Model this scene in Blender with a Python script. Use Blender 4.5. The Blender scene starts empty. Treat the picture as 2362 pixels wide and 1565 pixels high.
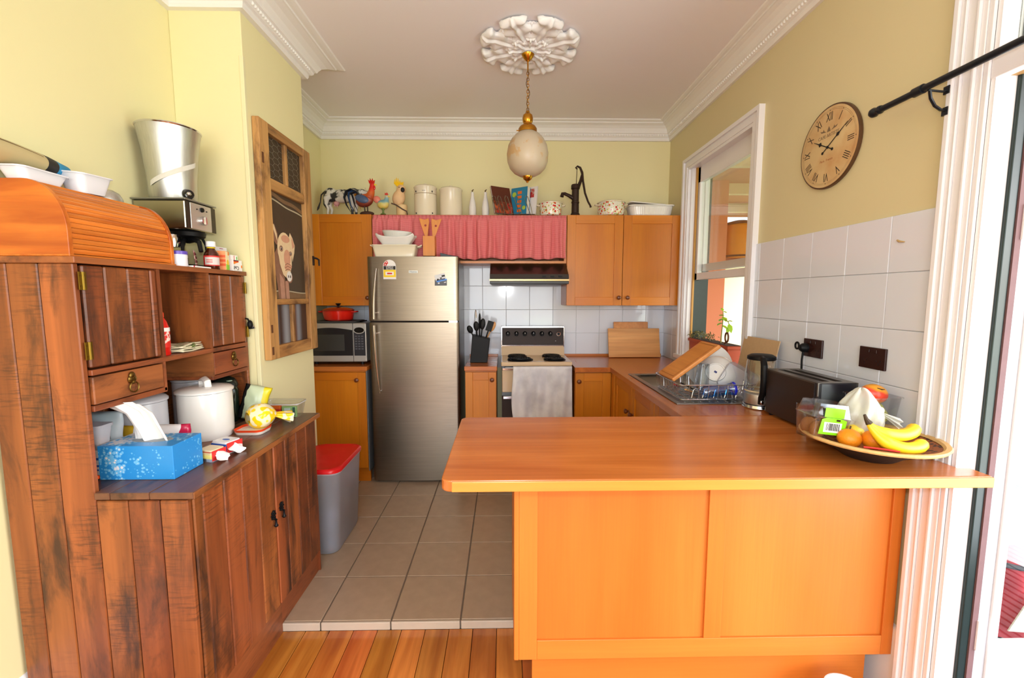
import bpy, bmesh, math, random
from mathutils import Vector, Matrix
random.seed(7)
SC = bpy.context.scene
COL = SC.collection
pi = math.pi

# ------------------------------------------------------------------ camera, world, lights, exposure
cam_d = bpy.data.cameras.new('camera'); cam = bpy.data.objects.new('camera', cam_d); COL.objects.link(cam)
F = 1010.0
cam_d.sensor_fit = 'HORIZONTAL'; cam_d.sensor_width = 36.0; cam_d.lens = F / 2362.0 * 36.0
cam_d.clip_start = 0.02; cam_d.clip_end = 200
cam.location = (0, 0, 1.42)
pitch = math.atan(100.5 / 1010.2); yaw = math.atan(19.0 / 1015.0)
cam.rotation_euler = (pi/2 - pitch, 0, -yaw)
SC.camera = cam

world = bpy.data.worlds.new('sky'); SC.world = world; world.use_nodes = True
wn = world.node_tree; wn.nodes.clear()
wo = wn.nodes.new('ShaderNodeOutputWorld'); wb = wn.nodes.new('ShaderNodeBackground')
ws = wn.nodes.new('ShaderNodeTexSky')
ws.sky_type = 'NISHITA'; ws.sun_disc = False; ws.sun_elevation = math.radians(48); ws.sun_rotation = math.radians(120)
ws.dust_density = 3.0
wb.inputs[1].default_value = 0.58
wn.links.new(ws.outputs[0], wb.inputs[0]); wn.links.new(wb.outputs[0], wo.inputs[0])

def area(name, loc, aim, sx, sy, power, color=(1, 1, 1), spread=180):
    d = bpy.data.lights.new(name, 'AREA'); d.shape = 'RECTANGLE'; d.size = sx; d.size_y = sy
    d.energy = power; d.color = color; d.spread = math.radians(spread)
    o = bpy.data.objects.new(name, d); COL.objects.link(o)
    o.location = loc
    o.rotation_euler = (Vector(aim) - Vector(loc)).to_track_quat('-Z', 'Y').to_euler()
    return o
# daylight at the tall garden windows in the wall behind the camera
area('daylight_rear_windows', (-0.1, -2.9, 1.45), (-0.1, 2, 2.4), 2.6, 2.1, 69, (0.89, 0.945, 1.0))
# daylight at the open French doors, right of the camera
area('daylight_french_doors', (2.15, 0.25, 1.30), (-1.2, 1.3, 1.55), 1.5, 2.1, 42, (0.89, 0.945, 1.0))
# the camera's own flash, just above its lens
area('camera_flash', (0.01, -0.03, 1.53), (0.2, 3.0, 1.55), 0.09, 0.06, 8.0, (0.97, 0.98, 1.0))
sun_d = bpy.data.lights.new('sun', 'SUN'); sun_d.energy = 3.5; sun_d.angle = 0.01; sun_d.color = (1, 0.95, 0.86)
sun = bpy.data.objects.new('sun', sun_d); COL.objects.link(sun)
sun.rotation_euler = Vector((-0.15, 0.55, -1.0)).to_track_quat('-Z', 'Y').to_euler()

vs = SC.view_settings
SC.display_settings.display_device = 'sRGB'
vs.view_transform = 'Standard'; vs.look = 'None'; vs.gamma = 1.0; vs.use_curve_mapping = False
vs.exposure = 0.55
try:
    SC.cycles.use_denoising = True
    SC.cycles.max_bounces = 9; SC.cycles.diffuse_bounces = 5; SC.cycles.glossy_bounces = 4
    SC.cycles.transmission_bounces = 8; SC.cycles.transparent_max_bounces = 12
    SC.cycles.caustics_reflective = False; SC.cycles.caustics_refractive = False
    SC.cycles.sample_clamp_indirect = 6.0
except Exception:
    pass

# ------------------------------------------------------------------ helpers
def lin(c):
    r = []
    for v in c[:3]:
        v = v / 255.0
        r.append(v / 12.92 if v <= 0.04045 else ((v + 0.055) / 1.055) ** 2.4)
    return (r[0], r[1], r[2], 1.0)

MATS = {}
def new_mat(name):
    m = bpy.data.materials.new(name); m.use_nodes = True
    nt = m.node_tree
    b = nt.nodes['Principled BSDF']
    return m, nt, b

def setin(b, k, v):
    if k in b.inputs: b.inputs[k].default_value = v

def plain(name, c, rough=0.5, metal=0.0, spec=0.5, trans=0.0, alpha=1.0, bump=0.0, bscale=60.0, var=0.0, vscale=6.0, coat=0.0, sss=0.0, ior=1.45):
    if name in MATS: return MATS[name]
    m, nt, b = new_mat(name)
    b.inputs['Base Color'].default_value = lin(c)
    b.inputs['Roughness'].default_value = rough; b.inputs['Metallic'].default_value = metal
    setin(b, 'Specular IOR Level', spec); setin(b, 'Transmission Weight', trans); setin(b, 'Alpha', alpha)
    setin(b, 'Coat Weight', coat); setin(b, 'IOR', ior)
    tc = None
    if var > 0 or bump > 0:
        tc = nt.nodes.new('ShaderNodeTexCoord')
    if var > 0:
        n = nt.nodes.new('ShaderNodeTexNoise'); n.inputs['Scale'].default_value = vscale; n.inputs['Detail'].default_value = 6
        nt.links.new(tc.outputs['Object'], n.inputs['Vector'])
        mx = nt.nodes.new('ShaderNodeMix'); mx.data_type = 'RGBA'
        l = lin(c)
        mx.inputs[6].default_value = (l[0]*(1-var), l[1]*(1-var), l[2]*(1-var), 1)
        mx.inputs[7].default_value = (min(1, l[0]*(1+var)), min(1, l[1]*(1+var)), min(1, l[2]*(1+var)), 1)
        nt.links.new(n.outputs[0], mx.inputs[0]); nt.links.new(mx.outputs[2], b.inputs['Base Color'])
    if bump > 0:
        n2 = nt.nodes.new('ShaderNodeTexNoise'); n2.inputs['Scale'].default_value = bscale; n2.inputs['Detail'].default_value = 4
        nt.links.new(tc.outputs['Object'], n2.inputs['Vector'])
        bp = nt.nodes.new('ShaderNodeBump'); bp.inputs['Strength'].default_value = bump; bp.inputs['Distance'].default_value = 0.004
        nt.links.new(n2.outputs[0], bp.inputs['Height']); nt.links.new(bp.outputs[0], b.inputs['Normal'])
    MATS[name] = m
    return m

def ramp(nt, stops, interp='LINEAR'):
    r = nt.nodes.new('ShaderNodeValToRGB'); cr = r.color_ramp; cr.interpolation = interp
    while len(cr.elements) < len(stops): cr.elements.new(0.5)
    for e, (p, c) in zip(cr.elements, stops):
        e.position = p; e.color = c if len(c) == 4 else (*c, 1)
    return r

def mixc(nt, fac, a, b, mode='MIX'):
    mx = nt.nodes.new('ShaderNodeMix'); mx.data_type = 'RGBA'; mx.blend_type = mode
    for sock, v in ((mx.inputs[0], fac), (mx.inputs[6], a), (mx.inputs[7], b)):
        if hasattr(v, 'links') or hasattr(v, 'is_linked'): nt.links.new(v, sock)
        else: sock.default_value = v
    return mx.outputs[2]

def wood(name, c_lo, c_hi, axis='Z', rough=0.35, fine=90.0, coarse=7.0, dark=None, dark_amt=0.0, var=0.12, coat=0.0, bump=0.05, knots=None, saw=0.0, hue=0.0):
    """grain stretched along one axis, each object shifted and tinted on its own"""
    if name in MATS: return MATS[name]
    m, nt, b = new_mat(name)
    N = nt.nodes.new; L = nt.links.new
    tc = N('ShaderNodeTexCoord'); oi = N('ShaderNodeObjectInfo')
    off = N('ShaderNodeVectorMath'); off.operation = 'SCALE'
    cmb = N('ShaderNodeCombineXYZ')
    mul = N('ShaderNodeMath'); mul.operation = 'MULTIPLY'; mul.inputs[1].default_value = 37.0
    L(oi.outputs['Random'], mul.inputs[0])
    for i in range(3): L(mul.outputs[0], cmb.inputs[i])
    add = N('ShaderNodeVectorMath'); add.operation = 'ADD'
    L(tc.outputs['Object'], add.inputs[0]); L(cmb.outputs[0], add.inputs[1])
    k = {'X': 0, 'Y': 1, 'Z': 2}[axis]
    def stretched(s, ratio):
        mp = N('ShaderNodeMapping'); sc = [s, s, s]; sc[k] = s * ratio
        mp.inputs['Scale'].default_value = sc; L(add.outputs[0], mp.inputs['Vector']); return mp
    n1 = N('ShaderNodeTexNoise'); n1.inputs['Scale'].default_value = 1.0; n1.inputs['Detail'].default_value = 5; n1.inputs['Distortion'].default_value = 0.6
    L(stretched(coarse, 0.10).outputs[0], n1.inputs['Vector'])
    n2 = N('ShaderNodeTexNoise'); n2.inputs['Scale'].default_value = 1.0; n2.inputs['Detail'].default_value = 3
    L(stretched(fine, 0.03).outputs[0], n2.inputs['Vector'])
    r1 = ramp(nt, [(0.32, lin(c_lo)), (0.68, lin(c_hi))]); L(n1.outputs[0], r1.inputs[0])
    r2 = ramp(nt, [(0.3, (1-var, 1-var, 1-var)), (0.7, (1+var*0.4,)*3)]); L(n2.outputs[0], r2.inputs[0])
    c = mixc(nt, 1.0, r1.outputs[0], r2.outputs[0], 'MULTIPLY')
    hsv = N('ShaderNodeHueSaturation')
    mr = N('ShaderNodeMapRange'); mr.inputs[3].default_value = 1 - var; mr.inputs[4].default_value = 1 + var
    L(oi.outputs['Random'], mr.inputs[0]); L(mr.outputs[0], hsv.inputs['Value'])
    if hue:
        mh = N('ShaderNodeMapRange'); mh.inputs[3].default_value = 0.5 - hue; mh.inputs[4].default_value = 0.5 + hue
        m7 = N('ShaderNodeMath'); m7.operation = 'MULTIPLY'; m7.inputs[1].default_value = 7.31
        fr = N('ShaderNodeMath'); fr.operation = 'FRACT'
        L(oi.outputs['Random'], m7.inputs[0]); L(m7.outputs[0], fr.inputs[0]); L(fr.outputs[0], mh.inputs[0]); L(mh.outputs[0], hsv.inputs['Hue'])
    L(c, hsv.inputs['Color']); c = hsv.outputs[0]
    if dark_amt > 0:
        n3 = N('ShaderNodeTexNoise'); n3.inputs['Scale'].default_value = 1.0; n3.inputs['Detail'].default_value = 8; n3.inputs['Roughness'].default_value = 0.65; n3.inputs['Distortion'].default_value = 0.4
        L(stretched(9.0, 0.28).outputs[0], n3.inputs['Vector'])
        r3 = ramp(nt, [(0.58 - dark_amt*0.13, (0, 0, 0)), (0.72 - dark_amt*0.10, (0.88, 0.88, 0.88))]); L(n3.outputs[0], r3.inputs[0])
        c = mixc(nt, r3.outputs[0], c, lin(dark))
        if saw > 0:
            mp = N('ShaderNodeMapping'); L(add.outputs[0], mp.inputs['Vector'])
            mp.inputs['Rotation'].default_value = (0.45, 0.35, 0.4)
            mp.inputs['Scale'].default_value = (14, 14, 170)
            mp.inputs['Rotation'].default_value = (0.5, 0.35, 0.0)
            wn_ = N('ShaderNodeTexNoise'); wn_.inputs['Scale'].default_value = 1.0; wn_.inputs['Detail'].default_value = 5; wn_.inputs['Distortion'].default_value = 0.5
            L(mp.outputs[0], wn_.inputs['Vector'])
            wv = ramp(nt, [(0.50, (0, 0, 0)), (0.60, (1, 1, 1))]); L(wn_.outputs[0], wv.inputs[0])
            n4 = N('ShaderNodeTexNoise'); n4.inputs['Scale'].default_value = 4.0; n4.inputs['Detail'].default_value = 2; L(add.outputs[0], n4.inputs['Vector'])
            r4 = ramp(nt, [(0.48, (0, 0, 0)), (0.64, (saw, saw, saw))]); L(n4.outputs[0], r4.inputs[0])
            mm = N('ShaderNodeMath'); mm.operation = 'MULTIPLY'; L(wv.outputs[0], mm.inputs[0]); L(r4.outputs[0], mm.inputs[1])
            c = mixc(nt, mm.outputs[0], c, lin(dark))
    if knots:
        vo = N('ShaderNodeTexVoronoi'); vo.inputs['Scale'].default_value = 1.0
        L(stretched(knots, 0.35).outputs[0], vo.inputs['Vector'])
        r5 = ramp(nt, [(0.05, (0.75,)*3), (0.13, (0.0,)*3)]); L(vo.outputs['Distance'], r5.inputs[0])
        c = mixc(nt, r5.outputs[0], c, lin((95, 45, 18)))
    L(c, b.inputs['Base Color'])
    b.inputs['Roughness'].default_value = rough; setin(b, 'Coat Weight', coat); setin(b, 'Coat Roughness', 0.2)
    if bump > 0:
        bp = N('ShaderNodeBump'); bp.inputs['Strength'].default_value = bump * 4; bp.inputs['Distance'].default_value = 0.001
        L(n2.outputs[0], bp.inputs['Height']); L(bp.outputs[0], b.inputs['Normal'])
    MATS[name] = m
    return m

def two_tone(name, base, c2, scale=20, lo=0.5, hi=0.55, kind='noise', rough=0.5, c3=None, detail=3, metal=0.0):
    """base colour with printed or painted patches of a second (and third) colour"""
    if name in MATS: return MATS[name]
    m, nt, b = new_mat(name); N = nt.nodes.new; L = nt.links.new
    tc = N('ShaderNodeTexCoord')
    if kind == 'noise':
        n = N('ShaderNodeTexNoise'); n.inputs['Detail'].default_value = detail
    else:
        n = N('ShaderNodeTexVoronoi')
    n.inputs['Scale'].default_value = scale
    L(tc.outputs['Object'], n.inputs['Vector'])
    r = ramp(nt, [(lo, (0, 0, 0)), (hi, (1, 1, 1))]); L(n.outputs[0], r.inputs[0])
    a, c = (lin(base), lin(c2)) if kind == 'noise' else (lin(c2), lin(base))
    out = mixc(nt, r.outputs[0], a, c)
    if c3:
        n2 = N('ShaderNodeTexNoise'); n2.inputs['Scale'].default_value = scale * 0.6; n2.inputs['Detail'].default_value = detail
        mp = N('ShaderNodeMapping'); mp.inputs['Location'].default_value = (3.1, 1.7, 5.2)
        L(tc.outputs['Object'], mp.inputs['Vector']); L(mp.outputs[0], n2.inputs['Vector'])
        r2 = ramp(nt, [(hi, (0, 0, 0)), (hi + 0.04, (1, 1, 1))]); L(n2.outputs[0], r2.inputs[0])
        out = mixc(nt, r2.outputs[0], out, lin(c3))
    L(out, b.inputs['Base Color']); b.inputs['Roughness'].default_value = rough; b.inputs['Metallic'].default_value = metal
    MATS[name] = m
    return m

def glassy(name, c, rough=0.05, mixf=0.75, gloss=0.5, clear=False):
    """thin clear plastic or window glass: see-through with a glossy surface"""
    if name in MATS: return MATS[name]
    m = bpy.data.materials.new(name); m.use_nodes = True; nt = m.node_tree; nt.nodes.clear()
    N = nt.nodes.new; L = nt.links.new
    o = N('ShaderNodeOutputMaterial'); t = N('ShaderNodeBsdfTransparent'); p = N('ShaderNodeBsdfGlossy' if clear else 'ShaderNodeBsdfPrincipled'); mx = N('ShaderNodeMixShader')
    t.inputs[0].default_value = lin(c); p.inputs[0].default_value = (0.9, 0.9, 0.9, 1) if clear else lin(c); p.inputs['Roughness'].default_value = rough
    fr = N('ShaderNodeLayerWeight'); fr.inputs[0].default_value = 0.35
    mr = N('ShaderNodeMapRange'); mr.inputs[3].default_value = 1 - mixf; mr.inputs[4].default_value = min(1, 1 - mixf + gloss)
    L(fr.outputs['Facing'], mr.inputs[0]); L(mr.outputs[0], mx.inputs[0])
    L(t.outputs[0], mx.inputs[1]); L(p.outputs[0], mx.inputs[2]); L(mx.outputs[0], o.inputs[0])
    MATS[name] = m
    return m

def bands(name, axis, stops, rough=0.5, metal=0.0, interp='CONSTANT', lo=0.0, hi=1.0, noise=0.0, nscale=12):
    """colour bands along a local axis between lo and hi (metres)"""
    if name in MATS: return MATS[name]
    m, nt, b = new_mat(name); N = nt.nodes.new; L = nt.links.new
    tc = N('ShaderNodeTexCoord'); sp = N('ShaderNodeSeparateXYZ'); L(tc.outputs['Object'], sp.inputs[0])
    mr = N('ShaderNodeMapRange'); mr.inputs[1].default_value = lo; mr.inputs[2].default_value = hi
    src = sp.outputs['XYZ'.index(axis)]
    if noise > 0:
        n = N('ShaderNodeTexNoise'); n.inputs['Scale'].default_value = nscale; L(tc.outputs['Object'], n.inputs['Vector'])
        ml = N('ShaderNodeMath'); ml.operation = 'MULTIPLY_ADD'; ml.inputs[1].default_value = noise
        L(n.outputs[0], ml.inputs[0]); L(src, ml.inputs[2]); src = ml.outputs[0]
    L(src, mr.inputs[0])
    r = ramp(nt, [(p, lin(c)) for p, c in stops], interp); L(mr.outputs[0], r.inputs[0])
    L(r.outputs[0], b.inputs['Base Color']); b.inputs['Roughness'].default_value = rough; b.inputs['Metallic'].default_value = metal
    MATS[name] = m
    return m

class MB:
    def __init__(s): s.v = []; s.f = []; s.m = []; s.cur = 0
    def mat(s, i): s.cur = i; return s
    def add(s, vs_, fs):
        n = len(s.v); s.v += [tuple(p) for p in vs_]
        for f in fs: s.f.append([n + i for i in f]); s.m.append(s.cur)
        return s
    def box(s, x0, x1, y0, y1, z0, z1):
        if x0 > x1: x0, x1 = x1, x0
        if y0 > y1: y0, y1 = y1, y0
        if z0 > z1: z0, z1 = z1, z0
        return s.add([(x0,y0,z0),(x1,y0,z0),(x1,y1,z0),(x0,y1,z0),(x0,y0,z1),(x1,y0,z1),(x1,y1,z1),(x0,y1,z1)],
                     [(0,3,2,1),(4,5,6,7),(0,1,5,4),(1,2,6,5),(2,3,7,6),(3,0,4,7)])
    def prism(s, poly, axis, a, b):
        """poly: 2D points; axis X -> (y,z), Y -> (x,z), Z -> (x,y)"""
        def P(p, t):
            return (t, p[0], p[1]) if axis == 'X' else ((p[0], t, p[1]) if axis == 'Y' else (p[0], p[1], t))
        n = len(poly)
        vs_ = [P(p, a) for p in poly] + [P(p, b) for p in poly]
        fs = [tuple(range(n))[::-1], tuple(range(n, 2*n))] + [(i, (i+1) % n, n + (i+1) % n, n + i) for i in range(n)]
        return s.add(vs_, fs)
    def tube(s, pts, r, n=8, cap=True, closed=False, flat=1.0):
        pts = [Vector(p) for p in pts]; m = len(pts)
        rs = r if isinstance(r, (list, tuple)) else [r]*m
        rings = []; up = None
        for i, p in enumerate(pts):
            if closed: d = pts[(i+1) % m] - pts[i-1]
            else: d = pts[min(i+1, m-1)] - pts[max(i-1, 0)]
            if d.length < 1e-9: d = Vector((0, 0, 1))
            d.normalize()
            if up is None:
                a = Vector((0, 0, 1)) if abs(d.z) < 0.9 else Vector((1, 0, 0))
                u = d.cross(a).normalized()
            else:
                u = (up - d * up.dot(d))
                u = u.normalized() if u.length > 1e-6 else d.orthogonal().normalized()
            up = u; w = d.cross(u)
            rings.append([p + (u*math.cos(2*pi*k/n) + w*math.sin(2*pi*k/n)*flat)*rs[i] for k in range(n)])
        vs_ = [q for ring in rings for q in ring]; fs = []
        for i in range(m if closed else m-1):
            j = (i+1) % m
            for k in range(n):
                fs.append((i*n+k, i*n+(k+1) % n, j*n+(k+1) % n, j*n+k))
        if cap and not closed:
            fs.append(tuple(range(n))[::-1]); fs.append(tuple((m-1)*n + k for k in range(n)))
        return s.add(vs_, fs)
    def cyl(s, p0, p1, r0, r1=None, n=16, cap=True):
        return s.tube([p0, p1], [r0, r0 if r1 is None else r1], n, cap)
    def lathe(s, prof, c=(0, 0, 0), n=24, axis='Z', sx=1.0, sy=1.0, capb=True, capt=True):
        """prof: (radius, height) pairs, bottom to top"""
        vs_ = []; fs = []
        for r, h in prof:
            for k in range(n):
                a = 2*pi*k/n; x, y = r*math.cos(a)*sx, r*math.sin(a)*sy
                p = (x, y, h) if axis == 'Z' else ((h, x, y) if axis == 'X' else (x, h, -y))
                vs_.append((p[0]+c[0], p[1]+c[1], p[2]+c[2]))
        m = len(prof)
        for i in range(m-1):
            for k in range(n): fs.append((i*n+k, i*n+(k+1) % n, (i+1)*n+(k+1) % n, (i+1)*n+k))
        if capb and prof[0][0] > 1e-6: fs.append(tuple(range(n))[::-1])
        if capt and prof[-1][0] > 1e-6: fs.append(tuple((m-1)*n+k for k in range(n)))
        return s.add(vs_, fs)
    def ball(s, c, rx, ry=None, rz=None, n=16, m=10, rot=None):
        ry = rx if ry is None else ry; rz = rx if rz is None else rz
        vs_ = []; fs = []
        R = rot if rot is not None else Matrix.Identity(3)
        for i in range(m+1):
            t = pi*i/m
            for k in range(n):
                a = 2*pi*k/n
                p = R @ Vector((rx*math.sin(t)*math.cos(a), ry*math.sin(t)*math.sin(a), -rz*math.cos(t)))
                vs_.append((p.x+c[0], p.y+c[1], p.z+c[2]))
        for i in range(m):
            for k in range(n): fs.append((i*n+k, i*n+(k+1) % n, (i+1)*n+(k+1) % n, (i+1)*n+k))
        return s.add(vs_, fs)
    def grid(s, fn, nu, nv, closed_u=False):
        vs_ = []; fs = []
        for j in range(nv+1):
            for i in range(nu+1): vs_.append(tuple(fn(i/nu, j/nv)))
        for j in range(nv):
            for i in range(nu):
                a = j*(nu+1)+i; fs.append((a, a+1, a+nu+2, a+nu+1))
        return s.add(vs_, fs)
    def rbox(s, cx, cy, z0, z1, hx, hy, r, hx1=None, hy1=None, n=5, capt=True, capb=True, lev=None):
        """rounded-rectangle prism, optionally tapered to hx1, hy1 at the top"""
        hx1 = hx if hx1 is None else hx1; hy1 = hy if hy1 is None else hy1
        levels = lev or [(z0, hx, hy), (z1, hx1, hy1)]
        rings = []
        for z, ax, ay in levels:
            ring = []; rr = min(r, ax*0.999, ay*0.999)
            for q, (sx, sy) in enumerate(((1, 1), (-1, 1), (-1, -1), (1, -1))):
                for k in range(n+1):
                    a = (q + k/n)*pi/2
                    ring.append((cx + sx*(ax-rr) + rr*math.cos(a), cy + sy*(ay-rr) + rr*math.sin(a), z))
            rings.append(ring)
        m = len(rings[0]); vs_ = [p for ring in rings for p in ring]; fs = []
        for i in range(len(rings)-1):
            for k in range(m): fs.append((i*m+k, i*m+(k+1) % m, (i+1)*m+(k+1) % m, (i+1)*m+k))
        if capb: fs.append(tuple(range(m))[::-1])
        if capt: fs.append(tuple((len(rings)-1)*m+k for k in range(m)))
        return s.add(vs_, fs)
    def xf(s, M, start=0):
        for i in range(start, len(s.v)):
            p = M @ Vector(s.v[i]); s.v[i] = (p.x, p.y, p.z)
        return s

ORIGIN = {}
def put(name, mb, mat, parent=None, origin=None, bev=0.0, smooth=False, local=False, mods=None, seg=2, ang=35):
    """one mesh object; coordinates are world unless local; a child's origin is its thing's base"""
    root = parent
    o0 = Vector((0, 0, 0))
    if parent is not None and not local: o0 = ORIGIN[parent.name]
    elif parent is None and origin is not None: o0 = Vector(origin)
    me = bpy.data.meshes.new(name)
    me.from_pydata([(p[0]-o0.x, p[1]-o0.y, p[2]-o0.z) for p in mb.v], [], mb.f)
    mats = mat if isinstance(mat, (list, tuple)) else [mat]
    for m in mats: me.materials.append(m)
    if len(mats) > 1:
        for p, i in zip(me.polygons, mb.m): p.material_index = min(i, len(mats)-1)
    bm = bmesh.new(); bm.from_mesh(me)
    bmesh.ops.remove_doubles(bm, verts=bm.verts, dist=1e-6)
    bmesh.ops.recalc_face_normals(bm, faces=bm.faces); bm.to_mesh(me); bm.free()
    if smooth:
        for p in me.polygons: p.use_smooth = True
        if ang < 180: me.set_sharp_from_angle(angle=math.radians(ang))
    o = bpy.data.objects.new(name, me); COL.objects.link(o)
    if parent is not None:
        o.parent = parent; ORIGIN[o.name] = o0 if local is False else Vector((0, 0, 0))
    else:
        o.location = o0; ORIGIN[o.name] = o0
    if bev > 0:
        b = o.modifiers.new('bevel', 'BEVEL'); b.width = bev; b.segments = seg; b.limit_method = 'ANGLE'; b.angle_limit = math.radians(40)
    if mods: mods(o)
    return o

FRAME_RIGHT = Matrix(((0, 0, -1), (-1, 0, 0), (0, 1, 0)))   # local x -> -Y, y -> Z, z -> -X
FRAME_LEFT = Matrix(((0, 0, 1), (1, 0, 0), (0, 1, 0)))      # x -> Y, y -> Z, z -> X
FRAME_BACK = Matrix(((1, 0, 0), (0, 0, -1), (0, 1, 0)))     # x -> X, y -> Z, z -> -Y

def thing(name, label, cat, loc, group=None, frame=None, rot=None):
    o = bpy.data.objects.new(name, None); COL.objects.link(o); o.empty_display_size = 0.05
    o.location = loc; o['label'] = label; o['category'] = cat
    if group: o['group'] = group
    if frame is not None: o.rotation_euler = frame.to_euler()
    if rot is not None: o.rotation_euler = rot
    ORIGIN[o.name] = Vector(loc)
    return o
def tag(o, label, cat, group=None):
    o['label'] = label; o['category'] = cat
    if group: o['group'] = group
    return o
def struct(name, mb, mat, origin=None, **k):
    o = put(name, mb, mat, None, origin, **k); o['kind'] = 'structure'; return o
def share(name, src, parent, loc, rot=None):
    """another piece sharing a mesh (loc in the parent's space)"""
    o = bpy.data.objects.new(name, src.data); COL.objects.link(o); o.parent = parent; o.location = loc
    if rot is not None: o.rotation_euler = rot
    for md in src.modifiers:
        n = o.modifiers.new(md.name, md.type)
        if md.type == 'BEVEL': n.width = md.width; n.segments = md.segments; n.limit_method = md.limit_method; n.angle_limit = md.angle_limit
    return o
def dup(root, loc, label=None, group=None, rot=None, scale=None):
    r = root.copy(); COL.objects.link(r); r.location = loc
    if label: r['label'] = label
    if group: r['group'] = group
    if rot is not None: r.rotation_euler = rot
    if scale is not None: r.scale = scale
    ORIGIN[r.name] = Vector(loc)
    for ch in list(root.children):
        c = ch.copy(); COL.objects.link(c); c.parent = r
        for g in list(ch.children):
            d = g.copy(); COL.objects.link(d); d.parent = c
    return r
def letters(body, size, loc, mat, parent, frame=None, name='lettering', align='CENTER', rotz=0.0, extrude=0.0003, rot=None, sx=1.0):
    """flat printed lettering; loc in the parent's space"""
    c = bpy.data.curves.new(name, 'FONT'); c.body = body; c.size = size; c.extrude = extrude
    c.align_x = align; c.align_y = 'CENTER'; c.resolution_u = 3
    o = bpy.data.objects.new(name, c); COL.objects.link(o); o.parent = parent; o.location = loc
    c.materials.append(mat)
    M = (frame if frame is not None else Matrix.Identity(3)) @ Matrix.Rotation(rotz, 3, 'Z')
    o.rotation_euler = M.to_euler()
    if rot is not None: o.rotation_euler = rot
    o.scale = (sx, 1, 1)
    return o
def remesh(vox):
    def f(o):
        r = o.modifiers.new('remesh', 'REMESH'); r.mode = 'VOXEL'; r.voxel_size = vox; r.use_smooth_shade = True
        s_ = o.modifiers.new('smooth', 'SMOOTH'); s_.factor = 0.5; s_.iterations = 4
    return f
def arc(c, r, a0, a1, n=10, plane='XZ'):
    out = []
    for i in range(n+1):
        a = a0 + (a1-a0)*i/n; u, w = r*math.cos(a), r*math.sin(a)
        out.append((c[0]+u, c[1], c[2]+w) if plane == 'XZ' else ((c[0], c[1]+u, c[2]+w) if plane == 'YZ' else (c[0]+u, c[1]+w, c[2])))
    return out

# ------------------------------------------------------------------ dimensions
LW, RW, BW, FW = -1.50, 1.385, 3.75, -3.0
ZC = 2.82; ZF = -0.037
PX, PY0, PY1 = -1.18, 2.12, 2.715
CT = 0.90

# ------------------------------------------------------------------ materials
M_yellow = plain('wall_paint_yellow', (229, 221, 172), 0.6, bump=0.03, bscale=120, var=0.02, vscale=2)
M_backlit = plain('wall_paint_backlit', (213, 201, 158), 0.6, bump=0.03, bscale=120, var=0.02, vscale=2)  # wall yellow darkened for the right wall, its backlit shade put into the colour
M_ceil = plain('ceiling_paint', (236, 232, 234), 0.8, bump=0.02, bscale=90, var=0.015, vscale=1.5)
M_cornice = plain('plaster_white', (232, 230, 226), 0.55, bump=0.25, bscale=45)
M_rose = plain('plaster_rose', (236, 236, 236), 0.6, bump=0.15, bscale=80)
M_white = plain('white_gloss_paint', (232, 231, 234), 0.28, var=0.015, vscale=5)
M_strip = plain('corner_bead_paint', (226, 220, 176), 0.55)
M_walltile = plain('white_glazed_tile', (216, 220, 230), 0.09, bump=0.04, bscale=9, coat=0.3)
M_grout = plain('white_grout', (206, 206, 206), 0.8)
M_floortile = plain('beige_floor_tile', (170, 146, 122), 0.30, var=0.16, vscale=16, bump=0.08, bscale=30)
M_fgrout = plain('grey_floor_grout', (120, 104, 88), 0.9)
M_nosing = plain('pale_step_tile', (190, 174, 156), 0.4, var=0.10, vscale=14)
W_floor = wood('pine_floorboard', (164, 84, 32), (206, 126, 56), 'Y', rough=0.22, fine=70, coarse=14, var=0.16, coat=0.3, knots=8.0, hue=0.012)
W_oakZ = wood('orange_oak_vertical', (188, 106, 12), (206, 126, 22), 'Z', rough=0.34, fine=110, coarse=5, var=0.07)
W_oakX = wood('orange_oak_horizontal', (186, 102, 12), (206, 124, 22), 'X', rough=0.34, fine=110, coarse=5, var=0.07)
W_oakY = wood('orange_oak_deep', (184, 98, 22), (200, 118, 34), 'Y', rough=0.34, fine=110, coarse=5, var=0.07)
W_panel = wood('peninsula_panel_veneer', (196, 106, 36), (208, 122, 48), 'Z', rough=0.36, fine=120, coarse=4, var=0.06)
W_panelX = wood('peninsula_rail_veneer', (198, 108, 36), (210, 124, 48), 'X', rough=0.36, fine=120, coarse=4, var=0.06)
W_topX = wood('worktop_timber_long', (172, 92, 36), (200, 118, 54), 'X', rough=0.24, fine=70, coarse=10, var=0.12, coat=0.25)
W_topY = wood('worktop_timber_cross', (162, 84, 32), (190, 108, 46), 'Y', rough=0.24, fine=70, coarse=10, var=0.12, coat=0.25)
W_edge = wood('worktop_edge_timber', (208, 130, 50), (222, 150, 66), 'X', rough=0.3, fine=60, coarse=8, var=0.08)
W_rusZ = wood('rustic_plank_upright', (116, 60, 28), (162, 92, 46), 'Z', rough=0.42, fine=60, coarse=9, var=0.20, dark=(46, 28, 20), dark_amt=0.75, saw=0.5, hue=0.006, bump=0.09)
W_rusY = wood('rustic_plank_cross', (122, 64, 32), (164, 96, 52), 'Y', rough=0.42, fine=60, coarse=9, var=0.16, dark=(46, 28, 22), dark_amt=0.6, saw=0.3, hue=0.008, bump=0.08)
W_rusX = wood('rustic_plank_deep', (126, 68, 38), (166, 98, 56), 'X', rough=0.42, fine=60, coarse=9, var=0.16, dark=(46, 28, 22), dark_amt=0.6, saw=0.3, hue=0.008, bump=0.08)
W_rustop = wood('rustic_counter_board', (94, 62, 46), (128, 82, 56), 'Y', rough=0.3, fine=60, coarse=9, var=0.14, dark=(40, 28, 24), dark_amt=0.7, bump=0.06)
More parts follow.
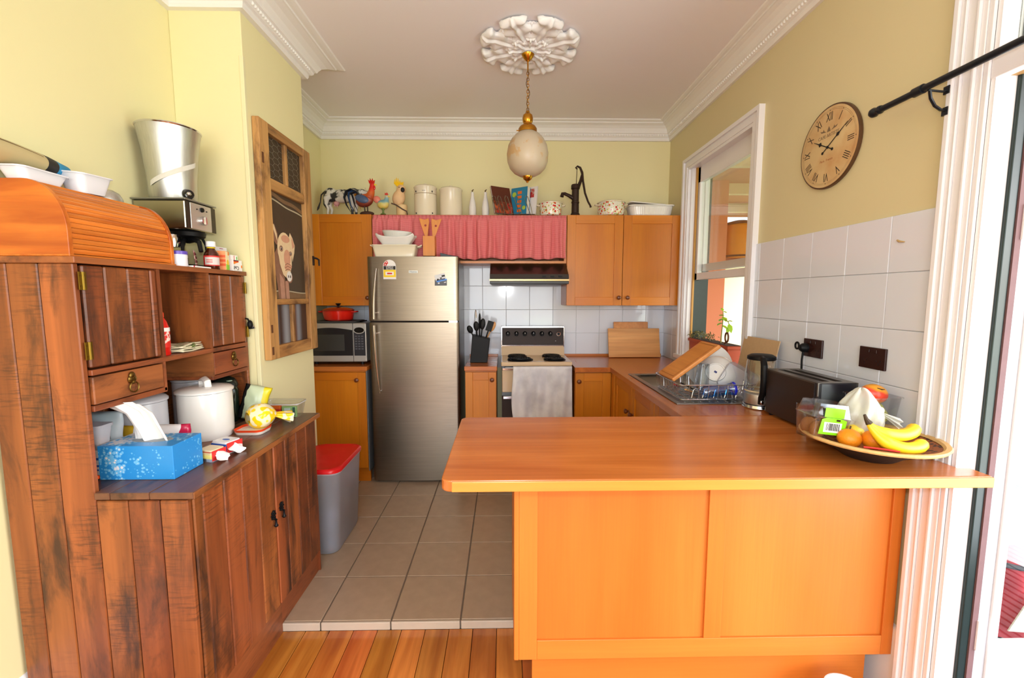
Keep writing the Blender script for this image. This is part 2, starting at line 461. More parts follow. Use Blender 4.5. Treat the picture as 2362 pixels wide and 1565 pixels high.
W_pineX = wood('orange_pine', (172, 78, 18), (222, 128, 44), 'X', rough=0.32, fine=34, coarse=20, var=0.16)
W_pineY = wood('orange_pine_slat', (184, 88, 24), (222, 132, 50), 'Y', rough=0.32, fine=50, coarse=26, var=0.16)
W_oldZ = wood('weathered_pine', (156, 106, 54), (202, 154, 92), 'Z', rough=0.6, fine=60, coarse=10, var=0.18, dark=(80, 48, 24), dark_amt=0.5, bump=0.10)
W_oldY = wood('weathered_pine_cross', (156, 106, 54), (202, 154, 92), 'Y', rough=0.6, fine=60, coarse=10, var=0.18, dark=(80, 48, 24), dark_amt=0.5, bump=0.10)
W_board = wood('pale_chopping_board', (196, 134, 72), (220, 164, 102), 'X', rough=0.45, fine=60, coarse=10, var=0.12)
W_board2 = wood('golden_chopping_board', (186, 116, 52), (214, 146, 78), 'Y', rough=0.4, fine=60, coarse=10, var=0.1)
W_block = wood('beech_utensil_block', (206, 124, 44), (220, 142, 58), 'Z', rough=0.4, fine=80, coarse=8, var=0.06)
M_dark = plain('dark_gap', (30, 20, 14), 0.9)
M_knobwood = plain('turned_knob_wood', (104, 52, 24), 0.3, coat=0.3)
def steel_mat(name, c, rough, axis, ani=0.0):
    m, nt, b = new_mat(name); N = nt.nodes.new; L = nt.links.new
    b.inputs['Metallic'].default_value = 1.0
    tc = N('ShaderNodeTexCoord'); mp = N('ShaderNodeMapping'); s = [160, 160, 160]; s['XYZ'.index(axis)] = 1.5
    mp.inputs['Scale'].default_value = s; n = N('ShaderNodeTexNoise'); n.inputs['Scale'].default_value = 1; n.inputs['Detail'].default_value = 3
    L(tc.outputs['Object'], mp.inputs[0]); L(mp.outputs[0], n.inputs['Vector'])
    l = lin(c); r = ramp(nt, [(0.3, (l[0]*0.92, l[1]*0.92, l[2]*0.92)), (0.7, (l[0]*1.05, l[1]*1.05, l[2]*1.05))]); L(n.outputs[0], r.inputs[0])
    L(r.outputs[0], b.inputs['Base Color']); b.inputs['Roughness'].default_value = rough
    bp = N('ShaderNodeBump'); bp.inputs['Strength'].default_value = 0.05; bp.inputs['Distance'].default_value = 0.001
    L(n.outputs[0], bp.inputs['Height']); L(bp.outputs[0], b.inputs['Normal'])
    return m
M_steel = steel_mat('brushed_steel', (142, 130, 114), 0.33, 'X')
M_steelZ = steel_mat('brushed_steel_upright', (200, 200, 196), 0.42, 'Z')
M_chrome = plain('chrome', (215, 215, 220), 0.12, 1.0)
M_wire = plain('chromed_wire', (190, 190, 195), 0.2, 1.0)
M_brass = plain('polished_brass', (196, 140, 48), 0.2, 1.0)
M_oldbrass = plain('aged_brass', (118, 92, 44), 0.35, 1.0, var=0.4, vscale=120)
M_blackiron = plain('black_iron', (26, 26, 28), 0.4, 0.6)
M_black = plain('black_plastic', (10, 10, 11), 0.5, spec=0.25)
M_blackgl = plain('black_glass', (20, 20, 22), 0.08, coat=0.4)
M_rodblack = plain('black_rod_enamel', (22, 26, 32), 0.3)
M_brownpl = plain('brown_bakelite', (46, 22, 18), 0.25)
M_greymetal = plain('grey_painted_metal', (110, 112, 116), 0.4)
M_whitecer = plain('white_ceramic', (226, 224, 220), 0.15, coat=0.4)
M_creamen = plain('cream_enamel', (226, 216, 192), 0.25, coat=0.3)
M_greycer = plain('grey_white_ceramic', (186, 186, 192), 0.25)
M_whitepl = plain('white_plastic', (222, 222, 230), 0.35)
M_glass = glassy('window_glass', (250, 252, 250), 0.02, 0.97, 0.16, True)
M_clearpl = glassy('clear_plastic', (244, 246, 248), 0.1, 0.93, 0.40, True)
M_frostpl = glassy('milky_plastic', (228, 228, 236), 0.35, 0.62, 0.3)
M_glassware = glassy('drinking_glass', (240, 245, 248), 0.03, 0.94, 0.6, True)
M_blueglass = glassy('blue_glass', (120, 192, 250), 0.05, 0.86, 0.5, True)
M_ink = plain('black_ink', (22, 20, 20), 0.6)
M_red = plain('glossy_red', (196, 26, 22), 0.2, coat=0.4)
M_redpl = plain('red_plastic_lid', (214, 22, 28), 0.35, bump=0.1, bscale=40)
M_paper = plain('white_paper', (236, 234, 232), 0.7)
M_label_red = plain('label_red', (206, 44, 40), 0.5)
M_green = plain('label_green', (110, 200, 30), 0.5)
M_orange = plain('label_orange', (232, 128, 30), 0.5)
M_yellowp = plain('label_yellow', (240, 206, 30), 0.5)
M_blue = plain('label_blue', (40, 96, 190), 0.5)

# ------------------------------------------------------------------ room shell
def wall_with_holes(x0, x1, y0, y1, z0, z1, holes):
    """slab in the YZ plane with rectangular holes (y0,y1,z0,z1)"""
    mb = MB(); ys = sorted({y0, y1, *[h[0] for h in holes], *[h[1] for h in holes]}); zs = sorted({z0, z1, *[h[2] for h in holes], *[h[3] for h in holes]})
    for a, b in zip(ys, ys[1:]):
        for c, d in zip(zs, zs[1:]):
            my, mz = (a+b)/2, (c+d)/2
            if any(h[0] < my < h[1] and h[2] < mz < h[3] for h in holes): continue
            mb.box(x0, x1, a, b, c, d)
    return mb
WIN = (2.485, 3.315, 0.965, 2.37)
DOOR = (-0.35, 1.285, ZF - 0.06, 2.62)
wall_left = struct('wall_left', MB().box(LW-0.12, LW, FW, BW+0.12, ZF-0.1, ZC), M_yellow)
wall_pier = struct('wall_pier', MB().box(LW, PX, PY0, PY1, ZF-0.1, ZC), M_yellow, bev=0.004)
wall_back = struct('wall_back', MB().box(LW-0.12, RW+0.13, BW, BW+0.12, ZF-0.1, ZC), M_yellow)
wall_right = struct('wall_right', wall_with_holes(RW, RW+0.125, FW, BW+0.12, ZF-0.1, ZC, [WIN, DOOR]), M_backlit)
def rear():
    mb = MB()
    for a, b, c, d in ((LW-0.12, -1.35, ZF-0.1, ZC), (1.15, RW+0.125, ZF-0.1, ZC), (-1.35, 1.15, ZF-0.1, 0.35), (-1.35, 1.15, 2.5, ZC)):
        mb.box(a, b, FW-0.12, FW, c, d)
    return mb
wall_front = struct('wall_front', rear(), M_yellow)
ceiling = struct('ceiling', MB().box(LW-0.12, RW+0.125, FW-0.12, BW+0.12, ZC, ZC+0.1), M_ceil)
strip = put('corner_bead', MB().box(PX-0.016, PX+0.0025, PY0-0.0025, PY0+0.016, 0.0, 2.50), M_strip, wall_pier, bev=0.002)

# floor: boards in front, a raised tiled platform behind
floor = struct('floor', MB().box(LW-0.12, RW+0.125, FW, 1.81, ZF-0.12, ZF-0.02), M_dark)
put('tile_bed', MB().box(LW, RW, 1.802, BW, ZF-0.05, -0.006), M_fgrout, floor)
bw_ = 0.104
bx = LW + 0.01
k = 0
while bx < RW - 0.02:
    w = min(bw_, RW - bx)
    put('floorboard', MB().box(bx+0.0012, bx+w-0.0012, FW, 1.79, ZF-0.02, ZF + random.uniform(-0.0004, 0.0004)), W_floor, floor, bev=0.0012, seg=1)
    bx += bw_
TX = [-0.497 + 0.3045*i for i in range(-4, 7)]; TY = [1.800, 2.105, 2.405, 2.706, 3.012, 3.316, 3.62]
t0 = put('tile', MB().box(-0.1490, 0.1490, -0.1490, 0.1490, -0.012, 0.0), M_floortile, floor, local=True, bev=0.002, seg=1)
first = True
for i in range(len(TX)-1):
    for j in range(len(TY)-1):
        cx, cy = (TX[i]+TX[i+1])/2, (TY[j]+TY[j+1])/2
        if cx < LW + 0.1 or cx > RW - 0.1: continue
        if first: t0.location = (cx, cy, 0); first = False
        else: share('tile', t0, floor, (cx, cy, random.uniform(-0.0004, 0.0004)))
n0 = None
for i in range(len(TX)-1):
    cx = (TX[i]+TX[i+1])/2
    if cx < LW + 0.1 or cx > RW - 0.1: continue
    if n0 is None:
        n0 = put('step_tile', MB().box(-0.1495, 0.1495, -0.011, 0.0, ZF, -0.001), M_nosing, floor, local=True, bev=0.0025, seg=2); n0.location = (cx, 1.800, 0)
    else: share('step_tile', n0, floor, (cx, 1.800, 0))

# baseboard on the left wall
struct('baseboard_left', MB().prism([(LW, ZF), (LW+0.018, ZF), (LW+0.018, ZF+0.24), (LW+0.008, ZF+0.27), (LW, ZF+0.28)], 'Y', FW, PY0), M_white)

struct('baseboard_right', MB().prism([(RW, ZF), (RW-0.012, ZF), (RW-0.012, 0.25), (RW, 0.26)], 'Y', 1.389, 1.80), M_white)
# cornices
PROF = [(0.0, 2.688), (0.018, 2.688), (0.022, 2.700), (0.022, 2.712), (0.030, 2.716), (0.036, 2.724), (0.038, 2.736), (0.046, 2.740),
        (0.050, 2.752), (0.060, 2.772), (0.078, 2.788), (0.098, 2.797), (0.104, 2.798), (0.106, 2.806), (0.118, 2.808), (0.130, 2.813), (0.134, 2.8205), (0.0, 2.8205)]
def sweep2d(path, prof):
    """profile (distance into the room, height) swept along a plan path, room on the right-hand side of travel"""
    mb = MB(); P = [Vector(p) for p in path]; rings = []
    for i, p in enumerate(P):
        d0 = (P[i]-P[i-1]).normalized() if i > 0 else None
        d1 = (P[i+1]-P[i]).normalized() if i < len(P)-1 else None
        def nrm(d): return Vector((d.y, -d.x))
        if d0 is None: off = nrm(d1)
        elif d1 is None: off = nrm(d0)
        else:
            b = nrm(d0)+nrm(d1); b.normalize(); off = b / max(0.2, b.dot(nrm(d0)))
        rings.append([(p.x+off.x*r, p.y+off.y*r, z) for r, z in prof])
    n = len(prof); vs_ = [q for ring in rings for q in ring]; fs = []
    for i in range(len(P)-1):
        for k in range(n): fs.append((i*n+k, i*n+(k+1) % n, (i+1)*n+(k+1) % n, (i+1)*n+k))
    fs.append(tuple(range(n))); fs.append(tuple((len(P)-1)*n+k for k in range(n)))
    return mb.add(vs_, fs)
def beads(mb, a, b, off, z, step=0.021):
    a, b, off = Vector(a), Vector(b), Vector(off); n = int((b-a).length/step)
    for i in range(n):
        p = a + (b-a)*((i+0.5)/n) + off
        mb.ball((p.x, p.y, z), 0.0065, 0.0065, 0.009, 6, 4)
    return mb
c1 = struct('trim_1', sweep2d([(LW, FW), (LW, PY0), (PX, PY0), (PX, PY1), (LW, PY1)], [(r*1.45, z) for r, z in PROF]), M_cornice)
c2 = struct('trim_2', sweep2d([(LW, PY1), (LW, BW), (RW, BW), (RW, FW)], PROF), M_cornice)
e1 = MB(); beads(e1, (PX, PY0), (PX, PY1), (0.053, 0), 2.728); beads(e1, (LW+0.05, PY0), (PX, PY0), (0, -0.053), 2.728)
ob = put('beading', e1, M_cornice, c1, smooth=True); ob['kind'] = 'stuff'
e2 = MB(); beads(e2, (LW+0.05, BW), (RW-0.05, BW), (0, -0.036), 2.728); beads(e2, (RW, BW-0.05), (RW, 1.7), (-0.036, 0), 2.728); beads(e2, (LW, BW-0.05), (LW, PY1), (0.036, 0), 2.728)
ob = put('beading', e2, M_cornice, c2, smooth=True); ob['kind'] = 'stuff'

# wall tiles: thin glazed pieces on the back and right walls
put('tile_backing', MB().box(LW, RW, BW-0.003, BW, 0.80, 1.70), M_grout, wall_back)
wt = None
for i in range(-8, 8):
    xa = 0.02 + 0.2*i; xb = xa + 0.2
    xa2, xb2 = max(xa, LW+0.002), min(xb, RW-0.004)
    if xb2 - xa2 < 0.02: continue
    if xb2 < -0.45 and xa2 > -1.0: continue
    for z in (0.90, 1.10, 1.30, 1.50):
        if xb2 - xa2 > 0.199:
            if wt is None:
                wt = put('tile', MB().box(-0.0992, 0.0992, -0.006, 0.0, -0.0992, 0.0992), M_walltile, wall_back, local=True, bev=0.0022, seg=2)
                wt.location = ((xa+xb)/2, BW-0.0025, z+0.1)
            else: share('tile', wt, wall_back, ((xa+xb)/2, BW-0.0025 + random.uniform(-0.0006, 0), z+0.1), (random.uniform(-0.004, 0.004), 0, random.uniform(-0.004, 0.004)))
        else:
            put('tile', MB().box(xa2+0.0008, xb2-0.0008, BW-0.0085, BW-0.0025, z+0.0008, z+0.1992), M_walltile, wall_back, bev=0.0022)
put('tile_backing', MB().box(RW-0.003, RW, 1.385, 2.43, 0.80, 1.70).box(RW-0.003, RW, 3.40, BW, 0.80, 1.70), M_grout, wall_right)
wr = None
YL = [1.388, 1.56, 1.76, 1.96, 2.16, 2.36, 2.43]
for a, b in list(zip(YL, YL[1:])) + [(3.40, 3.55), (3.55, 3.738)]:
    for z in (0.90, 1.10, 1.30, 1.50):
        if b - a > 0.199:
            if wr is None:
                wr = put('tile', MB().box(-0.006, 0.0, -0.0992, 0.0992, -0.0992, 0.0992), M_walltile, wall_right, local=True, bev=0.0022, seg=2)
                wr.location = (RW-0.0025, (a+b)/2, z+0.1)
            else: share('tile', wr, wall_right, (RW-0.0025, (a+b)/2, z+0.1), (0, random.uniform(-0.004, 0.004), random.uniform(-0.004, 0.004)))
        else:
            put('tile', MB().box(RW-0.0085, RW-0.0025, a+0.0008, b-0.0008, z+0.0008, z+0.1992), M_walltile, wall_right, bev=0.0022)
mk = put('hook_mark', MB().tube([(RW-0.011, 1.53, 1.612), (RW-0.013, 1.52, 1.607), (RW-0.012, 1.50, 1.603)], [0.003, 0.004, 0.002], 6), plain('dried_glue', (190, 160, 110), 0.7), wall_right)

# ------------------------------------------------------------------ kitchen window
WX = RW
w1 = bpy.data.objects.new('window_1', None); COL.objects.link(w1); w1['kind'] = 'structure'; ORIGIN['window_1'] = Vector((0, 0, 0))
def archi(mb, y0, y1, z0, z1):
    mb.box(WX-0.022, WX, y0, y1, z0, z1)
# architrave: stepped moulding mitred round three sides
mb = MB(); ya, yb_, zt_ = 2.485, 3.315, 2.345
for p, q, d in ((0.0, 0.018, 0.018), (0.018, 0.045, 0.024), (0.045, 0.062, 0.019), (0.062, 0.085, 0.032)):
    mb.prism([(ya-q, 0.966), (ya-p, 0.966), (ya-p, zt_+p), (ya-q, zt_+q)], 'X', WX-d, WX+0.001)
    mb.prism([(ya-q, zt_+q), (ya-p, zt_+p), (yb_+p, zt_+p), (yb_+q, zt_+q)], 'X', WX-d, WX+0.001)
    mb.prism([(yb_+q, 0.966), (yb_+q, zt_+q), (yb_+p, zt_+p), (yb_+p, 0.966)], 'X', WX-d, WX+0.001)
put('architrave', mb, M_white, w1)
put('window_sill', MB().box(WX-0.045, WX+0.13, 2.39, 3.42, 0.935, 0.966), M_white, w1, bev=0.004)
put('jamb', MB().box(WX, WX+0.042, 3.295, 3.315, 0.965, 2.37), M_white, w1)
put('outer_jamb', MB().box(WX+0.044, WX+0.15, 3.288, 3.315, 0.965, 2.37), plain('dark_green_paint', (24, 38, 36), 0.3, var=0.3, vscale=40), w1)
put('jamb', MB().box(WX, WX+0.13, 2.485, 2.505, 0.965, 2.37), M_white, w1)
put('jamb', MB().box(WX, WX+0.13, 2.485, 3.315, 2.35, 2.37), M_white, w1)
put('stop_bead', MB().box(WX+0.028, WX+0.04, 3.275, 3.295, 0.966, 2.35).box(WX+0.028, WX+0.04, 2.505, 2.52, 0.966, 2.35), plain('amber_stop_bead', (190, 140, 60), 0.4), w1)
def sash(name, x, y0, y1, z0, z1, sw, rb, rt):
    s = MB().box(x, x+0.035, y0, y0+sw, z0, z1).box(x, x+0.035, y1-sw, y1, z0, z1).box(x, x+0.035, y0, y1, z0, z0+rb).box(x, x+0.035, y0, y1, z1-rt, z1)
    o = put(name, s, M_white, w1, bev=0.002)
    put('pane', MB().box(x+0.015, x+0.019, y0+sw-0.004, y1-sw+0.004, z0+rb-0.004, z1-rt+0.004), M_glass, o)
    return o
sash('sash', WX+0.045, 2.505, 3.295, 1.535, 2.35, 0.045, 0.05, 0.11)
sash('sash', WX+0.085, 2.505, 3.295, 1.60, 2.33, 0.040, 0.05, 0.05)

# ------------------------------------------------------------------ French door opening with fanlight
d1 = bpy.data.objects.new('door_1', None); COL.objects.link(d1); d1['kind'] = 'structure'; ORIGIN['door_1'] = Vector((0, 0, 0))
def vert_steps(lo, hi, a, b):
    mb = MB(); w = hi-lo
    for s0, s1, d in [(0.0, 0.15, 0.026), (0.15, 0.30, 0.018), (0.30, 0.34, 0.022), (0.34, 0.62, 0.015), (0.62, 0.70, 0.021), (0.70, 0.86, 0.013), (0.86, 1.0, 0.010)]:
        mb.box(WX-d, WX, hi-w*s0, hi-w*s1, a, b)
    return mb
put('architrave', vert_steps(1.285, 1.388, ZF, 2.70), M_white, d1, bev=0.003)
put('jamb', MB().box(WX, WX+0.068, 1.272, 1.287, ZF, 2.62), M_white, d1)
M_dkgreen = plain('dark_green_paint', (24, 38, 36), 0.3, var=0.3, vscale=40)
put('outer_jamb', MB().box(WX+0.062, WX+0.09, 1.262, 1.287, ZF, 2.62), M_dkgreen, d1, bev=0.003)
M_mauve = plain('mauve_brick_edge', (112, 82, 84), 0.7, var=0.15, vscale=30)
put('brick_edge', MB().box(WX+0.09, WX+0.108, 1.258, 1.30, ZF, 2.62), M_mauve, d1)
put('transom', MB().box(WX-0.004, WX+0.075, -0.35, 1.285, 2.045, 2.105).box(WX-0.004, WX+0.03, -0.35, 1.285, 2.03, 2.045), M_white, d1, bev=0.004)
put('transom_soffit', MB().box(WX+0.03, WX+0.075, -0.35, 1.273, 2.036, 2.046), plain('bare_pine_soffit', (176, 136, 84), 0.6), d1)
put('pane', MB().box(WX+0.05, WX+0.054, -0.35, 1.272, 2.105, 2.60), M_glass, d1)
# door leaf folded back outside, glazed above a kick panel
d2 = bpy.data.objects.new('door_2', None); COL.objects.link(d2); d2['kind'] = 'structure'; ORIGIN['door_2'] = Vector((0, 0, 0))
lx0 = WX + 0.109; lx1 = lx0 + 0.72
put('stile', MB().box(lx0, lx0+0.040, 1.262, 1.300, ZF+0.01, 2.03), plain('grey_shaded_paint', (176, 176, 180), 0.4, var=0.03, vscale=8), d2, bev=0.002)  # shadowed edge of the white leaf, its shade put into the grey
put('stile', MB().box(lx0+0.040, lx0+0.066, 1.255, 1.30, ZF+0.01, 2.03), M_white, d2, bev=0.002)
put('stile', MB().box(lx1-0.10, lx1, 1.255, 1.30, ZF+0.01, 2.03), M_white, d2, bev=0.002)
for za, zb in ((ZF+0.01, 0.305), (0.650, 0.815), (1.93, 2.03)):
    put('rail', MB().box(lx0+0.066, lx1-0.10, 1.257, 1.298, za, zb), M_white, d2, bev=0.002)
for za, zb in ((0.305, 0.650), (0.815, 1.93)):
    put('pane', MB().box(lx0+0.066, lx1-0.10, 1.272, 1.276, za, zb), M_glass, d2)
put('hinge', MB().box(lx0-0.004, lx0+0.008, 1.252, 1.263, 0.30, 0.40).box(lx0-0.004, lx0+0.008, 1.252, 1.263, 1.58, 1.68), M_white, d2, bev=0.002)

def wl(p, parent):
    o = ORIGIN[parent.name]; return (p[0]-o.x, p[1]-o.y, p[2]-o.z)
# ------------------------------------------------------------------ kitchen cabinets
def knob(parent, p, d=(0, -1, 0), name='knob'):
    prof = [(0.007, 0.0), (0.006, 0.008), (0.012, 0.014), (0.0165, 0.021), (0.016, 0.027), (0.010, 0.032), (0.0, 0.033)]
    mb = MB().lathe(prof, (0, 0, 0), 14)
    q = Vector((0, 0, 1)).rotation_difference(Vector(d)).to_matrix()
    mb.xf(Matrix.Translation(p) @ q.to_4x4())
    return put(name, mb, M_knobwood, parent, smooth=True)
def shaker(parent, a0, a1, z0, z1, f, face='-Y', sw=0.055, rt=0.06, rb=0.06, knob_at=None, mats=None):
    """framed door: recessed panel > stile, rail, knob"""
    mz, mx = mats or (W_oakZ, W_oakX)
    T = 0.02
    def B(u0, u1, za, zb, d0, d1):
        return MB().box(u0, u1, f+d0, f+d1, za, zb) if face == '-Y' else MB().box(f+d0, f+d1, u0, u1, za, zb)
    d = put('door', B(a0+sw-0.006, a1-sw+0.006, z0+rb-0.006, z1-rt+0.006, 0.008, T-0.002), mz, parent)
    put('stile', B(a0, a0+sw, z0, z1, 0, T), mz, d, bev=0.002); put('stile', B(a1-sw, a1, z0, z1, 0, T), mz, d, bev=0.002)
    put('rail', B(a0+sw, a1-sw, z1-rt, z1, 0.0004, T), mx, d, bev=0.002); put('rail', B(a0+sw, a1-sw, z0, z0+rb, 0.0004, T), mx, d, bev=0.002)
    if knob_at:
        p = (knob_at[0], f, knob_at[1]) if face == '-Y' else (f, knob_at[0], knob_at[1])
        knob(d, p, (0, -1, 0) if face == '-Y' else (-1, 0, 0))
    return d
UZ0, UZ1, UF = 1.342, 2.034, 3.42
def carcass(x0, x1, y0, y1, z0, z1, t=0.016):
    return MB().box(x0, x0+t, y0, y1, z0, z1).box(x1-t, x1, y0, y1, z0, z1).box(x0+t, x1-t, y0, y1, z0, z0+t).box(x0+t, x1-t, y0, y1, z1-t, z1).box(x0+t, x1-t, y1-0.006, y1, z0+t, z1-t)
t = thing('wall_cabinet', 'small oak wall cabinet with one framed door, above the microwave', 'cabinet', (-1.24, 3.6, UZ0))
put('carcass', carcass(-1.485, -1.002, UF+0.021, BW-0.008, UZ0, UZ1), W_oakY, t)
shaker(t, -1.475, -1.005, UZ0, UZ1, UF, sw=0.075, rt=0.062, rb=0.07, knob_at=(-1.048, 1.402))
t = thing('wall_cabinet', 'oak wall cabinet with two framed doors, between the curtain and the window', 'cabinet', (0.92, 3.6, UZ0))
put('carcass', carcass(0.488, 1.366, UF+0.021, BW-0.008, UZ0, UZ1), W_oakY, t)
shaker(t, 0.489, 0.921, UZ0, UZ1, UF, sw=0.066, rt=0.065, rb=0.065, knob_at=(0.893, 1.403))
shaker(t, 0.925, 1.366, UZ0, UZ1, UF, sw=0.066, rt=0.065, rb=0.065, knob_at=(0.962, 1.403))
t = thing('open_wall_shelf', 'open oak shelf unit hidden behind the pink gingham curtain', 'shelf', (-0.26, 3.6, 1.665))
put('carcass', carcass(-1.0, 0.486, UF+0.018, BW-0.008, 1.668, UZ1, 0.018), W_oakX, t)
put('shelf_board', MB().box(-0.98, 0.466, UF+0.06, BW-0.014, 1.85, 1.866), W_oakX, t)
# curtain
def gingham():
    m, nt, b = new_mat('pink_gingham'); N = nt.nodes.new; L = nt.links.new
    tc = N('ShaderNodeTexCoord'); mp = N('ShaderNodeMapping'); mp.inputs['Scale'].default_value = (1, 1, 1)
    L(tc.outputs['UV'], mp.inputs[0])
    sp = N('ShaderNodeSeparateXYZ'); L(mp.outputs[0], sp.inputs[0])
    outs = []
    for i in (0, 1):
        ml = N('ShaderNodeMath'); ml.operation = 'MULTIPLY'; ml.inputs[1].default_value = 1/0.0075; L(sp.outputs[i], ml.inputs[0])
        fr = N('ShaderNodeMath'); fr.operation = 'FRACT'; L(ml.outputs[0], fr.inputs[0])
        gt = N('ShaderNodeMath'); gt.operation = 'GREATER_THAN'; gt.inputs[1].default_value = 0.5; L(fr.outputs[0], gt.inputs[0]); outs.append(gt)
    ad = N('ShaderNodeMath'); ad.operation = 'ADD'; L(outs[0].outputs[0], ad.inputs[0]); L(outs[1].outputs[0], ad.inputs[1])
    hf = N('ShaderNodeMath'); hf.operation = 'MULTIPLY'; hf.inputs[1].default_value = 0.5; L(ad.outputs[0], hf.inputs[0])
    r = ramp(nt, [(0.0, lin((232, 160, 158))), (0.5, lin((214, 108, 112))), (1.0, lin((190, 58, 72)))]); L(hf.outputs[0], r.inputs[0])
    L(r.outputs[0], b.inputs['Base Color']); b.inputs['Roughness'].default_value = 0.85
    return m
M_ging = gingham()
def curtain():
    x0, x1, zt, zb = -0.992, 0.478, 2.028, 1.700
    rnd = random.Random(3)
    ph = [rnd.uniform(0, 6.28) for _ in range(8)]
    def wav(x, v):
        a = 0.006 + 0.030*v**0.7
        s = math.sin(x*66 + 2.6*math.sin(x*7+ph[0]) + ph[1] + 0.5*v) + 0.5*math.sin(x*131 + 2*math.sin(x*9+ph[2])+ph[3])*(1-0.5*v)
        return a*s*0.62
    nu, nv = 520, 18
    mb = MB()
    def fn(u, v):
        x = x0 + (x1-x0)*u
        z = zt + (zb - zt)*v + (0.006*math.sin(x*23+ph[4]) + 0.003*math.sin(x*66+ph[5]))*v
        if v < 0.07: y = UF - 0.004 + 0.0045*math.sin(x*220+ph[6])
        else: y = UF - 0.020 + wav(x, v)
        return (x + 0.004*math.sin(z*20+x*40)*v, y, z)
    mb.grid(fn, nu, nv)
    o = put('gathered_curtain', mb, M_ging, None, (-0.26, UF-0.01, zt), smooth=True, ang=180)
    uv = o.data.uv_layers.new(name='UVMap')
    vs_ = o.data.vertices
    for lp in o.data.loops:
        p = vs_[lp.vertex_index].co; uv.data[lp.index].uv = (p.x*1.55, p.z)
    s = o.modifiers.new('solid', 'SOLIDIFY'); s.thickness = 0.0012
    tag(o, 'pink gingham gathered curtain strung below the ornaments', 'curtain')
    r = MB().tube([(-0.995, UF+0.008, 2.018), (0.482, UF+0.008, 2.018)], 0.004, 6)
    c = put('curtain_wire', r, M_wire, o); return o
curtain()

# base cabinets and worktops on the back wall
KB = 3.16
def base_unit(label, x0, x1, f, door, knob_at, z1=0.8665):
    t = thing('base_cabinet', label, 'cabinet', ((x0+x1)/2, f+0.28, 0.0))
    put('carcass', carcass(x0, x1, f+0.021, BW-0.012, 0.12, z1), W_oakY, t)
    put('kickboard', MB().box(x0+0.004, x1-0.004, f+0.055, f+0.075, 0.0, 0.12), W_oakX, t)
    shaker(t, door[0], door[1], 0.125, z1-0.012, f, sw=door[2], rt=0.06, rb=0.06, knob_at=knob_at)
    return t
t = base_unit('oak base cabinet under the microwave, left of the fridge', -1.48, -1.02, 3.21, (-1.478, -1.022, 0.06), (-1.083, 0.80))
put('side_panel', MB().box(-1.0195, -1.012, 3.215, BW-0.012, 0.10, 0.868), plain('grey_melamine', (96, 98, 100), 0.5), t)
base_unit('narrow oak base cabinet between fridge and stove', -0.288, -0.056, 3.20, (-0.286, -0.058, 0.055), (-0.088, 0.80))
base_unit('oak base cabinet right of the stove beside the hanging tea towel', 0.522, 0.80, 3.15, (0.524, 0.785, 0.062), (0.548, 0.795))
def worktop(label, polys, mat, z0=CT-0.033, z1=CT, bev=0.004, up=None, name='worktop'):
    t = thing(name, label, 'worktop', (polys[0][0][0], polys[0][0][1], z0))
    for p in polys: put('top_board', MB().prism(p, 'Z', z0, z1), mat, t, bev=bev)
    if up:
        for (a, b, c, d) in up: put('upstand', MB().box(a, b, c, d, z1, z1+0.02), W_topX, t, bev=0.002)
    return t
R4 = lambda a, b, c, d: [(a, c), (b, c), (b, d), (a, d)]
worktop('short timber worktop under the microwave', [R4(-1.482, -1.006, 3.195, BW-0.012)], W_topX, up=[(-1.482, -1.006, BW-0.032, BW-0.012)])
worktop('small timber worktop under the black utensil block', [R4(-0.292, -0.050, 3.185, BW-0.012)], W_topX, up=[(-0.292, -0.05, BW-0.032, BW-0.012)])
SX0, SX1, SY0, SY1 = 0.845, 1.245, 2.44, 2.83     # sink bowl opening
worktop('timber worktop of the sink run, along the window wall',
        [R4(0.516, 0.772, 3.125, BW-0.012), R4(0.772, SX0, 1.842, BW-0.012), R4(SX1, RW-0.010, 1.842, BW-0.012), R4(SX0, SX1, 1.842, SY0), R4(SX0, SX1, SY1, BW-0.012)],
        W_topY, bev=0.0, up=[(0.516, RW-0.03, BW-0.032, BW-0.012)])
tsk = thing('base_cabinet', 'oak sink cabinet with round knobs, under the dish rack worktop', 'cabinet', (1.1, 2.5, 0))
put('carcass', MB().box(0.812, 0.83, 1.87, 3.12, 0.12, 0.865).box(0.83, RW-0.02, 1.87, 1.89, 0.12, 0.865), W_oakZ, tsk)
put('kickboard', MB().box(0.86, 0.875, 1.87, 3.12, 0, 0.12), W_oakY, tsk)
put('corner_post', MB().box(0.788, 0.812, 3.07, 3.148, 0.12, 0.866), W_oakZ, tsk, bev=0.002)
shaker(tsk, 2.66, 3.066, 0.125, 0.856, 0.792, '-X', sw=0.06, knob_at=(2.70, 0.69), mats=(W_oakZ, W_oakY))
shaker(tsk, 2.25, 2.655, 0.125, 0.856, 0.792, '-X', sw=0.06, knob_at=(2.612, 0.69), mats=(W_oakZ, W_oakY))
shaker(tsk, 1.88, 2.245, 0.125, 0.856, 0.792, '-X', sw=0.06, knob_at=(2.21, 0.69), mats=(W_oakZ, W_oakY))

